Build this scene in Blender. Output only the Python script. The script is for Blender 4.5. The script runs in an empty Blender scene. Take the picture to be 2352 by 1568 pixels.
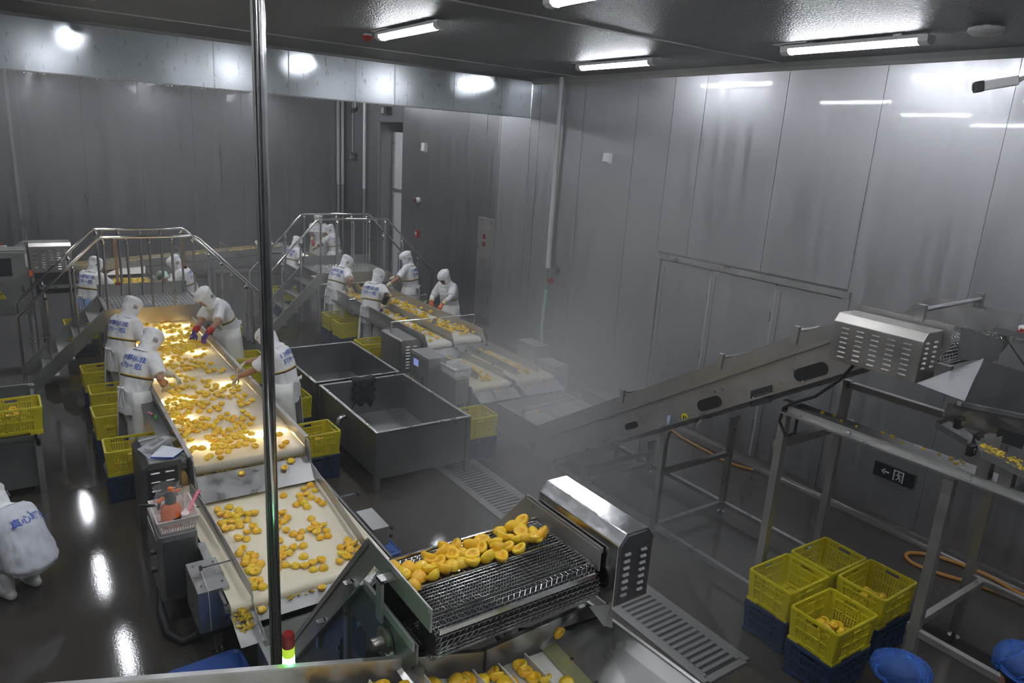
import bpy, bmesh, math, random
from mathutils import Vector, Matrix, Euler
from mathutils.bvhtree import BVHTree
random.seed(7)
C = bpy.context.scene.collection
scene = bpy.context.scene
PI = math.pi

# ------------------------------------------------------------------ camera
cam_data = bpy.data.cameras.new('camera')
cam_data.sensor_width = 36.0
cam_data.lens = 36.0 * 1649.77 / 2352.0
cam_data.clip_start = 0.05
cam_data.clip_end = 200
cam = bpy.data.objects.new('camera', cam_data)
C.objects.link(cam)
yaw, pit, rol = math.radians(35.2797), math.radians(15.1079), math.radians(3.6221)
fw = Vector((math.sin(yaw) * math.cos(pit), math.cos(yaw) * math.cos(pit), -math.sin(pit)))
rt = Vector((math.cos(yaw), -math.sin(yaw), 0))
up = rt.cross(fw)
r2 = math.cos(rol) * rt + math.sin(rol) * up
u2 = -math.sin(rol) * rt + math.cos(rol) * up
cam.matrix_world = Matrix(((r2.x, u2.x, -fw.x, 0), (r2.y, u2.y, -fw.y, 0), (r2.z, u2.z, -fw.z, 4.0), (0, 0, 0, 1)))
scene.camera = cam

# ------------------------------------------------------------------ world, exposure
world = bpy.data.worlds.new('world')
scene.world = world
world.use_nodes = True
world.node_tree.nodes['Background'].inputs[0].default_value = (0.8, 0.85, 1, 1)
world.node_tree.nodes['Background'].inputs[1].default_value = 0.0
scene.view_settings.view_transform = 'Standard'
scene.view_settings.look = 'None'
scene.view_settings.gamma = 1
scene.view_settings.use_curve_mapping = False
scene.view_settings.exposure = 0.15
TUBE_STRENGTH = 46.0      # ceiling tube diffusers
BELT_LAMP = 85.0          # lamps inside the inspection belt
scene.cycles.max_bounces = 5
scene.cycles.diffuse_bounces = 2
scene.cycles.glossy_bounces = 2
scene.cycles.use_adaptive_sampling = True
scene.cycles.adaptive_threshold = 0.22
scene.cycles.adaptive_min_samples = 12
scene.cycles.volume_step_rate = 4
scene.cycles.volume_max_steps = 64
scene.cycles.transmission_bounces = 4
scene.cycles.volume_bounces = 2
scene.cycles.transparent_max_bounces = 8
scene.cycles.sample_clamp_indirect = 4.0
scene.cycles.caustics_reflective = False
scene.cycles.caustics_refractive = False
scene.cycles.use_denoising = True

# ------------------------------------------------------------------ materials
def new_mat(name):
    m = bpy.data.materials.new(name)
    m.use_nodes = True
    return m, m.node_tree.nodes, m.node_tree.links, m.node_tree.nodes['Principled BSDF']

def setp(p, **k):
    for a, b in k.items():
        n = a.replace('_', ' ').capitalize()
        n = {'Ior': 'IOR', 'Coat weight': 'Coat Weight', 'Coat roughness': 'Coat Roughness', 'Subsurface weight': 'Subsurface Weight',
             'Base color': 'Base Color', 'Transmission weight': 'Transmission Weight', 'Specular ior level': 'Specular IOR Level',
             'Emission color': 'Emission Color', 'Emission strength': 'Emission Strength', 'Sheen weight': 'Sheen Weight',
             'Subsurface radius': 'Subsurface Radius', 'Subsurface scale': 'Subsurface Scale'}.get(n, n)
        p.inputs[n].default_value = b

def rgb(r, g, b):
    return (r, g, b, 1)

def plain(name, col, rough=0.5, metal=0.0, noise=0.0, nscale=8.0, bump=0.0, bscale=60.0, rvar=0.0, stretch=None, obj_rand=0.0, **k):
    m, N, L, p = new_mat(name)
    setp(p, base_color=rgb(*col), roughness=rough, metallic=metal, **k)
    tc = N.new('ShaderNodeTexCoord')
    src = tc.outputs['Object']
    if stretch:
        mp = N.new('ShaderNodeMapping')
        mp.inputs['Scale'].default_value = stretch
        L.new(src, mp.inputs['Vector'])
        src = mp.outputs['Vector']
    if noise or rvar:
        t = N.new('ShaderNodeTexNoise')
        t.inputs['Scale'].default_value = nscale
        t.inputs['Detail'].default_value = 5
        L.new(src, t.inputs['Vector'])
    if noise:
        r = N.new('ShaderNodeMapRange')
        r.inputs[1].default_value = 0.25; r.inputs[2].default_value = 0.75
        r.inputs[3].default_value = 1 - noise; r.inputs[4].default_value = 1 + noise
        L.new(t.outputs['Fac'], r.inputs[0])
        h = N.new('ShaderNodeHueSaturation')
        h.inputs['Color'].default_value = rgb(*col)
        L.new(r.outputs[0], h.inputs['Value'])
        L.new(h.outputs[0], p.inputs['Base Color'])
    if rvar:
        r3 = N.new('ShaderNodeMapRange')
        r3.inputs[1].default_value = 0.3; r3.inputs[2].default_value = 0.7
        r3.inputs[3].default_value = max(0.02, rough - rvar); r3.inputs[4].default_value = rough + rvar
        L.new(t.outputs['Fac'], r3.inputs[0])
        L.new(r3.outputs[0], p.inputs['Roughness'])
    if bump:
        t2 = N.new('ShaderNodeTexNoise')
        t2.inputs['Scale'].default_value = bscale
        t2.inputs['Detail'].default_value = 4
        L.new(src, t2.inputs['Vector'])
        b = N.new('ShaderNodeBump')
        b.inputs['Strength'].default_value = bump
        b.inputs['Distance'].default_value = 0.01
        L.new(t2.outputs['Fac'], b.inputs['Height'])
        L.new(b.outputs[0], p.inputs['Normal'])
    if obj_rand:
        oi = N.new('ShaderNodeObjectInfo')
        h2 = N.new('ShaderNodeHueSaturation')
        h2.inputs['Color'].default_value = rgb(*col)
        a = N.new('ShaderNodeMapRange'); a.inputs[3].default_value = 0.5 - obj_rand * 0.045; a.inputs[4].default_value = 0.5 + obj_rand * 0.012
        L.new(oi.outputs['Random'], a.inputs[0]); L.new(a.outputs[0], h2.inputs['Hue'])
        L.new(h2.outputs[0], p.inputs['Base Color'])
    return m

M = {}
# polished stainless cladding of the walls: vertical brushing, condensation runs
def wall_mat(name, col, rough, coat, seed):
    m, N, L, p = new_mat(name)
    setp(p, base_color=rgb(*col), roughness=rough, metallic=0.85, coat_weight=coat, coat_roughness=0.035)
    tc = N.new('ShaderNodeTexCoord')
    mp = N.new('ShaderNodeMapping'); mp.inputs['Scale'].default_value = (1, 1, 0.06); mp.inputs['Location'].default_value = (seed, seed, seed)
    L.new(tc.outputs['Object'], mp.inputs['Vector'])
    t = N.new('ShaderNodeTexNoise'); t.inputs['Scale'].default_value = 9; t.inputs['Detail'].default_value = 7; t.inputs['Roughness'].default_value = 0.65
    L.new(mp.outputs[0], t.inputs['Vector'])
    r = N.new('ShaderNodeMapRange'); r.inputs[1].default_value = 0.3; r.inputs[2].default_value = 0.7; r.inputs[3].default_value = rough - 0.09; r.inputs[4].default_value = rough + 0.12
    L.new(t.outputs['Fac'], r.inputs[0]); L.new(r.outputs[0], p.inputs['Roughness'])
    h = N.new('ShaderNodeHueSaturation'); h.inputs['Color'].default_value = rgb(*col)
    r4 = N.new('ShaderNodeMapRange'); r4.inputs[1].default_value = 0.3; r4.inputs[2].default_value = 0.7; r4.inputs[3].default_value = 0.93; r4.inputs[4].default_value = 1.05
    L.new(t.outputs['Fac'], r4.inputs[0]); L.new(r4.outputs[0], h.inputs['Value']); L.new(h.outputs[0], p.inputs['Base Color'])
    t2 = N.new('ShaderNodeTexNoise'); t2.inputs['Scale'].default_value = 45; t2.inputs['Detail'].default_value = 3
    L.new(mp.outputs[0], t2.inputs['Vector'])
    b = N.new('ShaderNodeBump'); b.inputs['Strength'].default_value = 0.10; b.inputs['Distance'].default_value = 0.004
    L.new(t2.outputs['Fac'], b.inputs['Height']); L.new(b.outputs[0], p.inputs['Normal'])
    return m
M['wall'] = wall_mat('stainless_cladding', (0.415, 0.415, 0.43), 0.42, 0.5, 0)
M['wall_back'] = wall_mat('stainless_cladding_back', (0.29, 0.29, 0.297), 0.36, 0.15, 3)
M['joint'] = plain('joint_sealant', (0.40, 0.40, 0.41), 0.5)
M['steel'] = plain('brushed_stainless', (0.50, 0.50, 0.49), 0.34, 0.9, noise=0.08, nscale=6, rvar=0.1, bump=0.05, bscale=40)
M['steel_dull'] = plain('dull_stainless', (0.38, 0.38, 0.37), 0.42, 0.85, noise=0.10, nscale=4, rvar=0.1, bump=0.04, bscale=30)
M['steel_dark'] = plain('dark_wet_stainless', (0.20, 0.20, 0.20), 0.40, 0.8, noise=0.12, nscale=3, rvar=0.1)
M['chrome'] = plain('polished_stainless', (0.62, 0.62, 0.61), 0.16, 1.0, rvar=0.06, nscale=10)
M['mirror'] = plain('dented_polished_stainless', (0.62, 0.62, 0.62), 0.2, 1.0, bump=0.6, bscale=3.2, rvar=0.05, nscale=8)
M['galv'] = plain('galvanised_sheet', (0.43, 0.465, 0.48), 0.3, 0.65, noise=0.07, nscale=14, rvar=0.04, bump=0.05, bscale=26, stretch=(1, 1, 0.35))
# thin smoke curtain sheet: some of the light of the lamps behind it comes through
def curtain_mat():
    m = M['galv'].copy(); m.name = 'smoke_curtain_sheet'
    N, L = m.node_tree.nodes, m.node_tree.links
    p = N['Principled BSDF']; out = N['Material Output']
    tr = N.new('ShaderNodeBsdfRefraction'); tr.inputs['Color'].default_value = (0.9, 0.95, 1, 1); tr.inputs['Roughness'].default_value = 0.68; tr.inputs['IOR'].default_value = 1.2
    mx = N.new('ShaderNodeMixShader'); mx.inputs[0].default_value = 0.30
    L.new(p.outputs[0], mx.inputs[1]); L.new(tr.outputs[0], mx.inputs[2]); L.new(mx.outputs[0], out.inputs['Surface'])
    return m
M['curtain'] = curtain_mat()
M['louvre'] = plain('louvre_sheet', (0.46, 0.44, 0.41), 0.36, 0.9, noise=0.08, nscale=5, rvar=0.08)
M['plate'] = plain('guard_plate', (0.46, 0.45, 0.435), 0.36, 0.8, noise=0.12, nscale=4, rvar=0.1)
M['black'] = plain('black_plastic', (0.018, 0.018, 0.018), 0.4)
M['rubber'] = plain('black_rubber', (0.02, 0.02, 0.021), 0.55)
M['white_paint'] = plain('white_paint', (0.66, 0.66, 0.66), 0.4)
M['white_plastic'] = plain('white_plastic', (0.70, 0.70, 0.69), 0.42)
M['pipe_white'] = plain('pale_lagged_pipe', (0.60, 0.62, 0.62), 0.35)
M['red'] = plain('red_plastic', (0.42, 0.02, 0.02), 0.35)
M['dark_red'] = plain('dark_red_lens', (0.22, 0.015, 0.012), 0.2)
M['orange'] = plain('orange_plastic', (1.0, 0.20, 0.025), 0.32, subsurface_weight=0.05)
M['hose'] = plain('orange_hose_rubber', (0.48, 0.23, 0.05), 0.45)
M['green_hose'] = plain('pale_green_hose', (0.38, 0.55, 0.46), 0.4)
M['green'] = plain('green_plastic', (0.08, 0.55, 0.06), 0.4)
M['pink'] = plain('pink_plastic', (0.95, 0.25, 0.36), 0.35)
M['pink_white'] = plain('pale_pink_plastic', (0.92, 0.80, 0.77), 0.4)
M['blue_plastic'] = plain('blue_plastic', (0.018, 0.075, 0.30), 0.4, noise=0.1)
M['blue_crate'] = plain('blue_crate_plastic', (0.012, 0.032, 0.085), 0.45, noise=0.12)
M['yellow'] = plain('yellow_crate_plastic', (0.60, 0.52, 0.012), 0.38, noise=0.08, nscale=5)
M['belt'] = plain('cream_belt', (0.80, 0.72, 0.54), 0.38, noise=0.05, nscale=3, bump=0.02, bscale=20, stretch=(6, 1, 1))
M['belt_white'] = plain('white_belt', (0.78, 0.76, 0.68), 0.3, noise=0.04, nscale=3)
M['cleat'] = plain('white_cleat', (0.82, 0.79, 0.70), 0.4)
def lit_belt():
    m, N, L, p = new_mat('translucent_inspection_belt')
    setp(p, base_color=rgb(0.80, 0.76, 0.64), roughness=0.24)
    tr = N.new('ShaderNodeBsdfTranslucent'); tr.inputs['Color'].default_value = (1.0, 0.84, 0.50, 1)
    mx = N.new('ShaderNodeMixShader'); mx.inputs[0].default_value = 0.48
    out = N['Material Output']
    L.new(p.outputs[0], mx.inputs[1]); L.new(tr.outputs[0], mx.inputs[2]); L.new(mx.outputs[0], out.inputs['Surface'])
    return m
M['belt_lit'] = lit_belt()
M['peach'] = plain('peach_flesh', (0.92, 0.62, 0.03), 0.26, obj_rand=0.45, subsurface_weight=0.4, subsurface_radius=(1.0, 0.55, 0.12), subsurface_scale=0.02, coat_weight=0.35, coat_roughness=0.12)
M['peach_far'] = plain('peach_flesh_wet', (0.92, 0.61, 0.028), 0.3, subsurface_weight=0.4, subsurface_radius=(1.0, 0.55, 0.12), subsurface_scale=0.02, noise=0.22, nscale=9, coat_weight=0.25, coat_roughness=0.15)
M['peach_cut'] = plain('peach_cavity', (0.90, 0.53, 0.02), 0.3, coat_weight=0.3, coat_roughness=0.15)
M['peach_bit'] = plain('peach_scraps', (0.62, 0.44, 0.03), 0.4, noise=0.2, nscale=20)
M['dull_bit'] = plain('dull_scraps', (0.36, 0.31, 0.22), 0.6, noise=0.2, nscale=20)
M['cloth'] = plain('white_cotton', (0.87, 0.87, 0.875), 0.75, noise=0.03, nscale=6, bump=0.55, bscale=11)
M['hood'] = plain('white_hood_cloth', (0.88, 0.88, 0.885), 0.75, bump=0.65, bscale=16)
M['apron'] = plain('white_vinyl_apron', (0.84, 0.83, 0.78), 0.32, noise=0.04, nscale=3, bump=0.4, bscale=8)
M['blue_cloth'] = plain('blue_cotton', (0.22, 0.36, 0.68), 0.75, bump=0.4, bscale=14)
M['coverall'] = plain('pale_coverall', (0.66, 0.67, 0.73), 0.7, bump=0.5, bscale=9)
M['skin'] = plain('skin', (0.48, 0.25, 0.16), 0.5, subsurface_weight=0.08)
M['skin_dark'] = plain('tanned_skin', (0.27, 0.125, 0.07), 0.5, subsurface_weight=0.05)
M['hair'] = plain('black_hair', (0.012, 0.010, 0.010), 0.5)
M['eye'] = plain('dark_eye', (0.012, 0.010, 0.01), 0.2)
M['eye_white'] = plain('eye_white', (0.6, 0.58, 0.55), 0.3)
M['lip'] = plain('lips', (0.36, 0.13, 0.10), 0.5)
M['print_blue'] = plain('blue_print', (0.055, 0.12, 0.52), 0.6)
M['stripe_y'] = plain('yellow_piping', (0.72, 0.44, 0.03), 0.6)
M['stripe_k'] = plain('black_piping', (0.02, 0.02, 0.025), 0.6)
M['navy_cloth'] = plain('navy_cotton', (0.016, 0.03, 0.10), 0.75)
M['tag_grey'] = plain('grey_patch', (0.36, 0.36, 0.38), 0.7)
M['tag_blue'] = plain('pale_blue_patch', (0.42, 0.52, 0.66), 0.7)
M['glove_purple'] = plain('purple_glove', (0.065, 0.045, 0.22), 0.5)
M['glove_navy'] = plain('navy_glove', (0.05, 0.05, 0.18), 0.5)
M['glove_red'] = plain('red_glove', (0.55, 0.02, 0.02), 0.45)
M['glove_orange'] = plain('orange_glove', (0.75, 0.13, 0.03), 0.45)
M['glove_white'] = plain('white_glove', (0.72, 0.66, 0.52), 0.6)
M['cuff'] = plain('cream_cuff', (0.80, 0.74, 0.48), 0.65)
M['mask_blue'] = plain('blue_mask', (0.30, 0.58, 0.78), 0.6)
M['cap_blue'] = plain('blue_cap_fabric', (0.03, 0.13, 0.50), 0.55, bump=0.5, bscale=22)
M['foam'] = plain('black_cloth', (0.016, 0.016, 0.016), 0.9, bump=0.6, bscale=30)
M['sign'] = plain('black_sign', (0.016, 0.022, 0.02), 0.3)
M['sign_lit'] = plain('sign_white_print', (0.62, 0.68, 0.66), 0.5)
M['paper'] = plain('paper', (0.74, 0.76, 0.82), 0.6)
M['paper_line'] = plain('paper_ruling', (0.42, 0.48, 0.62), 0.6)
M['plate_print'] = plain('plate_print', (0.10, 0.10, 0.10), 0.5)
M['name_plate'] = plain('dark_name_plate', (0.05, 0.052, 0.055), 0.35, 0.3)
M['yellow_tri'] = plain('yellow_sticker', (0.75, 0.62, 0.02), 0.4)
M['scale_brown'] = plain('brown_stained_strip', (0.36, 0.24, 0.13), 0.5, noise=0.2, nscale=12)
M['cable'] = plain('black_cable', (0.012, 0.012, 0.013), 0.45)
M['bearing'] = plain('greasy_bearing', (0.30, 0.27, 0.25), 0.3, 0.9)
M['water'] = plain('milky_water', (0.42, 0.46, 0.40), 0.06, coat_weight=0.3)
M['yellow_wet'] = plain('juice_wet_plate', (0.55, 0.55, 0.30), 0.18, 0.5)
M['grate'] = plain('drain_frame_steel', (0.34, 0.34, 0.33), 0.4, 0.6)
M['pit'] = plain('shade_black', (0.012, 0.012, 0.012), 0.6)  # near-black colour standing in for shade in openings and under the mesh
def emit(name, col, s, base=(0.8, 0.8, 0.8)):
    m, N, L, p = new_mat(name)
    setp(p, base_color=rgb(*base), emission_color=rgb(*col), emission_strength=s, roughness=0.4)
    return m
M['tube'] = emit('lit_diffuser', (0.90, 0.94, 1.0), TUBE_STRENGTH)
M['belt_tube'] = emit('lit_belt_tube', (1.0, 0.82, 0.50), BELT_LAMP)
M['green_lamp'] = emit('lit_green_lens', (0.10, 1.0, 0.28), 45.0, (0.1, 0.6, 0.2))
M['yellow_lens'] = emit('glowing_yellow_lens', (0.55, 0.9, 0.05), 0.5, (0.6, 0.6, 0.05))
M['green_led'] = emit('green_led', (0.05, 1.0, 0.25), 3.0, (0.1, 0.6, 0.2))
M['screen'] = emit('lit_screen', (0.35, 0.45, 1.0), 0.5, (0.05, 0.05, 0.1))
M['dark_screen'] = plain('dark_screen', (0.03, 0.033, 0.033), 0.25)
def clear_plastic(name, col, rough, alpha):
    m, N, L, p = new_mat(name)
    setp(p, base_color=rgb(*col), roughness=rough)
    tr = N.new('ShaderNodeBsdfTransparent'); mx = N.new('ShaderNodeMixShader')
    tc = N.new('ShaderNodeTexCoord'); t = N.new('ShaderNodeTexNoise'); t.inputs['Scale'].default_value = 40; t.inputs['Detail'].default_value = 3
    L.new(tc.outputs['Object'], t.inputs['Vector'])
    b = N.new('ShaderNodeBump'); b.inputs['Strength'].default_value = 0.9; b.inputs['Distance'].default_value = 0.02
    L.new(t.outputs['Fac'], b.inputs['Height']); L.new(b.outputs[0], p.inputs['Normal'])
    mx.inputs[0].default_value = alpha
    L.new(tr.outputs[0], mx.inputs[1]); L.new(p.outputs[0], mx.inputs[2]); L.new(mx.outputs[0], N['Material Output'].inputs['Surface'])
    return m
M['bag'] = clear_plastic('clear_plastic_bag', (0.75, 0.75, 0.76), 0.12, 0.26)
M['net'] = clear_plastic('thin_blue_nonwoven', (0.025, 0.12, 0.48), 0.5, 0.45)

# floor: wet grey-brown resin, rippled film of water
def floor_mat():
    m, N, L, p = new_mat('wet_resin_floor')
    tc = N.new('ShaderNodeTexCoord')
    t = N.new('ShaderNodeTexNoise'); t.inputs['Scale'].default_value = 0.6; t.inputs['Detail'].default_value = 6
    L.new(tc.outputs['Object'], t.inputs['Vector'])
    cr = N.new('ShaderNodeValToRGB')
    cr.color_ramp.elements[0].position = 0.3; cr.color_ramp.elements[0].color = (0.047, 0.041, 0.035, 1)
    cr.color_ramp.elements[1].position = 0.7; cr.color_ramp.elements[1].color = (0.068, 0.059, 0.051, 1)
    L.new(t.outputs['Fac'], cr.inputs[0]); L.new(cr.outputs[0], p.inputs['Base Color'])
    r = N.new('ShaderNodeMapRange'); r.inputs[1].default_value = 0.35; r.inputs[2].default_value = 0.65; r.inputs[3].default_value = 0.035; r.inputs[4].default_value = 0.09
    L.new(t.outputs['Fac'], r.inputs[0]); L.new(r.outputs[0], p.inputs['Roughness'])
    t2 = N.new('ShaderNodeTexNoise'); t2.inputs['Scale'].default_value = 62; t2.inputs['Detail'].default_value = 3
    L.new(tc.outputs['Object'], t2.inputs['Vector'])
    b = N.new('ShaderNodeBump'); b.inputs['Strength'].default_value = 0.05; b.inputs['Distance'].default_value = 0.004
    L.new(t2.outputs['Fac'], b.inputs['Height']); L.new(b.outputs[0], p.inputs['Normal'])
    return m
M['floor'] = floor_mat()
# ceiling: dark sheet covered with condensation drops
def ceil_mat():
    m, N, L, p = new_mat('ceiling_with_condensation')
    setp(p, base_color=rgb(0.13, 0.13, 0.133), roughness=0.42, metallic=0.3)
    tc = N.new('ShaderNodeTexCoord')
    v = N.new('ShaderNodeTexVoronoi'); v.inputs['Scale'].default_value = 48
    L.new(tc.outputs['Object'], v.inputs['Vector'])
    r = N.new('ShaderNodeMapRange'); r.inputs[1].default_value = 0.0; r.inputs[2].default_value = 0.75; r.inputs[3].default_value = 1; r.inputs[4].default_value = 0
    L.new(v.outputs['Distance'], r.inputs[0])
    b = N.new('ShaderNodeBump'); b.inputs['Strength'].default_value = 0.9; b.inputs['Distance'].default_value = 0.012
    L.new(r.outputs[0], b.inputs['Height']); L.new(b.outputs[0], p.inputs['Normal'])
    return m
M['ceiling'] = ceil_mat()
M['cove'] = plain('floor_cove', (0.085, 0.076, 0.068), 0.22)

# ------------------------------------------------------------------ mesh helpers
class MB:
    def __init__(self):
        self.v = []; self.f = []; self.m = []; self.mi = 0
    def add(self, vs, fs):
        b = len(self.v)
        self.v.extend(Vector(x) for x in vs)
        for f in fs:
            self.f.append([b + i for i in f]); self.m.append(self.mi)
        return self
    def box(self, x0, x1, y0, y1, z0, z1):
        return self.add([(x0, y0, z0), (x1, y0, z0), (x1, y1, z0), (x0, y1, z0), (x0, y0, z1), (x1, y0, z1), (x1, y1, z1), (x0, y1, z1)],
                        [(0, 3, 2, 1), (4, 5, 6, 7), (0, 1, 5, 4), (1, 2, 6, 5), (2, 3, 7, 6), (3, 0, 4, 7)])
    def cbox(self, c, s):
        return self.box(c[0] - s[0] / 2, c[0] + s[0] / 2, c[1] - s[1] / 2, c[1] + s[1] / 2, c[2] - s[2] / 2, c[2] + s[2] / 2)
    def beam(self, a, b, w, h=None, upv=(0, 0, 1)):
        a, b = Vector(a), Vector(b); h = h or w
        d = (b - a).normalized(); u = Vector(upv)
        if abs(d.dot(u)) > 0.98: u = Vector((1, 0, 0))
        s = d.cross(u).normalized(); u = s.cross(d)
        vs = []
        for p in (a, b):
            for i, j in ((-1, -1), (1, -1), (1, 1), (-1, 1)):
                vs.append(p + s * (i * w / 2) + u * (j * h / 2))
        return self.add(vs, [(0, 1, 2, 3), (7, 6, 5, 4), (0, 4, 5, 1), (1, 5, 6, 2), (2, 6, 7, 3), (3, 7, 4, 0)])
    def plate(self, pts, t):
        # polygon in space given a thickness along its normal (both ways)
        P = [Vector(p) for p in pts]
        n = Vector((0, 0, 0))
        for i in range(len(P)):
            n += (P[i] - P[0]).cross(P[(i + 1) % len(P)] - P[0])
        n.normalize()
        k = len(P)
        vs = [p + n * t / 2 for p in P] + [p - n * t / 2 for p in P]
        fs = [list(range(k)), list(range(2 * k - 1, k - 1, -1))]
        fs += [(i, i + k, (i + 1) % k + k, (i + 1) % k) for i in range(k)]
        return self.add(vs, fs)
    def prism(self, poly, axis, a, b):
        # polygon in the two other axes pushed along axis from a to b
        def P(u, w, t):
            return (t, u, w) if axis == 'x' else ((u, t, w) if axis == 'y' else (u, w, t))
        k = len(poly)
        vs = [P(u, w, a) for u, w in poly] + [P(u, w, b) for u, w in poly]
        fs = [list(range(k - 1, -1, -1)), list(range(k, 2 * k))] + [(i, (i + 1) % k, (i + 1) % k + k, i + k) for i in range(k)]
        return self.add(vs, fs)
    def tube(self, pts, r, n=10, cap=True, closed=False):
        P = [Vector(p) for p in pts]
        R = r if isinstance(r, (list, tuple)) else [r] * len(P)
        rings = []; prev = None
        for i, p in enumerate(P):
            if closed: d = P[(i + 1) % len(P)] - P[i - 1]
            else: d = P[min(i + 1, len(P) - 1)] - P[max(i - 1, 0)]
            d.normalize()
            if prev is None:
                s = d.cross(Vector((0, 0, 1)))
                if s.length < 0.05: s = d.cross(Vector((1, 0, 0)))
            else:
                s = prev - d * prev.dot(d)
            s.normalize(); prev = s; u = d.cross(s)
            rings.append([p + (s * math.cos(2 * PI * k / n) + u * math.sin(2 * PI * k / n)) * R[i] for k in range(n)])
        vs = [v for g in rings for v in g]; fs = []
        for i in range(len(P) if closed else len(P) - 1):
            j = (i + 1) % len(P)
            for k in range(n):
                fs.append((i * n + k, i * n + (k + 1) % n, j * n + (k + 1) % n, j * n + k))
        if cap and not closed:
            fs.append(list(range(n - 1, -1, -1))); fs.append(list(range((len(P) - 1) * n, len(P) * n)))
        return self.add(vs, fs)
    def loft(self, rings, cap=True, closed=True):
        n = len(rings[0]); vs = [v for g in rings for v in g]; fs = []
        for i in range(len(rings) - 1):
            for k in range(n if closed else n - 1):
                fs.append((i * n + k, i * n + (k + 1) % n, (i + 1) * n + (k + 1) % n, (i + 1) * n + k))
        if cap:
            fs.append(list(range(n - 1, -1, -1))); fs.append(list(range((len(rings) - 1) * n, len(rings) * n)))
        return self.add(vs, fs)
    def lathe(self, prof, c, n=16, axis='z', cap=True):
        rings = []
        for r, z in prof:
            g = []
            for k in range(n):
                a = 2 * PI * k / n
                x, y = r * math.cos(a), r * math.sin(a)
                g.append(Vector({'z': (x, y, z), 'x': (z, x, y), 'y': (y, z, x)}[axis]) + Vector(c))
            rings.append(g)
        return self.loft(rings, cap)
    def ball(self, c, r, n=10, m=7):
        rx, ry, rz = r if isinstance(r, (tuple, list)) else (r, r, r)
        rings = []
        for i in range(m):
            t = -PI / 2 + PI * (i + 0.5) / m
            rings.append([Vector((c[0] + rx * math.cos(t) * math.cos(2 * PI * k / n), c[1] + ry * math.cos(t) * math.sin(2 * PI * k / n), c[2] + rz * math.sin(t))) for k in range(n)])
        return self.loft(rings)
    def xform(self, mat, start=0):
        for i in range(start, len(self.v)): self.v[i] = mat @ self.v[i]
        return self
    def mesh(self, name, mats, off=None, smooth=False):
        me = bpy.data.meshes.new(name)
        o = off or Vector((0, 0, 0))
        me.from_pydata([tuple(v - o) for v in self.v], [], self.f)
        for mt in (mats if isinstance(mats, (list, tuple)) else [mats]): me.materials.append(mt)
        if any(self.m): me.polygons.foreach_set('material_index', self.m)
        bm = bmesh.new(); bm.from_mesh(me); bmesh.ops.recalc_face_normals(bm, faces=bm.faces); bm.to_mesh(me); bm.free()
        if smooth:
            me.polygons.foreach_set('use_smooth', [True] * len(me.polygons))
            try: me.set_sharp_from_angle(angle=math.radians(42))
            except Exception: pass
        me.update()
        return me
    def build(self, name, mats, parent=None, smooth=False, bevel=0.0, kind=None, label=None, off=None):
        if off is None: off = wloc(parent) if parent else Vector((0, 0, 0))
        o = bpy.data.objects.new(name, self.mesh(name, mats, off, smooth))
        C.objects.link(o)
        if parent: o.parent = parent
        if bevel:
            b = o.modifiers.new('bevel', 'BEVEL'); b.width = bevel; b.segments = 2; b.limit_method = 'ANGLE'
        if kind: o['kind'] = kind
        if label: o['label'] = label
        return o

def wloc(o):
    p = Vector((0, 0, 0))
    while o is not None:
        p += Vector(o.location); o = o.parent
    return p
def thing(name, label, cat, loc=(0, 0, 0), group=None, rz=0.0):
    o = bpy.data.objects.new(name, None); C.objects.link(o)
    o.empty_display_size = 0.1
    o.location = loc; o.rotation_euler = (0, 0, rz)
    return tag(o, label, cat, group)
def tag(o, label, cat, group=None):
    o['label'] = label; o['category'] = cat
    if group: o['group'] = group
    return o
def struct(o):
    o['kind'] = 'structure'; return o
def sroot(name):
    o = bpy.data.objects.new(name, None); C.objects.link(o); o['kind'] = 'structure'; return o
def kids(o):
    return [c for c in bpy.data.objects if c.parent == o]
CHILD = {}
def dup(src, loc, rz=None, label=None, group=None, mat=None):
    r = src.copy(); C.objects.link(r); r.location = loc
    if rz is not None: r.rotation_euler = (0, 0, rz)
    if label: r['label'] = label
    if group: r['group'] = group
    if src.name not in CHILD: CHILD[src.name] = kids(src)
    for ch in CHILD[src.name]:
        c = ch.copy(); C.objects.link(c); c.parent = r
        if ch.name not in CHILD: CHILD[ch.name] = kids(ch)
        for g in CHILD[ch.name]:
            d = g.copy(); C.objects.link(d); d.parent = c
    return r
def share(me, name, parent=None, loc=(0, 0, 0), rot=(0, 0, 0), sc=None, label=None):
    o = bpy.data.objects.new(name, me); C.objects.link(o)
    if parent: o.parent = parent
    o.location = loc; o.rotation_euler = rot
    if sc: o.scale = sc
    if label: o['label'] = label
    return o
# ================================================================== ROOM
XR, YB, XF, YC, ZC = 8.05, 21.4, 8.5, 11.24, 5.2      # right wall, back wall, far right wall, smoke curtain, ceiling
XL, YF = -6.0, -4.0
b = MB(); b.box(XL, XF + 0.6, YF, YB + 0.3, -0.2, 0.0)
floor = struct(b.build('floor', M['floor']))
b = MB(); b.box(XL, XF + 0.6, YF, YB + 0.3, ZC, ZC + 0.2)
ceiling = struct(b.build('ceiling', M['ceiling']))
def seam(a, c, w=0.03, d=0.012):
    s = MB(); s.beam(a, c, w, d); return s
for yj in (5.95, 1.0, 9.9):
    b = seam((XL + 0.1, yj, ZC - 0.004), (XR - 0.02, yj, ZC - 0.004)); b.build('seam_strip', M['joint'], ceiling)
# ceiling cove along walls and curtain
b = MB(); b.prism([(XR, ZC), (XR, ZC - 0.09), (XR - 0.03, ZC - 0.05), (XR - 0.09, ZC)], 'y', YF, YC - 0.02)
struct(b.build('trim_1', M['steel_dull']))

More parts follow.
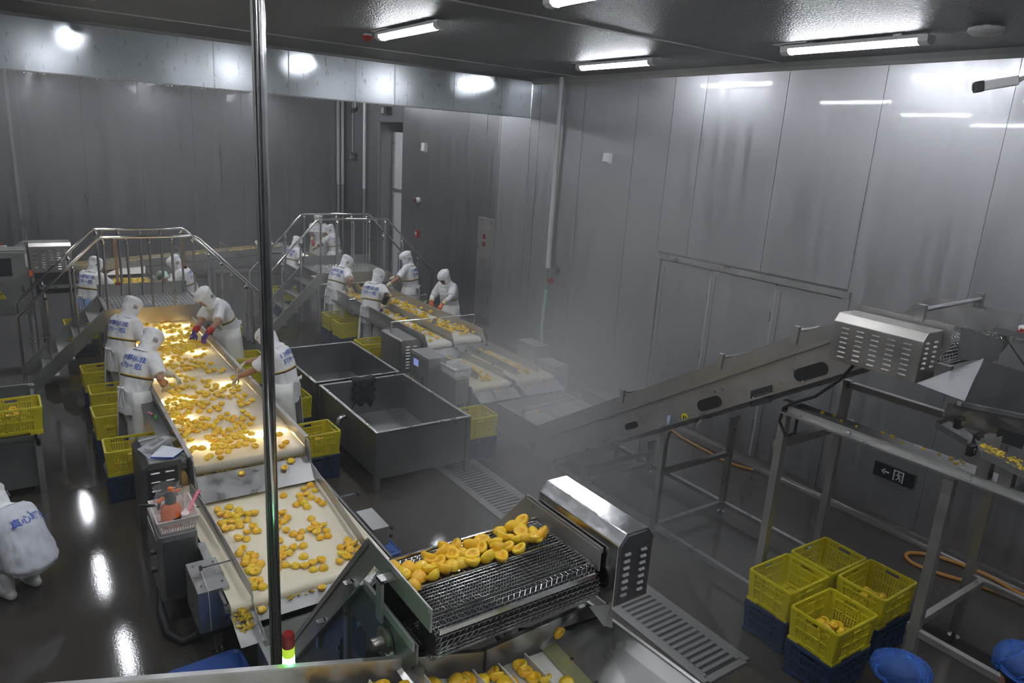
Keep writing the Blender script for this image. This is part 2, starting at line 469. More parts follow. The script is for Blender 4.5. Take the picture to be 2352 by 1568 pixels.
def clad(name, mat, axis, plane, t, stops, z0=0.0, z1=ZC, gap=0.004, sgn=1):
    root = sroot(name)
    b = MB()
    a, c = stops[0], stops[-1]
    if axis == 'x': b.box(plane + sgn * 0.012, plane + sgn * (t + 0.2), a, c, z0, z1)
    else: b.box(a, c, plane + sgn * 0.012, plane + sgn * (t + 0.2), z0, z1)
    b.build('backing', M['joint'], root)
    for i in range(len(stops) - 1):
        p, q = stops[i] + gap / 2, stops[i + 1] - gap / 2
        if q - p < 0.05: continue
        b = MB()
        if axis == 'x': b.box(plane, plane + sgn * 0.03, p, q, z0, z1)
        else: b.box(p, q, plane, plane + sgn * 0.03, z0, z1)
        b.build('wall_panel', mat, root)
    return root
wall_right = clad('wall_right', M['wall'], 'x', XR, 0.03, [-4.0, -3.05, -1.8, -0.5, 0.75, 2.02, 3.31, 4.6])
# panels around the wide door opening (y 4.6..7.67) and beyond
def wpanel(y0, y1, z0, z1, mat=None, nm='wall_panel'):
    b = MB(); b.box(XR, XR + 0.03, y0 + 0.004, y1 - 0.004, z0, z1); return b.build(nm, mat or M['wall'], wall_right)
for y0, y1 in ((4.6, 5.84), (5.84, 7.13)):
    wpanel(y0, y1, 2.62, ZC)
wpanel(7.13, 7.72, 2.62, ZC)
wpanel(7.72, 8.45, 0, ZC); wpanel(8.45, 9.72, 0, ZC); wpanel(9.72, 10.95, 0, ZC); wpanel(10.95, 11.21, 0, ZC); wpanel(11.21, 12.22, 0, ZC)
b = MB(); b.box(XR + 0.035, XR + 0.3, 4.6, 12.22, 0, ZC); b.build('backing', M['joint'], wall_right)
b = MB(); b.box(XR + 0.001, XR + 0.034, 7.67, 7.73, 0, 2.62); b.build('wall_edge', M['wall'], wall_right)
# corner flashing where the right wall ends
b = MB(); b.box(XR - 0.006, XR + 0.02, 12.20, 12.245, 0, ZC); b.build('corner_flashing', M['steel_dull'], wall_right)
b = MB(); b.box(XR, XF + 0.3, 12.22, 12.26, 0, ZC); b.build('return_face', M['wall'], wall_right)
# far part of the right wall, set back
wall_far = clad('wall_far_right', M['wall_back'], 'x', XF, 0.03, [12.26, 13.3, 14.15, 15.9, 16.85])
def fpanel(y0, y1, z0, z1, nm='wall_panel', mat=None):
    b = MB(); b.box(XF, XF + 0.03, y0 + 0.004, y1 - 0.004, z0, z1); return b.build(nm, mat or M['wall_back'], wall_far)
fpanel(16.85, 17.45, 0, ZC); fpanel(17.45, 18.85, 4.44, ZC); fpanel(18.85, 20.1, 0, ZC); fpanel(20.1, YB, 0, ZC)
b = MB(); b.box(XF + 0.035, XF + 0.2, 16.85, 17.45, 0, ZC); b.box(XF + 0.035, XF + 0.2, 18.85, YB, 0, ZC); b.box(XF + 0.035, XF + 0.2, 17.45, 18.85, 4.44, ZC)
b.build('backing', M['joint'], wall_far)
# back wall
st = [XL + 1.28 * i for i in range(12)]
st = [x for x in st if x < XF - 0.3] + [XF]
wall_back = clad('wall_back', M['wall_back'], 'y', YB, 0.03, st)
for x, w in ((0.2, 0.07),):
    b = MB(); b.box(x - w / 2, x + w / 2, YB - 0.03, YB, 0, ZC); struct(b.build('trim_2', M['steel_dull']))
# left and front walls close the hall outside the view
b = MB(); b.box(XL - 0.2, XL, YF, YB, 0, ZC); struct(b.build('wall_left', M['wall_back']))
b = MB(); b.box(XL, XF, YF - 0.2, YF, 0, ZC); struct(b.build('wall_front', M['wall_back']))
# floor coves
b = MB(); b.prism([(XR, 0), (XR - 0.10, 0), (XR - 0.055, 0.018), (XR - 0.02, 0.055), (XR, 0.11)], 'y', YF, 12.22)
struct(b.build('baseboard_right', M['cove'], smooth=True))
b = MB(); b.prism([(XF, 0), (XF - 0.10, 0), (XF - 0.055, 0.018), (XF - 0.02, 0.055), (XF, 0.11)], 'y', 12.3, YB)
struct(b.build('baseboard_far', M['cove'], smooth=True))
b = MB(); b.prism([(YB, 0), (YB - 0.10, 0), (YB - 0.055, 0.018), (YB - 0.02, 0.055), (YB, 0.11)], 'x', XL, XF)
struct(b.build('baseboard_back', M['cove'], smooth=True))

# wide three-leaf door in the right wall
d1 = sroot('door_1')
b = MB()
for (y0, y1) in ((4.62, 5.55), (5.57, 6.62), (6.64, 7.6)):
    b = MB(); b.box(XR + 0.012, XR + 0.06, y0, y1, 0.06, 2.50)
    leaf = b.build('door_leaf', M['wall'], d1)
    b = MB()
    b.box(XR + 0.002, XR + 0.012, y0, y0 + 0.07, 0.06, 2.50); b.box(XR + 0.002, XR + 0.012, y1 - 0.07, y1, 0.06, 2.50)
    b.box(XR + 0.002, XR + 0.012, y0 + 0.07, y1 - 0.07, 2.42, 2.50)
    b.build('leaf_edge', M['wall'], leaf)
for y in (5.56, 6.63):
    b = MB(); b.box(XR + 0.0, XR + 0.02, y - 0.012, y + 0.012, 0.06, 2.48); b.build('rubber_seal', M['joint'], d1)
    for z in (0.5, 1.2, 2.0):
        b = MB(); b.tube([(XR - 0.004, y + 0.03, z), (XR - 0.004, y + 0.03, z + 0.14)], 0.012, 8); b.build('hinge', M['steel_dull'], d1)
b = MB(); b.box(XR - 0.035, XR + 0.03, 4.55, 7.72, 2.52, 2.60); b.build('head_frame', M['steel'], d1)
for y in (4.55, 7.62):
    b = MB(); b.box(XR - 0.012, XR + 0.03, y, y + 0.09, 0, 2.52); b.build('side_frame', M['wall'], d1)
# deep doorway in the far wall with a white leaf standing ajar
d2 = sroot('door_2')
b = MB(); b.box(XF + 0.03, XF + 0.75, 18.83, 18.87, 0, 4.46); b.build('left_reveal', M['wall_back'], d2)
b = MB(); b.box(XF + 0.03, XF + 0.75, 17.43, 17.47, 0, 4.46); b.build('right_reveal', M['wall_back'], d2)
b = MB(); b.box(XF + 0.03, XF + 0.75, 17.43, 18.87, 4.44, 4.48); b.build('head_reveal', M['wall_back'], d2)
b = MB(); b.box(XF + 0.40, XF + 0.46, 17.47, 18.83, 0, 4.2); b.build('door_leaf', M['white_paint'], d2)
b = MB(); b.box(XF + 0.36, XF + 0.42, 18.72, 18.82, 0, 4.2); b.build('edge_frame', M['steel'], d2)
b = MB(); b.box(XF + 0.36, XF + 0.40, 17.47, 18.75, 2.62, 2.7); b.build('latch_bar', M['steel'], d2)
b = MB(); b.box(XF - 0.012, XF, 18.85, 18.95, 0, 4.46); b.build('side_trim', M['steel_dull'], d2)

# smoke curtain: thin galvanised sheets hung across the room
sc_ = thing('smoke_curtain', 'pale galvanised smoke curtain hung across the room below the ceiling', 'curtain', (0, YC, ZC))
xs = [-6.0, -4.2, -2.4, -1.0, -0.12, 1.36, 2.55, 3.6, 4.65, 5.32, 6.42, 7.38, XR - 0.01]
for i in range(len(xs) - 1):
    b = MB(); b.add([(xs[i] + 0.002, YC, 4.545), (xs[i + 1] - 0.002, YC, 4.545), (xs[i + 1] - 0.002, YC, ZC), (xs[i] + 0.002, YC, ZC)], [(0, 1, 2, 3)]); b.build('curtain_sheet', M['curtain'], sc_)
for x in xs[1:-1]:
    b = MB(); b.box(x - 0.008, x + 0.008, YC - 0.005, YC, 4.545, ZC); b.build('joint_strip', M['galv'], sc_)
b = MB(); b.box(XL, XR - 0.01, YC - 0.006, YC + 0.012, 4.53, 4.548); b.build('bottom_edge', M['steel_dull'], sc_)
b = MB()
for i in range(150):
    x = random.uniform(-1, 7.6); b.ball((x, YC - 0.002, 4.522), (0.006, 0.006, 0.011), 6, 4)
b.build('condensation_drops', M['chrome'], sc_, kind='stuff')
b = MB(); b.box(XL, XR - 0.01, YC - 0.07, YC - 0.004, ZC - 0.035, ZC); b.build('top_rail', M['steel_dark'], sc_)

# ------------------------------------------------------------------ ceiling lamps
def lamp_thing(x, y, label):
    t = thing('ceiling_lamp', label, 'lamp', (x, y, ZC), 'tube lamps on the ceiling')
    b = MB(); b.prism([(-0.055, -0.02), (-0.07, -0.055), (0.07, -0.055), (0.055, -0.02)], 'y', -0.72, 0.72); b.build('housing', M['white_plastic'], t, off=Vector((0, 0, 0)))
    b = MB(); b.prism([(-0.062, -0.056), (-0.052, -0.09), (-0.02, -0.105), (0.02, -0.105), (0.052, -0.09), (0.062, -0.056)], 'y', -0.66, 0.66)
    b.build('diffuser', M['tube'], t, off=Vector((0, 0, 0)))
    for s in (-1, 1):
        b = MB(); b.prism([(-0.07, -0.03), (-0.066, -0.085), (-0.03, -0.11), (0.03, -0.11), (0.066, -0.085), (0.07, -0.03)], 'y', s * 0.66, s * 0.75); b.build('end_cap', M['white_plastic'], t, off=Vector((0, 0, 0)))
        b = MB(); b.box(-0.03, 0.03, s * 0.45 - 0.04, s * 0.45 + 0.04, -0.022, 0); b.build('bracket', M['steel'], t, off=Vector((0, 0, 0)))
    b = MB(); b.box(-0.07, 0.07, 0.45, 0.85, -0.012, 0); b.build('mounting_plate', M['white_plastic'], t, off=Vector((0, 0, 0)))
    return t
LX = (0.82, 3.73, 6.80)
lab = {(3.73, 7.55): 'lit tube lamp beside the red ceiling sounder', (6.80, 7.65): 'lit tube lamp above the pale box on the right wall',
       (6.80, 4.3): 'longest-looking lit tube lamp close to the right wall and the smoke detector', (3.73, 4.3): 'lit tube lamp cut by the upper frame edge'}
lamp0 = None
for x, y in lab:
    if lamp0 is None: lamp0 = lamp_thing(x, y, lab[(x, y)])
    else: dup(lamp0, (x, y, ZC), label=lab[(x, y)])
COL = {0.82: 'left column', 3.73: 'middle column', 6.80: 'right column'}
ROW = {-2.3: 'behind the camera', 1.0: 'above the camera', 4.3: 'over the near belts', 7.6: 'over the lit belt', 12.05: 'just beyond the smoke curtain', 15.4: 'over the far bridge', 18.7: 'near the back wall'}
dup(lamp0, (0.93, 12.5, ZC), label='tube lamp glowing through the smoke curtain, left one'); dup(lamp0, (4.18, 12.5, ZC), label='tube lamp glowing through the smoke curtain, behind the red sounder'); dup(lamp0, (7.5, 12.5, ZC), label='tube lamp glowing through the smoke curtain, nearest the right wall')
for x in LX:
    for y in (-2.3, 1.0, 4.3, 7.6, 15.4, 18.7):
        if x > 3 and y in (4.3, 7.6): continue
        dup(lamp0, (x, y, ZC), label='ceiling tube lamp out of view, %s, %s' % (COL[x], ROW[y]))
for y in (1.0, 4.3, 7.6, 15.4):
    dup(lamp0, (-2.2, y, ZC), label='ceiling tube lamp out of view, far left column, %s' % ROW[y])
# ================================================================== CONVEYOR LINES
def loop_path(y0, y1, z, r, n=7):
    # closed belt outline in (y, z): top run at z, radius r at both ends
    p = []
    for k in range(n + 1):
        a = PI / 2 + PI * k / n
        p.append((y0 + r * math.cos(a), z - r + r * math.sin(a)))
    for k in range(n + 1):
        a = -PI / 2 + PI * k / n
        p.append((y1 + r * math.cos(a), z - r + r * math.sin(a)))
    return p
def belt_loop(x0, x1, y0, y1, z, r, t=0.006):
    b = MB(); o = loop_path(y0, y1, z, r); i = loop_path(y0, y1, z - t, r - t)
    n = len(o)
    vs = [(x0, y, q) for y, q in o] + [(x1, y, q) for y, q in o] + [(x0, y, q) for y, q in i] + [(x1, y, q) for y, q in i]
    fs = []
    for k in range(n):
        j = (k + 1) % n
        fs += [(k, j, n + j, n + k), (2 * n + k, 3 * n + k, 3 * n + j, 2 * n + j), (k, 2 * n + k, 2 * n + j, j), (n + k, n + j, 3 * n + j, 3 * n + k)]
    return b.add(vs, fs)
def roller(root, x0, x1, y, z, r, mat='steel_dull', name='end_roller'):
    b = MB(); b.tube([(x0, y, z), (x1, y, z)], r, 14); return b.build(name, M[mat], root, smooth=True)
def legs(root, xs, ys, z, w=0.05, mat='steel_dull', foot=True):
    for y in ys:
        for x in xs:
            b = MB(); b.box(x - w / 2, x + w / 2, y - w / 2, y + w / 2, 0.06 if foot else 0.0, z); l = b.build('leg', M[mat], root)
            if foot:
                b = MB(); b.lathe([(0.045, 0.0), (0.045, 0.012), (0.014, 0.02), (0.014, 0.06)], (x, y, 0), 10); b.build('foot', M['chrome'], l, smooth=True)
def knob(root, p, ax=(1, 0, 0)):
    b = MB(); p = Vector(p)
    b.tube([p, p + Vector(ax) * 0.04], 0.006, 6)
    b.tube([p + Vector(ax) * 0.03, p + Vector(ax) * 0.05], 0.02, 6)
    return b.build('clamp_knob', M['black'], root)

# ---- main inspection conveyor of the left line (lamps under the belt)
t = thing('inspection_conveyor', 'wide cream belt conveyor lit from below between the white-clad workers', 'conveyor', (1.73, 11.4, 0))
BX0, BX1, BZ = 1.205, 2.255, 0.90
b = MB(); o_ = loop_path(6.80, 16.6, BZ, 0.055); n_ = len(o_)
b.add([(BX0, y, q) for y, q in o_] + [(BX1, y, q) for y, q in o_], [(k, (k + 1) % n_, n_ + (k + 1) % n_, n_ + k) for k in range(n_)]); b.build('belt', M['belt_lit'], t, smooth=True)
for yj in (7.55, 8.55, 9.5, 10.55, 11.6):
    b = MB(); b.box(BX0 + 0.003, BX1 - 0.003, yj - 0.006, yj + 0.006, BZ + 0.0005, BZ + 0.0025); b.build('belt_seam', M['belt'], t)
roller(t, BX0, BX1, 6.80, BZ - 0.055, 0.046); roller(t, BX0, BX1, 16.6, BZ - 0.055, 0.046)
for x, s in ((1.185, -1), (2.275, 1)):
    b = MB(); b.box(x - 0.006, x + 0.006, 6.78, 16.7, 0.70, 1.0); b.box(min(x, x + s * 0.035), max(x, x + s * 0.035), 6.78, 16.7, 0.993, 1.001)
    b.build('side_rail', M['plate'], t)
    b = MB(); b.box(min(x + s * 0.01, x + s * 0.15), max(x + s * 0.01, x + s * 0.15), 7.75, 12.3, 0.84, 0.85); b.build('work_shelf', M['steel_dark'], t)
b = MB(); b.prism([(6.62, 0.72), (6.86, 0.72), (6.86, 1.0), (6.70, 0.98)], 'x', 1.172, 1.184); b.prism([(6.62, 0.72), (6.86, 0.72), (6.86, 1.0), (6.70, 0.98)], 'x', 2.276, 2.288); b.build('end_plate', M['steel_dull'], t)
b = MB(); b.plate([(1.19, 6.74, 0.80), (2.27, 6.74, 0.80), (2.27, 6.40, 0.685), (1.19, 6.40, 0.685)], 0.004); b.build('chute_plate', M['steel'], t)
for y, xa, xb in ((7.25, 1.27, 1.50), (7.28, 1.84, 2.2), (8.05, 1.25, 1.42), (8.7, 1.24, 1.50), (9.05, 1.95, 2.15), (9.6, 1.24, 1.55), (10.4, 1.30, 1.60), (10.6, 1.9, 2.1), (11.25, 1.26, 1.95), (11.75, 1.26, 2.1), (12.2, 1.26, 2.2), (13.4, 1.26, 2.2)):
    b = MB(); b.tube([(xa, y, 0.855), (xb, y, 0.855)], 0.013, 8); b.build('belt_lamp', M['belt_tube'], t)
legs(t, (1.21, 2.25), (7.0, 9.4, 11.6, 14.0, 16.3), 0.72)
b = MB()
for y in (7.0, 9.4, 11.6, 14.0): b.box(1.2, 2.26, y - 0.02, y + 0.02, 0.30, 0.34)
b.build('cross_brace', M['steel_dull'], t)
# the motor cover with louvres beside its discharge end
def louvre(bld, c, w, h, axis, s):
    # a small pressed hood standing out of a sheet
    x, y, z = c; d = 0.010
    if axis == 'x':
        bld.add([(x, y - w / 2, z), (x, y + w / 2, z), (x, y + w / 2 - 0.006, z + h), (x, y - w / 2 + 0.006, z + h), (x + s * d, y - w / 2 + 0.008, z), (x + s * d, y + w / 2 - 0.008, z)],
                [(0, 4, 3), (1, 2, 5), (4, 5, 2, 3), (0, 1, 5, 4)])
    else:
        bld.add([(x - w / 2, y, z), (x + w / 2, y, z), (x + w / 2 - 0.006, y, z + h), (x - w / 2 + 0.006, y, z + h), (x - w / 2 + 0.008, y + s * d, z), (x + w / 2 - 0.008, y + s * d, z)],
                [(0, 4, 3), (1, 2, 5), (4, 5, 2, 3), (0, 1, 5, 4)])
def louvres(root, axis, plane, s, us, zs, w=0.08, h=0.014, mat='chrome'):
    me = None
    for u in us:
        for z in zs:
            c = (plane, u, z) if axis == 'x' else (u, plane, z)
            if me is None:
                b = MB(); louvre(b, (0, 0, 0), w, h, axis, s); me = b.mesh('louvre', M[mat])
            share(me, 'louvre', root, Vector(c) - wloc(root))
t = thing('motor_cover', 'dark louvred motor cover carrying the paper pad beside the lit belt', 'motor cover', (0.93, 7.2, 0))
b = MB(); b.prism([(0.77, 0.28), (1.10, 0.28), (1.10, 0.955), (0.83, 0.955), (0.77, 0.90)], 'y', 6.88, 7.58); b.build('casing', M['steel_dark'], t, bevel=0.006)
b = MB(); b.box(0.81, 1.07, 6.872, 6.88, 0.33, 0.90); b.build('louvre_panel', M['name_plate'], t, bevel=0.003)
louvres(t, 'y', 6.871, -1, (0.875, 1.0), (0.40, 0.49, 0.58, 0.67, 0.76, 0.85), 0.085, 0.010, 'louvre')
b = MB(); b.tube([(1.10, 7.0, 0.84), (1.17, 7.0, 0.84)], 0.05, 10); b.build('drive_shaft', M['steel_dark'], t)
legs(t, (0.80, 1.07), (6.95, 7.5), 0.28, 0.04, foot=False)

# ---- lower belt of the left line
t = thing('lower_belt_conveyor', 'cream belt conveyor with low side guards below the lit belt', 'conveyor', (1.7, 5.7, 0))
LZ = 0.65
belt_loop(1.04, 2.31, 4.84, 6.9, LZ, 0.05).build('belt', M['belt'], t, smooth=True)
roller(t, 1.0, 2.35, 4.84, LZ - 0.05, 0.042, 'chrome'); roller(t, 1.04, 2.31, 6.9, LZ - 0.05, 0.042)
b = MB(); b.plate([(1.135, 6.7, 0.78), (1.165, 6.25, 0.775), (1.185, 5.5, 0.77), (1.195, 4.84, 0.765), (1.195, 4.78, 0.665), (1.135, 6.7, 0.665)], 0.006); b.build('guard', M['plate'], t)
b = MB(); b.plate([(2.285, 6.76, 0.78), (2.24, 5.97, 0.77), (2.17, 4.98, 0.765), (2.17, 4.92, 0.665), (2.285, 6.76, 0.665)], 0.006); b.build('guard', M['plate'], t)
for y in (5.30, 6.3):
    b = MB(); b.tube([(0.98, y, 0.715), (1.18, y, 0.715)], 0.007, 6); b.build('guard_rod', M['chrome'], t); knob(t, (0.98, y, 0.715), (-1, 0, 0))
for y in (5.9,):
    b = MB(); b.tube([(2.22, y, 0.715), (2.44, y, 0.715)], 0.007, 6); b.build('guard_rod', M['chrome'], t); knob(t, (2.44, y, 0.715))
for x in (1.015, 2.335):
    b = MB(); b.box(x - 0.012, x + 0.012, 4.84, 6.9, 0.52, 0.652); b.build('side_rail', M['steel_dark'], t)
b = MB()
for y in (5.0, 5.35, 5.75, 6.1, 6.45):
    b.tube([(0.995, y, 0.60), (1.002, y, 0.60)], 0.012, 6)
b.build('bolt', M['chrome'], t, kind='stuff')
legs(t, (1.02, 2.33), (5.2, 6.6), 0.55)
b = MB(); b.plate([(1.19, 4.79, 0.60), (2.16, 4.79, 0.60), (2.16, 4.66, 0.555), (1.19, 4.66, 0.555)], 0.004); b.build('chute_plate', M['steel'], t)
b = MB(); b.plate([(1.03, 4.80, 0.585), (1.185, 4.80, 0.585), (1.20, 4.50, 0.50), (1.03, 4.50, 0.50)], 0.004)
b.plate([(1.19, 4.82, 0.66), (1.19, 4.5, 0.58), (1.20, 4.45, 0.50), (1.19, 4.82, 0.57)], 0.004); b.build('scrap_tray', M['steel'], t)
# control cabinet with the basket, drive box beside it
t = thing('control_cabinet', 'narrow steel cabinet carrying the white basket beside the lower belt', 'cabinet', (0.86, 5.95, 0))
b = MB(); b.box(0.71, 1.0, 5.68, 6.25, 0.25, 0.84); b.build('casing', M['steel_dull'], t, bevel=0.006)
b = MB(); b.box(0.74, 0.985, 5.668, 5.68, 0.28, 0.80); b.build('door', M['steel_dark'], t, bevel=0.004)
b = MB(); b.box(0.702, 0.71, 5.75, 6.2, 0.30, 0.78); b.build('side_panel', M['plate'], t)
for z in (0.50, 0.66):
    b = MB(); b.tube([(0.702, 5.8, z), (0.66, 5.8, z)], 0.022, 8); b.build('rotary_knob', M['black'], t)
b = MB(); b.box(0.985, 1.0, 5.9, 6.0, 0.3, 0.8); b.build('hinge_strip', M['black'], t)
legs(t, (0.75, 0.96), (5.75, 6.18), 0.25, 0.04, foot=False)
t = thing('drive_box', 'square steel drive box hanging on the lower belt frame', 'motor cover', (0.97, 5.2, 0))
b = MB(); b.box(0.86, 1.085, 5.02, 5.47, 0.33, 0.68); b.build('casing', M['steel'], t, bevel=0.004)
for x, y in ((0.9, 5.1), (1.05, 5.1), (0.9, 5.4), (1.05, 5.4)):
    b = MB(); b.lathe([(0.008, 0.68), (0.008, 0.687)], (x, y, 0), 6); b.build('screw', M['chrome'], t)
b = MB(); b.box(1.0, 1.06, 5.45, 5.75, 0.66, 0.675); b.build('bracket_plate', M['steel'], t)
b = MB(); b.box(0.89, 1.07, 5.05, 5.3, 0.27, 0.33); b.build('under_bracket', M['name_plate'], t)
b = MB(); b.tube([(0.94, 5.3, 0.69), (0.93, 5.0, 0.70), (0.932, 4.98, 0.52), (0.935, 4.98, 0.36)], 0.003, 5); b.build('cable_tie', M['white_plastic'], t)
b = MB(); b.tube([(1.02, 5.2, 0.27), (1.02, 5.2, 0.0)], 0.02, 8); b.build('support_post', M['steel_dark'], t)
b = MB(); b.tube([(0.73, 5.9, 0.26), (0.70, 5.75, 0.12), (0.72, 5.55, 0.04), (0.80, 5.42, 0.03), (0.92, 5.4, 0.06), (0.98, 5.4, 0.3)], 0.035, 10)
tag(b.build('cable_sleeve', M['rubber'], smooth=True), 'thick black cable sleeve curling from the narrow cabinet to the floor', 'cable')
# tank at the foot of the elevator
t = thing('drive_box', 'small steel box with black knob on the right flank of the lower belt', 'motor cover', (2.43, 5.5, 0))
b = MB(); b.box(2.36, 2.52, 5.28, 5.66, 0.48, 0.665); b.build('casing', M['steel'], t, bevel=0.004)
b = MB(); b.box(2.345, 2.36, 5.35, 5.6, 0.52, 0.62); b.build('bracket_plate', M['steel_dark'], t)
knob(t, (2.52, 5.32, 0.62)); knob(t, (2.52, 5.32, 0.54))
b = MB(); b.tube([(2.44, 5.47, 0.48), (2.44, 5.47, 0.0)], 0.02, 8); b.build('support_post', M['steel_dark'], t)
t = thing('water_tank', 'open steel water tank under the end of the lower belt', 'tank', (1.65, 4.25, 0))
def open_tank(root, x0, x1, y0, y1, zb, zt, mat, rim=0.03, water=None):
    th = 0.005
    b = MB(); b.box(x0, x1, y0, y1, zb, zb + th); b.build('bottom', M[mat], root)
    for nm, q in (('wall', (x0, x0 + th, y0, y1)), ('wall', (x1 - th, x1, y0, y1)), ('wall', (x0, x1, y0, y0 + th)), ('wall', (x0, x1, y1 - th, y1))):
        b = MB(); b.box(q[0], q[1], q[2], q[3], zb, zt); b.build(nm, M[mat], root)
    b = MB()
    b.box(x0 - rim, x0 + 0.004, y0 - rim, y1 + rim, zt - 0.006, zt + 0.012); b.box(x1 - 0.004, x1 + rim, y0 - rim, y1 + rim, zt - 0.006, zt + 0.012)
    b.box(x0, x1, y0 - rim, y0 + 0.004, zt - 0.006, zt + 0.012); b.box(x0, x1, y1 - 0.004, y1 + rim, zt - 0.006, zt + 0.012)
    b.build('rim', M['steel'], root)
    if water:
        b = MB(); b.box(x0 + th, x1 - th, y0 + th, y1 - th, zb + th, water); b.build('water', M['water'], root)
open_tank(t, 1.17, 2.16, 3.72, 4.62, 0.12, 0.50, 'plate', 0.025, 0.36)
legs(t, (1.2, 2.13), (3.76, 4.58), 0.12, 0.04, foot=False)

# ---- mesh belt elevators
def path_at(P, n):
    # equally spaced points along a polyline with unit normals
    out = []; tot = 0; seg = []
    for a, c in zip(P, P[1:]):
        seg.append((Vector(a), Vector(c), (Vector(c) - Vector(a)).length)); tot += seg[-1][2]
    return seg, tot
def walk(P, step):
    seg, tot = path_at(P, 0); d = 0; out = []
    for a, c, l in seg:
        while d < l:
            out.append(a.lerp(c, d / l)); d += step
        d -= l
    return out
def mesh_belt(root, x0, x1, P, pitch, zz, r, name='mesh_belt'):
    # woven wire belt: straight cross rods joined by zigzag spirals
    pts = walk([(0, y, z) for y, z in P], pitch); rods = MB(); zig = MB()
    n = int((x1 - x0) / zz)
    for i, p in enumerate(pts):
        rods.tube([(x0, p.y, p.z), (x1, p.y, p.z)], r * 1.1, 4, cap=False)
        if i + 1 < len(pts):
            q = pts[i + 1]; d = (q - p); nn = Vector((0, -d.z, d.y)).normalized()
            line = []
            for k in range(n + 1):
                e = p if k % 2 == 0 else q
                lift = nn * (r * 1.8 if k % 2 else -r * 1.2)
                line.append(Vector((x0 + (x1 - x0) * k / n, e.y, e.z)) + lift)
            zig.tube(line, r, 3, cap=False)
    a = rods.build('cross_rods', M['chrome'], root, kind='stuff'); c = zig.build(name, M['chrome'], root, kind='stuff')
    return c
def offset(P, d):
    out = []
    for i, p in enumerate(P):
        a = Vector(P[max(i - 1, 0)]); c = Vector(P[min(i + 1, len(P) - 1)])
        if 0 < i < len(P) - 1:
            n1 = (Vector(p) - a).normalized(); n2 = (c - Vector(p)).normalized()
            m1 = Vector((-n1.y, n1.x)); m2 = Vector((-n2.y, n2.x)); m = (m1 + m2).normalized(); m = m / max(0.3, m.dot(m1))
        else:
            dd = (c - a).normalized(); m = Vector((-dd.y, dd.x))
        out.append(tuple(Vector(p) + m * d))
    return out
t = thing('mesh_elevator', 'inclined wire mesh elevator dropping peach halves into the trough', 'elevator', (1.87, 3.2, 0))
EX0, EX1 = 1.375, 2.375

# side plates: guard strip above, deep frame plate below with a stiffening flange
def band(P, lo, hi):
    return offset(P, hi) + list(reversed(offset(P, lo)))
G = [(4.55, 0.20), (3.06, 1.90), (2.43, 1.90)]
for x in (EX0, EX1):
    s = -1 if x == EX0 else 1
    up_ = offset(G, -0.09); dn = offset(G, 0.03)
    b = MB(); b.prism(up_ + dn[::-1], 'x', x - 0.004, x + 0.004)
    for a, c in zip(up_, up_[1:]): b.beam((x - s * -0.012, a[0], a[1]), (x - s * -0.012, c[0], c[1]), 0.03, 0.006, (1, 0, 0) if False else (0, -1, 1))
    b.build('guard', M['plate'], t)
    F = [(4.5, 0.16), (3.02, 1.80), (2.46, 1.80)]
    lower = [(2.46, 1.70), (2.62, 1.55), (2.95, 1.46), (4.2, 0.06)]
    xx = x + s * 0.05
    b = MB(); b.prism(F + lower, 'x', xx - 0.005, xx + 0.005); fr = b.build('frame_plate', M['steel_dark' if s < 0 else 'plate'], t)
    b = MB()
    for a, c in zip(F, F[1:]): b.beam((xx + s * 0.02, a[0], a[1]), (xx + s * 0.02, c[0], c[1]), 0.045, 0.01, (0, 1, 1))
    b.build('flange', M['steel_dull'], fr)
    b = MB()
    for y, z in ((3.6, 0.9), (3.4, 1.15), (3.1, 1.5), (2.85, 1.68), (3.2, 1.62)):
        b.lathe([(0.013, 0), (0.013, s * 0.014)], (xx + s * 0.005, y, z), 6, 'x')
    b.build('bolt', M['chrome'], fr, kind='stuff')
xx = EX0 - 0.057
b = MB(); b.box(xx, xx + 0.004, 3.02, 3.2, 1.30, 1.50); b.build('name_plate', M['name_plate'], t)
b = MB(); b.prism([(3.30, 1.30), (3.38, 1.22), (3.40, 1.08), (3.36, 1.02), (3.28, 1.10), (3.26, 1.24)], 'x', xx, xx + 0.004); b.build('opening_shade_patch', M['pit'], t)  # black patch on the uncut plate, painted as the shade inside an opening
b = MB(); b.lathe([(0.075, 0), (0.075, 0.02), (0.06, 0.03), (0.035, 0.03), (0.035, 0.075), (0.03, 0.085), (0.012, 0.085)], (xx - 0.0, 2.76, 1.63), 18, 'x'); b.xform(Matrix.Translation((2 * xx, 0, 0)) @ Matrix.Scale(-1, 4, (1, 0, 0))); b.build('bearing', M['bearing'], t, smooth=True)
for z0, y0 in ((1.55, 3.28), (1.02, 3.72)):
    b = MB(); b.box(EX0 - 0.075, EX0 - 0.02, y0 - 0.02, y0 + 0.02, z0 - 0.08, z0 + 0.10); b.box(EX0 - 0.03, EX0 + 0.0, y0 - 0.08, y0 + 0.02, z0 + 0.08, z0 + 0.10); b.build('guard_bracket', M['steel'], t)
b = MB(); b.box(EX0 - 0.085, EX0 - 0.07, 2.78, 2.84, 1.72, 1.95); b.box(EX0 - 0.085, EX0, 2.78, 2.84, 1.94, 1.955); b.build('guard_bracket', M['plate'], t)
roll = []
for k in range(9):
    a = PI / 2 + PI * k / 8; roll.append((2.50 + 0.105 * math.cos(a), 1.795 + 0.105 * math.sin(a)))
mesh_belt(t, EX0 + 0.012, EX1 - 0.012, [(3.70, 1.04), (2.98, 1.90)] + roll + [(2.8, 1.69)], 0.0245, 0.0165, 0.0023)
b = MB(); b.tube([(EX0 + 0.02, 2.50, 1.795), (EX1 - 0.02, 2.50, 1.795)], 0.082, 16); b.build('end_roller', M['pit'], t, smooth=True)
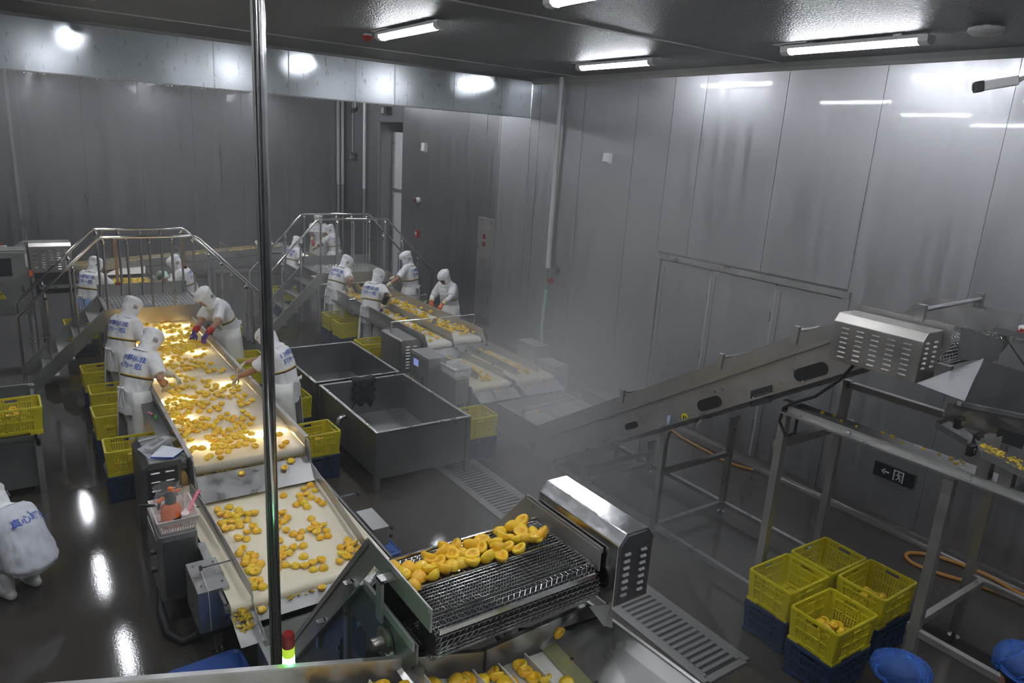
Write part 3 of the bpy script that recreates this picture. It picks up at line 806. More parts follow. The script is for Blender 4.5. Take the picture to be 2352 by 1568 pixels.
b = MB(); b.plate([(EX0 + 0.01, 4.5, 0.20), (EX1 - 0.01, 4.5, 0.20), (EX1 - 0.01, 2.97, 1.845), (EX0 + 0.01, 2.97, 1.845)], 0.004); b.plate([(EX0 + 0.01, 2.97, 1.845), (EX1 - 0.01, 2.97, 1.845), (EX1 - 0.01, 2.58, 1.845), (EX0 + 0.01, 2.58, 1.845)], 0.004); b.build('slide_bed', M['pit'], t)  # sheet coloured black so the interior below the mesh looks shaded
b = MB(); b.box(EX0 + 0.02, EX1 - 0.06, 2.388, 2.40, 1.874, 1.898); b.build('wiper_bar', M['chrome'], t)
b = MB(); b.tube([(EX0, 2.985, 1.912), (EX1, 2.985, 1.912)], 0.010, 8); b.build('cross_rod', M['chrome'], t)
b = MB(); b.tube([(EX0 + 0.01, 2.72, 1.902), (EX1 - 0.02, 2.72, 1.902)], 0.006, 6); b.build('cross_rod', M['chrome'], t)
# hood over the drive
hd = MB(); hd.prism([(2.40, 1.70), (2.40, 2.06), (2.45, 2.12), (2.60, 2.12), (2.65, 2.06), (2.65, 1.70)], 'y', 2.33, 3.02)
hood = hd.build('drive_hood', M['mirror'], t, bevel=0.004)
b = MB(); b.prism([(2.415, 1.715), (2.415, 2.055), (2.455, 2.105), (2.595, 2.105), (2.635, 2.055), (2.635, 1.715)], 'y', 2.324, 2.33); b.build('end_panel', M['steel_dark'], hood)
louvres(t, 'y', 2.322, -1, (2.46, 2.575), (1.76, 1.80, 1.84, 1.88, 1.92, 1.96, 2.0), 0.055, 0.012, 'steel_dark')
b = MB(); b.tube([(2.5, 2.4, 1.72), (2.42, 2.45, 1.55), (2.30, 2.6, 1.42), (2.2, 2.85, 1.3)], 0.014, 8); b.build('motor_cable', M['cable'], t, smooth=True)
b = MB(); b.plate([(2.30, 2.40, 1.70), (2.42, 2.36, 1.70), (2.43, 2.34, 1.56), (2.36, 2.34, 1.60)], 0.004); b.build('drip_plate', M['plate'], t)
b = MB(); b.beam((1.9, 2.72, 1.55), (2.0, 2.62, 1.33), 0.045, 0.03); b.box(1.86, 1.99, 2.68, 2.76, 1.545, 1.56); b.build('support_arm', M['plate'], t)
for x in (1.33, 2.42):
    b = MB(); b.box(x - 0.025, x + 0.025, 3.25, 3.30, 0.0, 1.45); b.build('leg', M['steel_dull'], t)
b = MB(); b.plate([(1.285, 2.76, 1.60), (1.345, 2.75, 1.615), (1.383, 2.5, 1.644), (1.362, 2.45, 1.57), (1.30, 2.5, 1.56)], 0.005); b.build('deflector', M['plate'], t)

# ---- trough with the cleated belt, front of the picture
t = thing('cleated_trough', 'long steel trough with white cleated belt rising under the mesh elevator', 'trough', (1.2, 2.2, 0))
RIM = [(-0.6, 2.245), (1.78, 1.485), (2.10, 1.50), (2.47, 1.515)]
BEL = [(-0.6, 2.13), (1.74, 1.385), (2.16, 1.36)]
b = MB(); b.prism(RIM + [(2.47, 1.40), (2.16, 1.30), (1.74, 1.30), (-0.6, 2.0)], 'y', 2.60, 2.606); b.build('side_wall', M['plate'], t)
b = MB(); b.prism(RIM + [(2.47, 1.40), (2.16, 1.30), (1.74, 1.30), (-0.6, 2.0)], 'y', 1.70, 1.706); b.build('side_wall', M['plate'], t)
for y in (2.612, 1.694):
    b = MB()
    for a, c in zip(RIM, RIM[1:]): b.beam((a[0], y, a[1]), (c[0], y, c[1]), 0.028, 0.010)
    b.build('rim', M['steel'], t)
b = MB(); b.plate([(2.48, 2.60, 1.53), (2.55, 1.72, 1.52), (2.20, 1.72, 1.36), (2.16, 2.60, 1.36)], 0.005); b.build('end_wall', M['steel'], t)
b = MB(); b.beam((2.485, 2.61, 1.535), (2.555, 1.71, 1.525), 0.02, 0.012); b.build('rim', M['steel'], t)
b = MB(); b.plate([(2.15, 2.57, 1.372), (2.10, 1.74, 1.372), (2.18, 1.74, 1.39), (2.23, 2.57, 1.40)], 0.003); b.build('wet_flap', M['yellow_wet'], t)
b = MB()
for a, c in zip(BEL, BEL[1:]):
    b.plate([(a[0], 2.57, a[1]), (c[0], 2.57, c[1]), (c[0], 1.74, c[1]), (a[0], 1.74, a[1])], 0.006)
b.build('belt', M['belt_white'], t)
cl = MB(); cl.prism([(-0.004, 0.0), (0.004, 0.0), (0.006, 0.055), (0.0, 0.055)], 'y', 1.76, 2.55); cme = cl.mesh('cleat', M['cleat'])
for x in (2.02, 1.85, 1.68, 1.40, 1.12, 0.84, 0.56, 0.28, 0.0):
    z = 1.385 + (1.74 - x) * 0.318 if x < 1.74 else 1.385 - (x - 1.74) * 0.06
    share(cme, 'cleat', t, Vector((x, 0, z)) - Vector((1.2, 2.2, 0)), (0, -0.15 if x > 1.74 else 0.18, 0))
b = MB(); b.box(1.79, 1.80, 2.594, 2.60, 1.37, 1.50); b.build('wall_seam', M['steel_dark'], t)
b = MB()
for y in (2.4, 2.2, 2.0, 1.85): b.lathe([(0.011, 0), (0.011, 0.008)], (2.215, y, 1.405), 6, 'z')
b.build('bolt', M['chrome'], t, kind='stuff')
for x in (0.2, 1.5, 2.4):
    for y in (1.72, 2.58):
        z = 1.36 if x > 1.7 else 1.32 + (1.74 - x) * 0.318
        b = MB(); b.box(x - 0.025, x + 0.025, y - 0.025, y + 0.025, 0, z); b.build('leg', M['steel_dull'], t)
b = MB(); b.plate([(0.48, 2.64, 1.84), (0.64, 2.64, 1.80), (0.66, 2.70, 1.78), (0.52, 2.70, 1.82)], 0.004); b.build('side_bracket', M['steel'], t)
b = MB()
for k in range(14):
    x = random.uniform(2.28, 2.5); f = random.uniform(0, 1); zz = 1.36 + (x - 2.2) / 0.32 * 0.15
    b.cbox((x, 1.8 + f * 0.75, zz + 0.008), (random.uniform(0.008, 0.02), random.uniform(0.006, 0.014), 0.008))
b.build('fruit_scraps', M['peach_bit'], t, kind='stuff')
# signal tower
t = thing('signal_tower', 'small signal tower lamp, red on top, glowing green below, on the trough edge', 'signal lamp', (0.805, 2.665, 1.70))
b = MB(); b.lathe([(0.026, 1.862), (0.026, 1.922), (0.023, 1.928), (0.001, 1.928)], (0.805, 2.665, 0), 20); b.build('red_lens', M['dark_red'], t, smooth=True)
b = MB(); b.lathe([(0.026, 1.816), (0.026, 1.860)], (0.805, 2.665, 0), 20); b.build('yellow_lens', M['yellow_lens'], t, smooth=True)
b = MB(); b.lathe([(0.026, 1.772), (0.026, 1.814)], (0.805, 2.665, 0), 20); b.build('green_lens', M['green_lamp'], t, smooth=True)
b = MB(); b.lathe([(0.027, 1.70), (0.027, 1.770)], (0.805, 2.665, 0), 20); b.box(0.79, 0.82, 2.61, 2.67, 1.69, 1.71); b.build('base', M['black'], t, smooth=True)
# foreground post
t = thing('steel_post', 'tall round stainless post standing in front of the left line', 'post', (0.95, 3.35, 0))
b = MB(); b.tube([(0.95, 3.35, 0.01), (0.95, 3.35, ZC)], 0.0265, 20); b.build('tube', M['chrome'], t, smooth=True)
b = MB(); b.lathe([(0.06, 0), (0.06, 0.01)], (0.95, 3.35, 0), 16); b.build('floor_flange', M['steel'], t)
b = MB(); b.lathe([(0.06, ZC - 0.008), (0.06, ZC)], (0.95, 3.35, 0), 16); b.build('ceiling_flange', M['steel'], t)
b = MB(); b.tube([(0.918, 3.34, 0.1), (0.918, 3.34, ZC - 0.05)], 0.006, 6); b.build('cable', M['steel_dull'], t)

# ---- right line: twin sorting lanes
t = thing('twin_lane_conveyor', 'twin lane white belt conveyor crossed by three rods, far line', 'conveyor', (5.8, 12, 0))
belt_loop(5.285, 5.725, 9.82, 19.2, 0.88, 0.055).build('belt', M['belt_white'], t, smooth=True)
belt_loop(5.775, 6.33, 9.90, 19.2, 0.88, 0.055).build('belt', M['belt_white'], t, smooth=True)
for x in (5.27, 5.75, 6.345):
    b = MB(); b.prism([(9.86, 0.72), (9.72, 0.80), (9.86, 1.02), (19.3, 1.02), (19.3, 0.72)], 'x', x - 0.006, x + 0.006)
    if x != 5.75: b.box(x - (0.03 if x < 5.5 else 0), x + (0.03 if x > 6 else 0), 9.9, 19.3, 1.014, 1.021)
    b.build('side_rail', M['plate'], t)
b = MB(); b.plate([(5.28, 9.74, 0.80), (5.74, 9.74, 0.80), (5.74, 9.5, 0.69), (5.26, 9.5, 0.69)], 0.004); b.build('chute_plate', M['steel'], t)
b = MB(); b.plate([(5.78, 9.82, 0.80), (6.34, 9.82, 0.80), (6.36, 9.6, 0.69), (5.9, 9.6, 0.69)], 0.004); b.build('chute_plate', M['steel'], t)
b = MB(); b.box(5.16, 5.26, 10.8, 19, 0.80, 0.81); b.build('work_shelf', M['steel_dark'], t)
b = MB(); b.box(6.36, 6.5, 10.2, 19, 0.80, 0.81); b.build('work_shelf', M['steel_dull'], t)
for y in (10.45, 12.25, 13.75):
    b = MB(); b.tube([(4.95, y, 1.12), (6.55, y, 1.12)], 0.013, 8); rod = b.build('guide_rod', M['chrome'], t)
    b = MB(); b.tube([(6.55, y, 1.12), (6.55, y, 0.98), (6.37, y, 0.86)], 0.012, 6); b.box(4.94, 4.97, y - 0.012, y + 0.012, 0.86, 1.13); b.box(4.94, 5.27, y - 0.012, y + 0.012, 0.86, 0.88); b.build('rod_bracket', M['steel'], rod)
    b = MB(); b.plate([(5.68, y, 1.02), (5.82, y, 1.02), (5.765, y, 1.13), (5.735, y, 1.13)], 0.004); b.build('hanger_plate', M['plate'], rod)
legs(t, (5.3, 6.32), (10.1, 12.0, 14.6, 17.0, 18.9), 0.74)
# lower pair
t = thing('lower_lane_conveyor', 'narrow cream belt with guards feeding the water tank, lane nearer the vats', 'conveyor', (5.5, 9, 0))
belt_loop(5.16, 5.80, 8.22, 9.95, 0.68, 0.05).build('belt', M['belt'], t, smooth=True)
roller(t, 5.14, 5.85, 8.22, 0.63, 0.042, 'steel_dull')
b = MB(); b.plate([(5.32, 9.8, 0.80), (5.39, 8.42, 0.80), (5.39, 8.42, 0.69), (5.32, 9.8, 0.69)], 0.005); b.build('guard', M['plate'], t)
b = MB(); b.plate([(5.72, 9.7, 0.80), (5.80, 8.38, 0.80), (5.80, 8.38, 0.69), (5.72, 9.7, 0.69)], 0.005); b.build('guard', M['plate'], t)
b = MB(); b.plate([(5.17, 8.17, 0.60), (5.86, 8.17, 0.60), (5.88, 7.98, 0.50), (5.18, 7.98, 0.50)], 0.004); b.build('chute_plate', M['steel'], t)
b = MB(); b.plate([(5.42, 8.14, 0.66), (5.42, 7.95, 0.52), (5.42, 8.0, 0.62)], 0.004); b.build('chute_fin', M['steel'], t)
for x in (5.14, 5.82):
    b = MB(); b.box(x - 0.012, x + 0.012, 8.2, 9.95, 0.54, 0.68); b.build('side_rail', M['steel_dark'], t)
legs(t, (5.16, 5.80), (8.5, 9.6), 0.56)
for y in (8.7, 9.5): knob(t, (5.83, y, 0.76), (0, 0, 1))
t = thing('lower_lane_conveyor', 'narrow cream belt with guards feeding the water tank, lane nearer the wall', 'conveyor', (6.2, 9, 0))
belt_loop(5.92, 6.60, 8.22, 9.95, 0.68, 0.05).build('belt', M['belt'], t, smooth=True)
roller(t, 5.90, 6.64, 8.22, 0.63, 0.042, 'steel_dull')
b = MB(); b.plate([(6.02, 9.85, 0.82), (6.04, 8.35, 0.80), (6.04, 8.35, 0.69), (6.02, 9.85, 0.69)], 0.005); b.build('guard', M['plate'], t)
b = MB(); b.plate([(6.40, 9.75, 0.82), (6.45, 8.35, 0.80), (6.45, 8.35, 0.69), (6.40, 9.75, 0.69)], 0.005); b.build('guard', M['plate'], t)
b = MB(); b.plate([(5.95, 8.17, 0.60), (6.66, 8.17, 0.60), (6.68, 7.98, 0.50), (5.97, 7.98, 0.50)], 0.004); b.build('chute_plate', M['steel'], t)
b = MB(); b.plate([(6.38, 8.14, 0.66), (6.38, 7.98, 0.52), (6.38, 8.05, 0.66)], 0.004); b.build('chute_fin', M['steel'], t)
for x in (5.90, 6.62):
    b = MB(); b.box(x - 0.012, x + 0.012, 8.2, 9.95, 0.54, 0.68); b.build('side_rail', M['steel_dark'], t)
legs(t, (5.92, 6.60), (8.5, 9.6), 0.56)
for y in (8.9, 9.6): knob(t, (6.52, y, 0.76), (0, 0, 1))
for y in (8.75, 9.35): knob(t, (5.98, y, 0.76), (0, 0, 1))
def boxcab(name, label, cat, x0, x1, y0, y1, z0, z1, mat='steel', chamfer=0.0, leg=True):
    t = thing(name, label, cat, ((x0 + x1) / 2, (y0 + y1) / 2, 0))
    b = MB()
    if chamfer: b.prism([(x0, z0), (x1, z0), (x1, z1 - chamfer), (x1 - chamfer, z1), (x0 + chamfer * 0.3, z1), (x0, z1 - chamfer * 0.3)], 'y', y0, y1)
    else: b.box(x0, x1, y0, y1, z0, z1)
    b.build('casing', M[mat], t, bevel=0.005)
    if leg: legs(t, (x0 + 0.04, x1 - 0.04), (y0 + 0.05, y1 - 0.05), z0, 0.04, foot=False)
    return t
t = boxcab('motor_cover', 'grey louvred motor cover beside the twin lane conveyor', 'motor cover', 4.88, 5.24, 9.92, 10.68, 0.40, 0.95, 'steel_dull', 0.07)
louvres(t, 'y', 9.918, -1, (5.0, 5.13), [0.48 + 0.05 * i for i in range(8)], 0.08, 0.014, 'steel')
t = boxcab('control_cabinet', 'steel control cabinet with a small lit screen beside the far line', 'cabinet', 4.73, 5.03, 8.72, 9.28, 0.28, 1.0, 'steel_dull')
b = MB(); b.box(4.722, 4.73, 8.75, 9.25, 0.32, 0.97); dr = b.build('door', M['steel_dull'], t, bevel=0.003)
b = MB(); b.box(4.716, 4.722, 9.02, 9.16, 0.80, 0.90); b.build('screen', M['screen'], dr)
b = MB(); b.box(4.69, 4.722, 8.82, 8.84, 0.55, 0.70); b.build('handle', M['chrome'], dr)
for y in (8.98, 9.1):
    b = MB(); b.tube([(4.722, y, 0.70), (4.70, y, 0.70)], 0.015, 8); b.build('push_button', M['black'], dr)
b = MB(); b.prism([(9.16, 0.56), (9.22, 0.56), (9.19, 0.61)], 'x', 4.718, 4.722); b.build('warning_sticker', M['yellow_tri'], dr)
t = boxcab('drive_box', 'steel drive box carrying the white basket on the far line', 'motor cover', 4.93, 5.15, 8.27, 8.78, 0.42, 0.80, 'steel_dull')
t = boxcab('drive_box', 'steel drive box against the wall behind the far belts, upper of two', 'motor cover', 6.70, 6.96, 8.80, 9.30, 0.58, 0.95, 'steel_dull')
t = boxcab('drive_box', 'steel drive box beside the end of the lane nearest the wall, lower of two', 'motor cover', 6.64, 6.90, 8.19, 8.66, 0.42, 0.80, 'steel_dull')
# steaming tank
t = thing('water_tank', 'wide open steel tank in the steam at the foot of the long elevator', 'tank', (6.0, 7.3, 0))
open_tank(t, 5.42, 6.55, 6.55, 7.85, 0.12, 0.50, 'plate', 0.025, 0.40)
b = MB(); b.box(5.98, 6.0, 6.6, 7.8, 0.38, 0.46); b.build('divider', M['steel'], t)
b = MB(); b.tube([(5.42, 7.3, 0.58), (6.5, 7.42, 0.58)], 0.014, 8); b.build('cross_rod', M['chrome'], t)
for x, y in ((5.42, 7.3), (6.5, 7.42)):
    b = MB(); b.box(x - 0.015, x + 0.015, y - 0.015, y + 0.015, 0.5, 0.62); b.build('rod_post', M['steel'], t)
legs(t, (5.45, 6.52), (6.6, 7.8), 0.12, 0.04, foot=False)

# ---- long elevator on the right
t = thing('long_elevator', 'long inclined elevator rising through the steam to the louvred hood', 'elevator', (5.95, 4.5, 0))
QX0, QX1 = 5.40, 6.50
def lin(y): return 0.44 + (7.05 - y) * 0.605
GU = [(7.25, 0.32), (3.22, 2.76), (2.26, 2.98)]
UP = [(7.10, 0.42), (3.17, 2.79), (2.95, 2.98), (2.26, 2.98)]
MID = [(2.26, 2.80), (3.05, 2.70), (7.0, 0.27)]
LOW = [(2.40, 2.52), (2.80, 2.53), (6.60, 0.16), (7.0, 0.10)]
for x, s in ((QX0, -1), (QX1, 1)):
    b = MB(); b.prism(UP + [(2.26, 2.80), (3.05, 2.66), (7.1, 0.22)], 'x', x - 0.003, x + 0.003); b.build('guard', M['plate'], t)
    xx = x + s * 0.035
    b = MB(); b.prism(MID + LOW[::-1], 'x', xx - 0.004, xx + 0.004); fp = b.build('frame_plate', M['plate'], t)
    b = MB(); b.beam((xx + s * 0.012, 3.05, 2.70), (xx + s * 0.012, 7.0, 0.27), 0.03, 0.03); b.build('flange', M['steel'], fp)
    b = MB(); b.beam((xx + s * 0.012, 2.80, 2.535), (xx + s * 0.012, 6.60, 0.165), 0.04, 0.02); b.build('lower_flange', M['steel'], fp)
    b = MB()
    for y, dz in ((3.4, -0.05), (3.5, -0.12), (3.75, -0.20), (4.1, -0.02), (4.18, -0.02), (4.6, -0.22), (5.0, -0.05), (5.6, -0.2), (3.3, -0.18), (5.1, -0.05)):
        b.lathe([(0.012, 0), (0.012, s * 0.012)], (xx + s * 0.004, y, lin(y) - 0.28 + dz), 6, 'x')
    b.build('bolt', M['chrome'], fp, kind='stuff')
xx = QX0 - 0.042
def slot(y, z, ln, h):
    a = math.atan(0.605); b = MB(); pts = []
    for k in range(7): an = PI / 2 + PI * k / 6; pts.append((math.cos(an) * h - ln / 2, math.sin(an) * h))
    for k in range(7): an = -PI / 2 + PI * k / 6; pts.append((math.cos(an) * h + ln / 2, math.sin(an) * h))
    pts = [(y - (u * math.cos(a) - v * math.sin(a)), z + u * math.sin(a) + v * math.cos(a)) for u, v in pts]
    b.prism(pts, 'x', xx - 0.003, xx + 0.0); return b.build('slot_shade_patch', M['pit'], t)  # black lozenge laid on the plate as the shade of a slot, no hole
slot(4.23, 1.74, 0.20, 0.055); slot(3.25, 2.35, 0.22, 0.055); slot(5.22, 1.15, 0.14, 0.035)
b = MB(); b.plate([(xx - 0.003, 3.56, 1.98), (xx - 0.003, 3.77, 1.86), (xx - 0.003, 3.79, 2.01), (xx - 0.003, 3.59, 2.13)], 0.003); npl = b.build('name_plate', M['name_plate'], t)
b = MB()
for k in range(4):
    f = 0.03 + 0.028 * k
    b.beam((xx - 0.006, 3.60, 2.09 - f), (xx - 0.006, 3.75, 2.005 - f), 0.004, 0.002)
b.build('plate_lettering', M['tag_grey'], npl)
# round yellow label with small print beside it
b = MB(); b.lathe([(0.045, 0), (0.045, 0.002)], (xx - 0.003, 4.50, 1.50), 20, 'x'); lb = b.build('round_label', M['yellow_tri'], t)
b = MB(); b.box(xx - 0.006, xx - 0.003, 4.485, 4.495, 1.485, 1.52); b.box(xx - 0.006, xx - 0.003, 4.51, 4.52, 1.48, 1.515); b.build('label_marks', M['name_plate'], lb)
b = MB()
for i, (y0, y1, z) in enumerate(((4.26, 4.42, 1.58), (4.29, 4.34, 1.52))): b.beam((xx - 0.004, y1, z - 0.05), (xx - 0.004, y0, z + 0.04), 0.03 if i == 0 else 0.012, 0.002, (1, 0, 0))
b.build('label_print', M['tag_grey'], lb)
b = MB(); b.plate([(xx - 0.003, 4.68, 1.46), (xx - 0.003, 4.73, 1.44), (xx - 0.003, 4.715, 1.34), (xx - 0.003, 4.69, 1.32)], 0.002); b.build('tape_remnant', M['tag_blue'], t)
for y in (4.25, 5.5, 3.52):
    z = lin(y) + 0.02
    b = MB(); b.tube([(QX0, y - 0.05, z + 0.05), (QX1, y - 0.05, z + 0.03)], 0.016, 8); b.build('spreader_rod', M['chrome'], t, smooth=True)
    for x in (QX0, QX1):
        b = MB(); b.box(x - 0.02, x + 0.02, y - 0.08, y - 0.03, z - 0.06, z + 0.09); b.build('rod_clamp', M['steel'], t)
b = MB(); b.tube([(QX0, 2.5, 3.04), (QX1, 2.58, 3.03)], 0.018, 8); b.build('spreader_rod', M['chrome'], t, smooth=True)
for x, y in ((QX0, 2.5), (QX1, 2.58)):
    b = MB(); b.box(x - 0.022, x + 0.022, y - 0.03, y + 0.03, 2.96, 3.08); b.build('rod_clamp', M['steel'], t)
b = MB(); b.plate([(QX0 + 0.01, 7.0, 0.22), (QX1 - 0.01, 7.0, 0.22), (QX1 - 0.01, 3.1, 2.62), (QX0 + 0.01, 3.1, 2.62)], 0.004); b.plate([(QX0 + 0.01, 3.1, 2.62), (QX1 - 0.01, 3.1, 2.62), (QX1 - 0.01, 2.5, 2.76), (QX0 + 0.01, 2.5, 2.76)], 0.004); b.build('slide_bed', M['name_plate'], t)
roll = []
for k in range(9):
    a = PI / 2 + PI * k / 8; roll.append((2.42 + 0.10 * math.cos(a), 2.70 + 0.10 * math.sin(a)))
mesh_belt(t, QX0 + 0.02, QX1 - 0.02, [(3.0, 2.73)] + roll + [(2.6, 2.60)], 0.0245, 0.022, 0.002)
b = MB(); b.tube([(QX0 + 0.02, 2.42, 2.70), (QX1 - 0.02, 2.42, 2.70)], 0.078, 14); b.build('end_roller', M['name_plate'], t, smooth=True)
b = MB(); b.box(QX0 - 0.06, QX0 - 0.005, 2.2, 2.30, 2.63, 2.70); b.build('bearing_block', M['plate'], t)
hd = MB(); hd.prism([(5.09, 2.58), (5.09, 2.88), (5.14, 2.94), (5.355, 2.94), (5.355, 2.58)], 'y', 2.30, 2.97)
hood = hd.build('drive_hood', M['louvre'], t, bevel=0.004)
louvres(t, 'x', 5.088, -1, [2.40 + 0.117 * i for i in range(5)], [2.615 + 0.037 * i for i in range(7)], 0.062, 0.009, 'steel')
louvres(t, 'y', 2.298, -1, (5.15, 5.27), [2.68 + 0.036 * i for i in range(6)], 0.05, 0.012, 'steel_dull')
b = MB(); b.tube([(5.15, 2.78, 2.58), (5.17, 2.88, 2.42), (5.24, 3.10, 2.20), (5.30, 3.32, 2.06), (5.33, 3.42, 1.98), (5.33, 3.44, 1.85), (5.33, 3.36, 1.74), (5.33, 3.28, 1.80), (5.33, 3.28, 1.93)], 0.013, 8); b.build('motor_cable', M['cable'], t, smooth=True)
# legs of the elevator
for y, z in ((4.80, 1.18), (6.0, 0.42)):
    for x in (5.44, 6.56):
        b = MB(); b.box(x - 0.03, x + 0.03, y - 0.03, y + 0.03, 0.05, z); lg = b.build('leg', M['steel_dull'], t)
        b = MB(); b.lathe([(0.045, 0.0), (0.045, 0.012), (0.016, 0.02), (0.016, 0.06)], (x, y, 0), 10); b.build('foot', M['chrome'], lg, smooth=True)
        b = MB(); b.plate([(x, y - 0.06, z + 0.06), (x, y + 0.05, z - 0.01), (x, y + 0.03, z - 0.08), (x, y - 0.03, z - 0.1)], 0.05); b.build('leg_bracket', M['steel'], lg)
    b = MB(); b.box(5.44, 6.56, y - 0.025, y + 0.025, z * 0.62, z * 0.62 + 0.05); b.build('cross_brace', M['steel_dull'], t)
    b = MB(); b.box(5.44, 6.56, y - 0.025, y + 0.025, 0.10, 0.15); b.build('cross_brace', M['steel_dull'], t)
for x in (5.44, 6.56):
    b = MB(); b.box(x - 0.025, x + 0.025, 3.5, 7.9, 0.10, 0.15); b.build('base_rail', M['steel'], t)

# ---- high frame under the upper right machine
t = thing('tall_frame', 'tall square-tube frame carrying the machine at the upper right', 'frame', (6.0, 2.8, 0))
for x, y, zt in ((5.42, 3.45, 2.02), (6.62, 3.60, 2.0), (5.42, 2.06, 1.93), (6.62, 2.2, 1.93), (5.42, 0.6, 1.93), (6.62, 0.6, 1.93)):
    b = MB(); b.box(x - 0.035, x + 0.035, y - 0.035, y + 0.035, 0.06, zt); lg = b.build('leg', M['plate'], t)
    b = MB(); b.lathe([(0.05, 0.0), (0.05, 0.012), (0.018, 0.022), (0.018, 0.07)], (x, y, 0), 10); b.build('foot', M['chrome'], lg, smooth=True)
b = MB(); b.box(5.385, 5.455, 0.4, 3.45, 1.93, 1.99); b.build('top_beam', M['steel'], t)
b = MB(); b.box(5.31, 5.385, 0.4, 3.45, 1.93, 1.945); b.box(5.455, 5.56, 0.4, 3.40, 1.985, 1.99); b.build('beam_ledge', M['steel'], t)
b = MB(); b.box(6.585, 6.655, 0.4, 3.6, 1.93, 1.99); b.build('top_beam', M['steel_dull'], t)
for y in (3.5,):
    b = MB(); b.box(5.42, 6.62, y - 0.03, y + 0.03, 1.55, 1.62); b.build('cross_brace', M['plate'], t)
for y in (2.1,):
    b = MB(); b.box(5.42, 6.62, y - 0.025, y + 0.025, 0.58, 0.64); b.build('cross_brace', M['plate'], t)
b = MB(); b.box(6.595, 6.645, 0.5, 2.2, 0.60, 0.65); b.build('low_rail', M['plate'], t)
b = MB(); b.box(5.395, 5.445, 0.5, 2.06, 0.58, 0.63); b.build('low_rail', M['plate'], t)
b = MB()
for k in range(16):
    y = random.uniform(1.9, 3.2); b.cbox((random.uniform(5.46, 5.55), y, 1.995), (random.uniform(0.01, 0.03), random.uniform(0.01, 0.03), 0.012))
b.build('fruit_scraps', M['peach_bit'], t, kind='stuff')
b = MB(); b.lathe([(0.02, 0), (0.02, 0.04)], (5.37, 2.85, 1.96), 6, 'x'); b.build('bolt', M['chrome'], t)
# ---- receiving hopper and tray at the upper right
t = thing('receiving_hopper', 'polished steel hopper under the long elevator, cut by the right frame edge', 'hopper', (5.8, 1.9, 2.0))
b = MB(); b.plate([(4.67, 2.1, 2.70), (5.58, 2.1, 2.76), (4.66, 1.8, 2.68)], 0.004); b.build('end_plate', M['mirror'], t)
b = MB(); b.plate([(5.325, 2.0, 2.81), (6.9, 1.98, 2.42), (6.9, 1.95, 2.12), (5.045, 1.95, 2.57)], 0.004); b.build('inner_plate', M['scale_brown'] if False else M['steel_dark'], t)
b = MB(); b.plate([(4.92, 2.0, 2.58), (5.25, 1.92, 2.50), (6.6, 1.65, 2.15), (6.6, 1.65, 1.92), (5.45, 1.86, 2.24), (5.14, 2.0, 2.37), (4.91, 2.0, 2.46)], 0.005); b.build('side_plate', M['plate'], t)
b = MB(); b.beam((5.0, 1.96, 2.56), (6.6, 1.60, 2.20), 0.03, 0.03); b.build('edge_flange', M['steel'], t)
b = MB(); b.plate([(5.37, 1.835, 2.37), (5.73, 1.78, 2.265), (5.72, 1.78, 2.165), (5.38, 1.835, 2.275)], 0.003); b.build('name_plate', M['name_plate'], t)
b = MB(); b.plate([(5.46, 2.24, 2.97), (6.18, 2.22, 2.80), (6.16, 2.22, 2.64), (5.52, 2.24, 2.72)], 0.004); b.build('splash_plate', M['bag'] if False else M['steel_dull'], t)
b = MB(); b.plate([(6.0, 2.24, 2.92), (6.9, 2.2, 2.76), (6.9, 2.2, 2.72), (6.0, 2.24, 2.87)], 0.01); b.build('top_flange', M['steel'], t)
b = MB(); b.tube([(6.1, 2.2, 2.86), (6.65, 2.2, 2.55)], 0.008, 6); b.build('stay_rod', M['steel'], t)
b = MB(); b.box(5.9, 6.0, 1.6, 1.7, 1.99, 2.45); b.build('support_post', M['plate'], t)
b = MB(); b.box(5.36, 5.44, 1.82, 1.9, 1.99, 2.30); b.build('support_post', M['plate'], t)
t = thing('drip_tray', 'narrow sloping steel tray strewn with wet yellow scraps below the hopper', 'tray', (5.3, 1.8, 2.0))
b = MB(); b.plate([(5.10, 1.86, 2.33), (6.1, 1.70, 1.93), (5.7, 1.50, 1.95), (4.80, 1.70, 2.35)], 0.004); b.build('tray_bottom', M['steel_dark'], t)
b = MB(); b.plate([(4.79, 1.69, 2.38), (5.71, 1.49, 1.97), (5.71, 1.49, 1.93), (4.79, 1.69, 2.33)], 0.005); b.build('tray_edge', M['steel'], t)
b = MB(); b.plate([(4.86, 2.02, 2.40), (5.32, 2.1, 2.34), (5.46, 1.98, 2.22), (5.06, 1.88, 2.28)], 0.004); b.build('end_tray', M['plate'], t)
b = MB(); b.plate([(4.86, 2.02, 2.44), (5.06, 1.88, 2.32), (5.06, 1.88, 2.28), (4.86, 2.02, 2.40)], 0.004); b.plate([(4.86, 2.02, 2.44), (5.32, 2.1, 2.38), (5.32, 2.1, 2.34), (4.86, 2.02, 2.40)], 0.004); b.build('tray_edge', M['steel'], t)
b = MB()
for k in range(120):
    u, w = random.random(), random.random()
    p = Vector((5.10, 1.86, 2.33)).lerp(Vector((6.1, 1.70, 1.93)), u * 0.9 + 0.05).lerp(Vector((4.80, 1.70, 2.35)).lerp(Vector((5.7, 1.50, 1.95)), u * 0.9 + 0.05), w * 0.8 + 0.1)
    b.ball((p.x, p.y, p.z + 0.008), (random.uniform(0.008, 0.022), random.uniform(0.008, 0.018), 0.008), 6, 4)
b.build('wet_scraps', M['peach_bit'], t, kind='stuff')
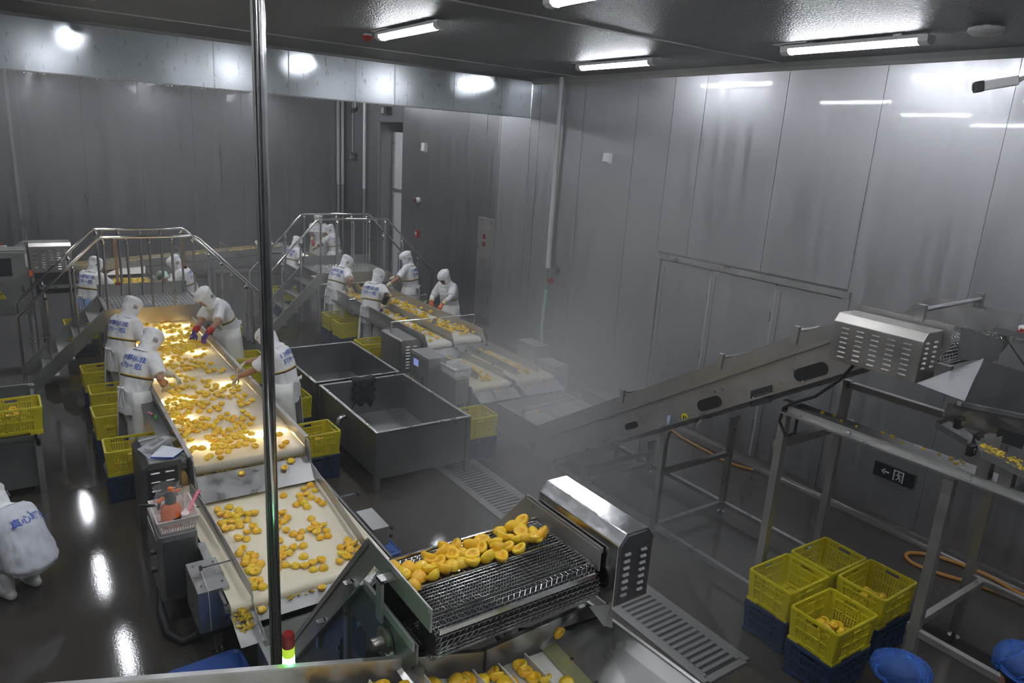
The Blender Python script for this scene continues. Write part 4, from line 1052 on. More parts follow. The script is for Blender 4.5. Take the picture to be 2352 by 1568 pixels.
for c in ((5.02, 1.94, 2.43), (5.26, 1.99, 2.42), (5.21, 1.88, 2.30), (4.93, 1.80, 2.31)):
    b = MB(); b.cbox(c, (0.075, 0.04, 0.075)); bl = b.build('clamp_block', M['black'], t, bevel=0.006)
    b = MB(); b.lathe([(0.02, 0), (0.02, 0.006)], (c[0] - 0.0, c[1] - 0.026, c[2]), 6, 'y'); b.build('clamp_nut', M['steel'], bl)
b = MB(); b.box(5.36, 5.44, 1.68, 1.76, 1.99, 2.15); b.build('support_post', M['plate'], t)
# ================================================================== BRIDGES, VATS, CRATES, FITTINGS
def bridge(name, label, x0, x1, yf, yr, zp, run):
    t = thing(name, label, 'walkway', ((x0 + x1) / 2, (yf + yr) / 2, 0))
    b = MB(); b.box(x0, x1, yf, yr, zp - 0.04, zp); b.build('platform', M['steel_dull'], t)
    b = MB()
    for i in range(22):
        for j in range(7):
            b.lathe([(0.014, 0), (0.008, 0.008), (0.001, 0.008)], (x0 + 0.07 + i * (x1 - x0 - 0.14) / 21, yf + 0.1 + j * (yr - yf - 0.2) / 6, zp), 6)
    b.build('grip_dimples', M['chrome'], t, kind='stuff')
    b = MB(); b.box(x0, x1, yf - 0.012, yf, zp - 0.24, zp + 0.01); b.build('front_fascia', M['louvre'], t)
    b = MB(); b.box(x0, x1, yr, yr + 0.012, zp - 0.05, zp + 0.20); b.build('toe_board', M['steel_dull'], t)
    b = MB(); b.box(x0, x1, yf + 0.02, yf + 0.06, zp - 0.22, zp - 0.04); b.box(x0, x1, yr - 0.06, yr - 0.02, zp - 0.22, zp - 0.04); b.build('carrier_beam', M['steel_dull'], t)
    for s, xa in ((-1, x0), (1, x1)):
        xb = xa + s * run
        for y in (yf - 0.006, yr + 0.006):
            b = MB(); b.prism([(xa, zp + 0.02), (xa, zp - 0.24), (xb - s * 0.14, 0.02), (xb + s * 0.02, 0.02), (xb + s * 0.02, 0.12)], 'y', y - 0.006, y + 0.006)
            st = b.build('stringer', M['steel_dull'], t)
            b = MB(); b.beam((xa, y, zp + 0.02), (xb + s * 0.02, y, 0.12), 0.035, 0.008); b.build('stringer_flange', M['steel'], st)
        for k in range(1, 5):
            z = zp * (1 - k / 5.0); x = xa + s * run * k / 5.0
            b = MB(); b.box(min(x - s * 0.02, x - s * 0.22), max(x - s * 0.02, x - s * 0.22), yf, yr, z - 0.03, z); b.build('tread', M['steel_dull'], t)
    rail_h = 1.11
    for y in (yf + 0.04, yr - 0.03):
        P = [(x0 - run, y, 0.06 + 0.0), (x0 - run, y, rail_h + 0.06), (x0 - run + 0.03, y, rail_h + 0.10), (x0 - 0.03, y, zp + rail_h - 0.03), (x0 + 0.03, y, zp + rail_h), (x1 - 0.03, y, zp + rail_h), (x1 + 0.03, y, zp + rail_h - 0.03), (x1 + run - 0.03, y, rail_h + 0.10), (x1 + run, y, rail_h + 0.06), (x1 + run, y, 0.06)]
        b = MB(); b.tube(P, 0.021, 10); hr = b.build('handrail', M['chrome'], t, smooth=True)
        xs = [x0 + 0.05 + i * (x1 - x0 - 0.1) / 4 for i in range(5)]
        posts = [(x, zp) for x in xs] + [(x0 - run * f, zp * (1 - f)) for f in (0.33, 0.67)] + [(x1 + run * f, zp * (1 - f)) for f in (0.33, 0.67)]
        for x, z in posts:
            zt = z + rail_h - 0.10
            b = MB(); b.tube([(x, y, max(z - 0.05, 0)), (x, y, zt)], 0.019, 8); po = b.build('post', M['steel'], t, smooth=True)
            b = MB(); b.lathe([(0.018, zt), (0.034, zt + 0.035), (0.010, zt + 0.075), (0.010, zt + 0.10)], (x, y, 0), 8); b.build('post_cap', M['chrome'], po, smooth=True)
    for x in (x0 - 0.02, x1 + 0.02):
        for y in (yf + 0.03, yr - 0.03):
            b = MB(); b.box(x - 0.02, x + 0.02, y - 0.02, y + 0.02, 0, zp - 0.05); b.build('leg', M['steel_dull'], t)
    return t
bridge('stepover_bridge', 'steel stair bridge with handrails over the lit conveyor', 1.05, 2.42, 12.35, 13.4, 1.20, 1.12)
bridge('stepover_bridge', 'steel stair bridge with handrails over the far twin lanes', 5.10, 6.62, 14.2, 15.25, 1.25, 1.12)
def strap(label, x, y, z0, z1):
    t = thing('hanging_strap', label, 'strap', (x, y, z1))
    b = MB(); b.box(x - 0.022, x + 0.022, y - 0.032, y - 0.026, z0, z1); b.build('strip', M['scale_brown'], t)
    b = MB(); b.box(x - 0.034, x + 0.034, y - 0.045, y - 0.015, z0 - 0.03, z0 + 0.01); b.build('clip', M['dark_red'], t)
    b = MB(); b.tube([(x, y - 0.03, z1), (x, y - 0.025, z1 + 0.02), (x, y, z1 + 0.035), (x, y + 0.025, z1 + 0.02), (x, y + 0.025, z1 - 0.03)], 0.006, 6); b.build('hook', M['white_plastic'], t)
strap('long brown strap hanging from the near handrail of the left bridge', 1.25, 12.35, 1.62, 2.27)
strap('brown strap on the rear handrail corner beside the upper left end', 1.19, 13.4, 1.62, 2.27)
strap('brown strap hanging at the other end of the rear handrail', 2.40, 13.4, 1.65, 2.27)
# ---- long feed conveyor at the back
t = thing('feed_conveyor', 'long level trough conveyor of yellow fruit along the back wall', 'conveyor', (3.2, 17.3, 0))
FA, FB = Vector((0.85, 17.0, 1.10)), Vector((5.55, 17.45, 1.36))
def fpt(u, dy=0, dz=0): p = FA.lerp(FB, u); return (p.x, p.y + dy, p.z + dz)
b = MB(); b.plate([fpt(0, -0.24, -0.06), fpt(1, -0.24, -0.06), fpt(1, 0.24, -0.06), fpt(0, 0.24, -0.06)], 0.01); b.build('belt', M['belt_white'], t)
for dy in (-0.25, 0.25):
    b = MB(); b.plate([fpt(0, dy, 0.05), fpt(1, dy, 0.05), fpt(1, dy, -0.10), fpt(0, dy, -0.10)], 0.006); b.build('side_wall', M['steel'], t)
    b = MB(); b.plate([fpt(0.05, dy * 1.1, -0.12), fpt(1, dy * 1.1, -0.12), fpt(1, dy * 1.1, -0.30), fpt(0.05, dy * 1.1, -0.30)], 0.02); b.build('frame_beam', M['steel_dull'], t)
for u in (0.1, 0.35, 0.6, 0.85, 0.97):
    for dy in (-0.25, 0.25):
        p = fpt(u, dy, -0.2); b = MB(); b.box(p[0] - 0.025, p[0] + 0.025, p[1] - 0.025, p[1] + 0.025, 0, p[2]); b.build('leg', M['steel_dull'], t)
for u in (0.2, 0.45, 0.66):
    a, c = fpt(u, -0.3, 0.02), fpt(u, 0.3, 0.02); b = MB(); b.tube([a, (a[0], a[1], a[2] + 0.16), (c[0], c[1], c[2] + 0.16), c], 0.012, 6); b.build('guide_hoop', M['steel_dull'], t)
b = MB(); b.plate([fpt(0.18, -0.25, -0.1), fpt(0.30, -0.25, -0.1), (2.2, 16.55, 0.98), (1.45, 16.55, 0.98)], 0.005); b.build('drop_chute', M['belt_white'], t)
b = MB(); b.plate([fpt(0.94, -0.25, -0.1), fpt(1.02, -0.25, -0.1), (6.2, 17.0, 0.98), (5.4, 17.0, 0.98)], 0.005); b.build('drop_chute', M['steel'], t)
t = thing('bin_lid', 'small white tray lying on the far end of the long feed trough', 'tray', (4.95, 17.35, 1.4))
b = MB(); b.box(4.72, 5.12, 17.22, 17.5, 1.415, 1.44); b.box(4.72, 5.12, 17.49, 17.5, 1.44, 1.49); b.build('panel', M['white_plastic'], t)
b = MB(); b.box(4.75, 4.78, 17.25, 17.28, 1.26, 1.415); b.box(5.06, 5.09, 17.25, 17.28, 1.26, 1.415); b.box(4.75, 4.78, 17.45, 17.48, 1.26, 1.415); b.box(5.06, 5.09, 17.45, 17.48, 1.26, 1.415); b.build('foot', M['white_plastic'], t)
t = thing('air_hose_guard', 'pale curved plastic guard beside the far end of the lit belt', 'guard', (2.45, 15.6, 0.9))
b = MB(); b.tube([(2.3 + 0.02, 15.9, 0.95), (2.36, 15.75, 1.12), (2.42, 15.55, 1.15), (2.45, 15.35, 1.02), (2.46, 15.3, 0.86)], 0.055, 10); b.build('shell', M['green_hose'], t, smooth=True)
b = MB(); b.box(2.30, 2.48, 15.25, 15.36, 0.80, 0.87); b.build('bracket', M['steel_dull'], t)
# ---- control cabinet and hood at the left edge
t = thing('control_cabinet', 'dark steel control cabinet with screen and yellow triangle at the left edge', 'cabinet', (-0.15, 15.5, 0))
b = MB(); b.box(-0.55, 0.16, 15.3, 15.75, 0.55, 1.72); b.build('casing', M['steel_dull'], t, bevel=0.008)
b = MB(); b.box(-0.53, 0.13, 15.285, 15.3, 0.58, 1.68); dr = b.build('door', M['steel_dull'], t, bevel=0.004)
b = MB(); b.box(-0.42, -0.10, 15.278, 15.285, 1.28, 1.56); b.build('screen', M['dark_screen'], dr)
b = MB(); b.box(-0.44, -0.08, 15.281, 15.286, 1.26, 1.58); b.build('screen_bezel', M['black'], dr)
b = MB(); b.tube([(-0.30, 15.285, 1.13), (-0.30, 15.25, 1.13)], 0.035, 12); b.build('stop_button', M['red'], dr)
b = MB(); b.box(0.03, 0.07, 15.25, 15.285, 0.98, 1.10); b.build('handle', M['chrome'], dr)
b = MB(); b.prism([(-0.36, 0.86), (-0.20, 0.86), (-0.28, 1.0)], 'y', 15.280, 15.286); tri = b.build('warning_triangle', M['yellow_tri'], dr)
b = MB(); b.prism([(-0.29, 0.92), (-0.275, 0.92), (-0.265, 0.965), (-0.285, 0.965)], 'y', 15.277, 15.280); b.box(-0.31, -0.25, 15.277, 15.280, 0.885, 0.893); b.build('triangle_mark', M['black'], tri)
b = MB(); b.tube([(0.14, 15.27, 1.66), (0.14, 15.27, 1.42)], 0.02, 8); b.build('door_hinge', M['white_plastic'], dr)
b = MB(); b.cbox((0.19, 15.28, 1.30), (0.05, 0.05, 0.10)); b.build('isolator_switch', M['orange'], dr)
b = MB(); b.cbox((-0.17, 15.5, 1.745), (0.11, 0.10, 0.05)); b.build('terminal_box', M['white_plastic'], t)
b = MB(); b.beam((-0.17, 15.5, 1.78), (-0.23, 15.5, 1.82), 0.04, 0.02); b.build('red_lever', M['red'], t)
legs(t, (-0.5, 0.1), (15.35, 15.7), 0.55, 0.05)
t = thing('motor_cover', 'louvred motor hood standing behind the dark cabinet at the left edge', 'motor cover', (0.52, 15.75, 0))
b = MB(); b.prism([(15.5, 1.26), (15.5, 1.74), (15.56, 1.80), (15.95, 1.80), (15.95, 1.26)], 'x', 0.20, 0.86); b.build('casing', M['louvre'], t, bevel=0.006)
louvres(t, 'y', 15.498, -1, [0.29 + 0.12 * i for i in range(5)], [1.32 + 0.042 * i for i in range(9)], 0.07, 0.014)
b = MB(); b.box(0.25, 0.85, 15.55, 15.9, 0.86, 1.26); b.build('stand_body', M['name_plate'], t)
legs(t, (0.3, 0.8), (15.6, 15.85), 0.86, 0.05)
b = MB(); b.box(0.3, 1.15, 15.4, 15.55, 0.98, 1.02); b.build('cable_tray', M['steel'], t)
b = MB(); b.prism([(0.0, 1.70), (0.12, 1.79), (0.2, 1.79), (0.2, 1.70)], 'y', 15.77, 15.95); b.build('inlet_hood', M['plate'], t)

# ---- vats
def vat(label, x0, x1, y0, y1, zt):
    t = thing('steel_vat', label, 'vat', ((x0 + x1) / 2, (y0 + y1) / 2, 0))
    th = 0.006; zb = 0.16
    for q in ((x0, x0 + th, y0, y1), (x1 - th, x1, y0, y1), (x0 + th, x1 - th, y0, y0 + th), (x0 + th, x1 - th, y1 - th, y1)):
        b = MB(); b.box(q[0], q[1], q[2], q[3], zb, zt); b.build('wall', M['steel_dark'], t)
    b = MB(); b.plate([(x0 + th, y0 + th, 0.19), (x1 - th, y0 + th, 0.19), (x1 - th, y1 - th, 0.26), (x0 + th, y1 - th, 0.26)], 0.006); b.build('bottom', M['steel_dull'], t)
    r = 0.032
    for q in ((x0 - r, x0 + th, y0 - r, y1 + r), (x1 - th, x1 + r, y0 - r, y1 + r), (x0 + th, x1 - th, y0 - r, y0 + th), (x0 + th, x1 - th, y1 - th, y1 + r)):
        b = MB(); b.box(q[0], q[1], q[2], q[3], zt, zt + 0.014); b.build('rim', M['steel'], t, bevel=0.004)
    for x in (x0 - 0.004, x1 + 0.004):
        for y in (y0 - 0.004, y1 + 0.004):
            b = MB(); b.box(x - 0.03, x + 0.03, y - 0.03, y + 0.03, 0, zt); b.build('leg', M['steel_dark'], t)
    b = MB()
    for i in range(40):
        k = i % 4; f = random.random()
        p = ((x0 + (x1 - x0) * f, y0 - 0.03), (x1 + 0.03, y0 + (y1 - y0) * f), (x0 + (x1 - x0) * f, y1 - 0.004), (x0 - 0.03, y0 + (y1 - y0) * f))[k]
        b.ball((p[0], p[1], zt + 0.004), 0.006, 6, 4)
    b.build('water_drops', M['chrome'], t, kind='stuff')
    return t
v2 = vat('dark steel vat on legs with the black cloth, nearer the camera', 3.22, 4.42, 7.10, 8.90, 0.75)
b = MB(); b.tube([(3.215, 8.02, 0.63), (3.16, 8.02, 0.63), (3.12, 8.02, 0.60), (3.11, 8.02, 0.54)], 0.035, 12); b.build('overflow_pipe', M['chrome'], v2, smooth=True)
b = MB()
for i in range(9): b.cbox((4.0 + random.uniform(-0.1, 0.12), 8.0 + random.uniform(-0.12, 0.12), 0.245), (0.05, 0.025, 0.025))
b.build('scraps', M['dull_bit'], v2, kind='stuff')
v1 = vat('dark steel vat on legs standing behind the one with the cloth', 3.20, 4.40, 9.06, 10.78, 0.75)
# black cloth over the rim
NX, NY = 10, 22
vs = []
for j in range(NY + 1):
    s = j / NY
    for i in range(NX + 1):
        u = i / NX
        x = 3.66 + u * 0.33 + 0.02 * math.sin(j * 1.1)
        if s < 0.25: y, z = 9.0 - s * 0.5, 0.775 + 0.008 * math.sin(u * 9)
        else:
            d = (s - 0.25) / 0.75; y = 8.875 - 0.012 * math.sin(u * 12) - 0.02 * abs(math.sin(u * 5 + 1)); z = 0.77 - d * (0.42 - 0.10 * abs(math.sin(u * 7)))
            x -= d * 0.03
        vs.append((x, y, z))
b = MB(); b.add(vs, [(j * (NX + 1) + i, j * (NX + 1) + i + 1, (j + 1) * (NX + 1) + i + 1, (j + 1) * (NX + 1) + i) for j in range(NY) for i in range(NX)])
o = b.build('black_cloth', M['foam'], smooth=True); md = o.modifiers.new('thick', 'SOLIDIFY'); md.thickness = 0.012
tag(o, 'ragged black cloth draped over the rim of the nearer vat', 'cloth')
b = MB(); b.tube([(3.20, 9.28, 0.60), (3.185, 9.24, 0.55), (3.185, 9.22, 0.45), (3.185, 9.26, 0.38), (3.185, 9.30, 0.46)], [0.02, 0.035, 0.04, 0.035, 0.012], 8)
tag(b.build('black_glove', M['foam'], smooth=True), 'dark rag hanging on the side of the farther vat', 'rag')

# ---- crates
CW, CD, CH = 0.27, 0.215, 0.31
def lattice(bld, P, nu, nv, h=0.34):
    # sheet pierced by diamond holes; P(u,v) maps to space
    for i in range(nu):
        for j in range(nv):
            def q(a, c): return P((i + a) / nu, (j + c) / nv)
            e = 0.5 - h
            for cx, cy in ((0, 0), (1, 0), (1, 1), (0, 1)):
                sx = 1 if cx == 0 else -1; sy = 1 if cy == 0 else -1
                bld.add([q(cx, cy), q(cx + sx * 0.5, cy), q(cx + sx * 0.5, cy + sy * e), q(cx + sx * e, cy + sy * 0.5), q(cx, cy + sy * 0.5)], [(0, 1, 2, 3, 4)])
def crate_meshes(mat, tall):
    T = 0.012; H = CH
    w0, d0, w1, d1 = CW - 0.028, CD - 0.028, CW - 0.008, CD - 0.008     # bottom and top half sizes
    body = MB(); lat = MB()
    body.box(-w0, w0, -d0, d0, 0.012, 0.024)
    body.box(-w0 - 0.012, w0 + 0.012, -d0 - 0.012, d0 + 0.012, 0.0, 0.05) if False else None
    def pt(side, u, z, out=0.0):
        f = z / H; w = w0 + (w1 - w0) * f; d = d0 + (d1 - d0) * f
        return {0: (-w + 2 * w * u, -d - out, z), 1: (w + out, -d + 2 * d * u, z), 2: (w - 2 * w * u, d + out, z), 3: (-w - out, d - 2 * d * u, z)}[side]
    def bar(side, u0, u1, z0, z1, o0=-0.006, o1=0.008):
        a = [pt(side, u0, z0, o0), pt(side, u1, z0, o0), pt(side, u1, z1, o0), pt(side, u0, z1, o0)]
        c = [pt(side, u0, z0, o1), pt(side, u1, z0, o1), pt(side, u1, z1, o1), pt(side, u0, z1, o1)]
        body.add(a + c, [(0, 1, 2, 3), (7, 6, 5, 4), (0, 4, 5, 1), (1, 5, 6, 2), (2, 6, 7, 3), (3, 7, 4, 0)])
    for s in range(4):
        long_ = s % 2 == 0
        bar(s, 0, 0.14, 0.0, H - 0.01); bar(s, 0.86, 1, 0.0, H - 0.01)
        bar(s, 0.14, 0.86, 0.03, 0.055); bar(s, 0.14, 0.86, 0.15, 0.165); bar(s, 0.14, 0.86, H - 0.075, H - 0.06) ; bar(s, 0.14, 0.86, H - 0.02, H - 0.005)
        if long_:
            bar(s, 0.37, 0.39, 0.055, H - 0.02); bar(s, 0.61, 0.63, 0.055, H - 0.02)
            cells = ((0.14, 0.37), (0.39, 0.61), (0.63, 0.86))
        else:
            bar(s, 0.32, 0.345, 0.055, H - 0.02); bar(s, 0.655, 0.68, 0.055, H - 0.02)
            cells = ((0.14, 0.32), (0.345, 0.655), (0.68, 0.86))
        for k, (a, c) in enumerate(cells):
            n = max(2, int((c - a) * (2 * w0 if long_ else 2 * d0) / 0.021))
            for z0, z1 in ((0.055, 0.15), (0.165, H - 0.075)):
                lattice(lat, lambda u, v, a=a, c=c, z0=z0, z1=z1: pt(s, a + (c - a) * u, z0 + (z1 - z0) * v), n, 5 if z1 < 0.2 else 4)
            if k != 1:
                lattice(lat, lambda u, v, a=a, c=c: pt(s, a + (c - a) * u, H - 0.06 + 0.04 * v), n, 2)
    # moulded rim with rounded corners
    rim = MB(); outer = []; inner = []
    for cx, cy, a0 in ((w1, d1, 0), (-w1, d1, 90), (-w1, -d1, 180), (w1, -d1, 270)):
        for k in range(5):
            a = math.radians(a0 + 22.5 * k); r = 0.035
            ox, oy = cx - math.copysign(r, cx) + 0.010 * math.copysign(1, cx), cy - math.copysign(r, cy) + 0.010 * math.copysign(1, cy)
            outer.append((ox + r * math.cos(a), oy + r * math.sin(a)))
            inner.append((ox - 0.006 * math.copysign(1, cx) + (r - 0.014) * math.cos(a), oy - 0.006 * math.copysign(1, cy) + (r - 0.014) * math.sin(a)))
    n = len(outer); z0, z1 = H - 0.022, H
    vs = [(x, y, z0) for x, y in outer] + [(x, y, z1 - 0.004) for x, y in outer] + [(x * 0.995, y * 0.995, z1) for x, y in outer] + [(x, y, z1) for x, y in inner] + [(x, y, z0) for x, y in inner]
    fs = []
    for r in range(4):
        for k in range(n): fs.append((r * n + k, r * n + (k + 1) % n, (r + 1) * n + (k + 1) % n, (r + 1) * n + k))
    for k in range(n): fs.append((4 * n + k, 4 * n + (k + 1) % n, (k + 1) % n, k))
    rim.add(vs, fs)
    feet = MB()
    for sx in (-1, 1):
        for sy in (-1, 1): feet.cbox((sx * (w0 - 0.045), sy * (d0 - 0.035), 0.02), (0.12, 0.10, 0.04))
    lm = lat.mesh('crate_lattice', mat)
    bm = bmesh.new(); bm.from_mesh(lm); bmesh.ops.remove_doubles(bm, verts=bm.verts, dist=1e-5); bm.to_mesh(lm); bm.free()
    k = len(body.v); body.v.extend(feet.v); body.f.extend([[k + i for i in f] for f in feet.f]); body.m.extend(feet.m)
    return body.mesh('crate_walls', mat), lm, rim.mesh('crate_rim', mat, smooth=True)
YM = crate_meshes(M['yellow'], False); BM_ = crate_meshes(M['blue_crate'], False)
def crate(label, loc, blue=False, rz=0.0, group=None):
    t = thing('plastic_crate', label, 'crate', loc, group, rz)
    ms = BM_ if blue else YM
    for nm, me in zip(('crate_walls', 'crate_lattice', 'crate_rim'), ms):
        o = share(me, nm, t)
        if nm == 'crate_lattice': o['kind'] = 'stuff'
    return t
CR = [(0.84, 14.3, '', 'beside the worker beyond the left bridge'), (0.87, 11.35, '', 'behind the farther left worker, farthest of the left row'),
      (0.88, 10.38, '', 'at the knees of the farther left worker'), (0.84, 9.50, '', 'behind the nearer left worker, third of the left row'),
      (0.845, 8.36, 'half full ', 'beside the dark louvred motor cover'), (2.80, 11.22, '', 'behind the worker with purple gloves, farther of the pair'),
      (2.80, 10.74, '', 'behind the worker with purple gloves, nearer of the pair'), (2.83, 9.15, '', 'half hidden behind the worker past the post'),
      (2.735, 7.88, 'peach filled ', 'between the lit belt and the nearer vat'), (5.18, 13.38, '', 'beside the far line, farther of the two stacked together'),
      (5.16, 12.75, '', 'beside the far line, nearer of the two stacked together'), (4.98, 11.24, '', 'beside the grey louvred cover on the far line'),
      (4.76, 7.52, '', 'dim in the steam beside the nearer vat'), (5.84, 3.05, 'empty ', 'at the back of the block of four'),
      (5.25, 3.05, 'almost empty ', 'in the block of four, on the drain side'), (5.86, 2.60, '', 'in the block of four, nearest the frame leg'),
      (5.10, 2.53, 'bright ', 'at the front of the block of four'), (2.95, 13.1, '', 'under the right stair of the left bridge'), (4.95, 16.2, '', 'in shade under the far bridge stair')]
for x, y, ad, lb in CR:
    crate(ad + 'yellow crate ' + lb, (x, y, 0.292), False, random.uniform(-0.03, 0.03), 'yellow harvest crates')
    crate('blue crate beneath the yellow one ' + lb, (x, y, 0.0), True, random.uniform(-0.03, 0.03), 'blue crates on the floor')
# the loaded crate on the steel table at the left edge
t = thing('steel_table', 'dark steel side table carrying a full yellow crate at the left edge', 'table', (-0.45, 9.7, 0))
b = MB(); b.box(-0.95, 0.0, 8.72, 9.5, 0.66, 0.70); b.build('top', M['steel_dark'], t)
b = MB(); b.box(-0.95, 0.02, 10.56, 10.6, 0.55, 0.71); b.build('back_rail', M['steel_dull'], t)
b = MB(); b.box(-0.02, 0.02, 8.72, 10.6, 0.58, 0.66); b.build('side_rail', M['steel_dark'], t)
b = MB(); b.box(-0.95, 0.0, 8.76, 8.775, 0.10, 0.66); b.build('front_panel', M['steel_dark'], t)
b = MB(); b.box(-0.95, 0.0, 8.8, 10.56, 0.10, 0.12); b.build('shelf', M['steel_dark'], t)
for x in (-0.93, 0.0):
    for y in (8.75, 10.56):
        b = MB(); b.box(x - 0.03, x + 0.03, y - 0.03, y + 0.03, 0, 0.70); b.build('leg', M['steel_dull'], t)
crate('yellow crate full of peaches standing on the dark table at the left edge', (-0.20, 8.96, 0.70), False, 0.02, 'yellow harvest crates')
# low blue trays on the floor
def tray(label, x0, x1, y0, y1, h, rz):
    t = thing('floor_tray', label, 'tray', ((x0 + x1) / 2, (y0 + y1) / 2, 0), None, rz)
    w, d = (x1 - x0) / 2, (y1 - y0) / 2
    ring = []
    for cx, cy, a0 in ((w, d, 0), (-w, d, 90), (-w, -d, 180), (w, -d, 270)):
        for k in range(4):
            a = math.radians(a0 + 30 * k); r = 0.06; ring.append((cx - math.copysign(r, cx) + r * math.cos(a), cy - math.copysign(r, cy) + r * math.sin(a)))
    b = MB(); b.loft([[Vector((x * 0.96, y * 0.96, 0)) for x, y in ring], [Vector((x, y, h)) for x, y in ring], [Vector((x * 0.97, y * 0.96, h)) for x, y in ring], [Vector((x * 0.93, y * 0.92, h - 0.012)) for x, y in ring]])
    b.build('shell', M['blue_plastic'], t, off=Vector((0, 0, 0)))
    for q in (-0.6, 0.6):
        b = MB(); b.box(w * (q - 0.1), w * (q + 0.1), -d * 0.8, d * 0.8, h - 0.012, h - 0.004); b.build('rib', M['blue_plastic'], t, off=Vector((0, 0, 0)))
tray('blue plastic tray on the floor in front of the drive box', 0.58, 1.10, 4.28, 4.80, 0.28, 0.05)
tray('blue plastic tray on the floor beside the mesh elevator', 2.46, 2.86, 5.70, 6.42, 0.06, 0.06)

# ---- slotted floor drain
t = thing('floor_drain', 'long slotted steel floor drain running past the vats', 'drain', (4.43, 5.2, 0))
b = MB(); b.box(4.20, 4.66, 2.98, 7.36, 0.0015, 0.004); b.build('pit', M['pit'], t)  # dark plate on the solid floor, painted as the shade between the bars
for x in (4.175, 4.685):
    b = MB(); b.box(x - 0.03, x + 0.03, 2.95, 7.40, 0.001, 0.014); b.build('edge_rail', M['grate'], t)
for y in (2.96, 7.38):
    b = MB(); b.box(4.2, 4.66, y - 0.03, y + 0.03, 0.001, 0.014); b.build('edge_rail', M['grate'], t)
for x in (4.225, 4.635):
    b = MB(); b.box(x - 0.02, x + 0.02, 3.0, 7.35, 0.004, 0.012); b.build('grate_side', M['grate'], t)
b = MB(); b.box(-0.195, 0.195, -0.017, 0.017, 0.004, 0.012); gm = b.mesh('grate_bar', M['grate'])
for i in range(66):
    share(gm, 'grate_bar', t, Vector((4.43, 3.05 + i * 0.0655, 0)) - Vector((4.43, 5.2, 0)))

# ---- hoses on the floor
b = MB(); b.tube([(7.86, 7.05, 0.1), (7.85, 6.6, 0.02), (7.80, 6.1, 0.02), (7.76, 5.75, 0.02), (7.80, 5.55, 0.02), (7.88, 5.35, 0.02)], 0.016, 8)
tag(b.build('orange_hose', M['hose'], smooth=True), 'orange hose lying along the wall behind the long elevator', 'hose')
H = [(8.0, 1.2, 0.02), (7.95, 1.8, 0.02), (7.92, 2.15, 0.02), (7.98, 2.5, 0.02), (7.93, 2.85, 0.02), (7.78, 3.08, 0.02), (7.62, 3.15, 0.02), (7.50, 3.02, 0.02), (7.56, 2.75, 0.02), (7.68, 2.5, 0.02), (7.75, 2.2, 0.025), (7.80, 1.8, 0.02), (7.82, 1.2, 0.02)]
def smooth_path(P, k=4):
    P = [Vector(p) for p in P]; out = []
    for i in range(len(P) - 1):
        p0, p1, p2, p3 = P[max(i - 1, 0)], P[i], P[i + 1], P[min(i + 2, len(P) - 1)]
        for j in range(k):
            u = j / k
            out.append(0.5 * ((2 * p1) + (p2 - p0) * u + (2 * p0 - 5 * p1 + 4 * p2 - p3) * u * u + (3 * p1 - p0 - 3 * p2 + p3) * u ** 3))
    return out + [P[-1]]
b = MB(); b.tube(smooth_path(H), 0.02, 8)
tag(b.build('orange_hose', M['hose'], smooth=True), 'orange hose looped on the floor behind the tall frame', 'hose')

# ---- white pipe with tap on the right wall
t = thing('wall_pipe', 'white vertical pipe with a red tap wheel near the far corner', 'pipe', (7.97, 10.28, 0))
b = MB(); b.tube([(7.97, 10.28, ZC), (7.97, 10.28, 1.92)], 0.045, 14); b.build('riser', M['pipe_white'], t, smooth=True)
b = MB(); b.tube([(7.97, 10.28, 1.92), (7.97, 10.28, 1.50)], 0.016, 8); b.build('valve_body', M['steel_dull'], t)
b = MB(); b.tube([(7.97, 10.26, 1.70), (7.97, 10.16, 1.70)], 0.01, 6); b.lathe([(0.02, 0), (0.055, 0), (0.055, 0.015), (0.02, 0.015)], (7.97, 10.15, 1.70), 12, 'y'); b.build('tap_wheel', M['red'], t)
b = MB(); b.tube([(7.97, 10.28, 1.52), (7.95, 10.28, 1.2), (7.93, 10.28, 0.8), (7.96, 10.28, 0.4), (7.98, 10.3, 0.05)], 0.035, 10); b.build('drain_hose', M['green_hose'], t, smooth=True)
b = MB(); b.tube([(7.97, 10.28, 1.90), (7.97, 10.1, 1.90)], 0.012, 6); b.cbox((7.99, 10.08, 1.90), (0.06, 0.05, 0.10)); b.build('side_cock', M['steel_dull'], t)
for z in (4.6, 3.2, 2.1):
    b = MB(); b.box(7.96, XR, 10.26, 10.30, z, z + 0.03); b.build('pipe_clip', M['steel'], t)
# pipes in the far corner
for i, (x, y, r, lb) in enumerate(((8.28, 21.33, 0.05, 'vertical pipe in the far corner, nearer the left of the pair'), (8.42, 21.33, 0.05, 'vertical pipe in the far corner, right beside its twin'), (8.43, 19.72, 0.05, 'single vertical pipe beside the tall doorway'))):
    t = thing('corner_pipe', lb, 'pipe', (x, y, 0), 'pipes in the far corner')
    b = MB(); b.tube([(x, y, 2.6), (x, y, ZC)], r, 10); b.build('upper_length', M['pipe_white'], t, smooth=True)
    b = MB(); b.tube([(x, y, 0.0), (x, y, 2.6)], r * 0.96, 10); b.build('lower_length', M['steel_dull'], t, smooth=True)
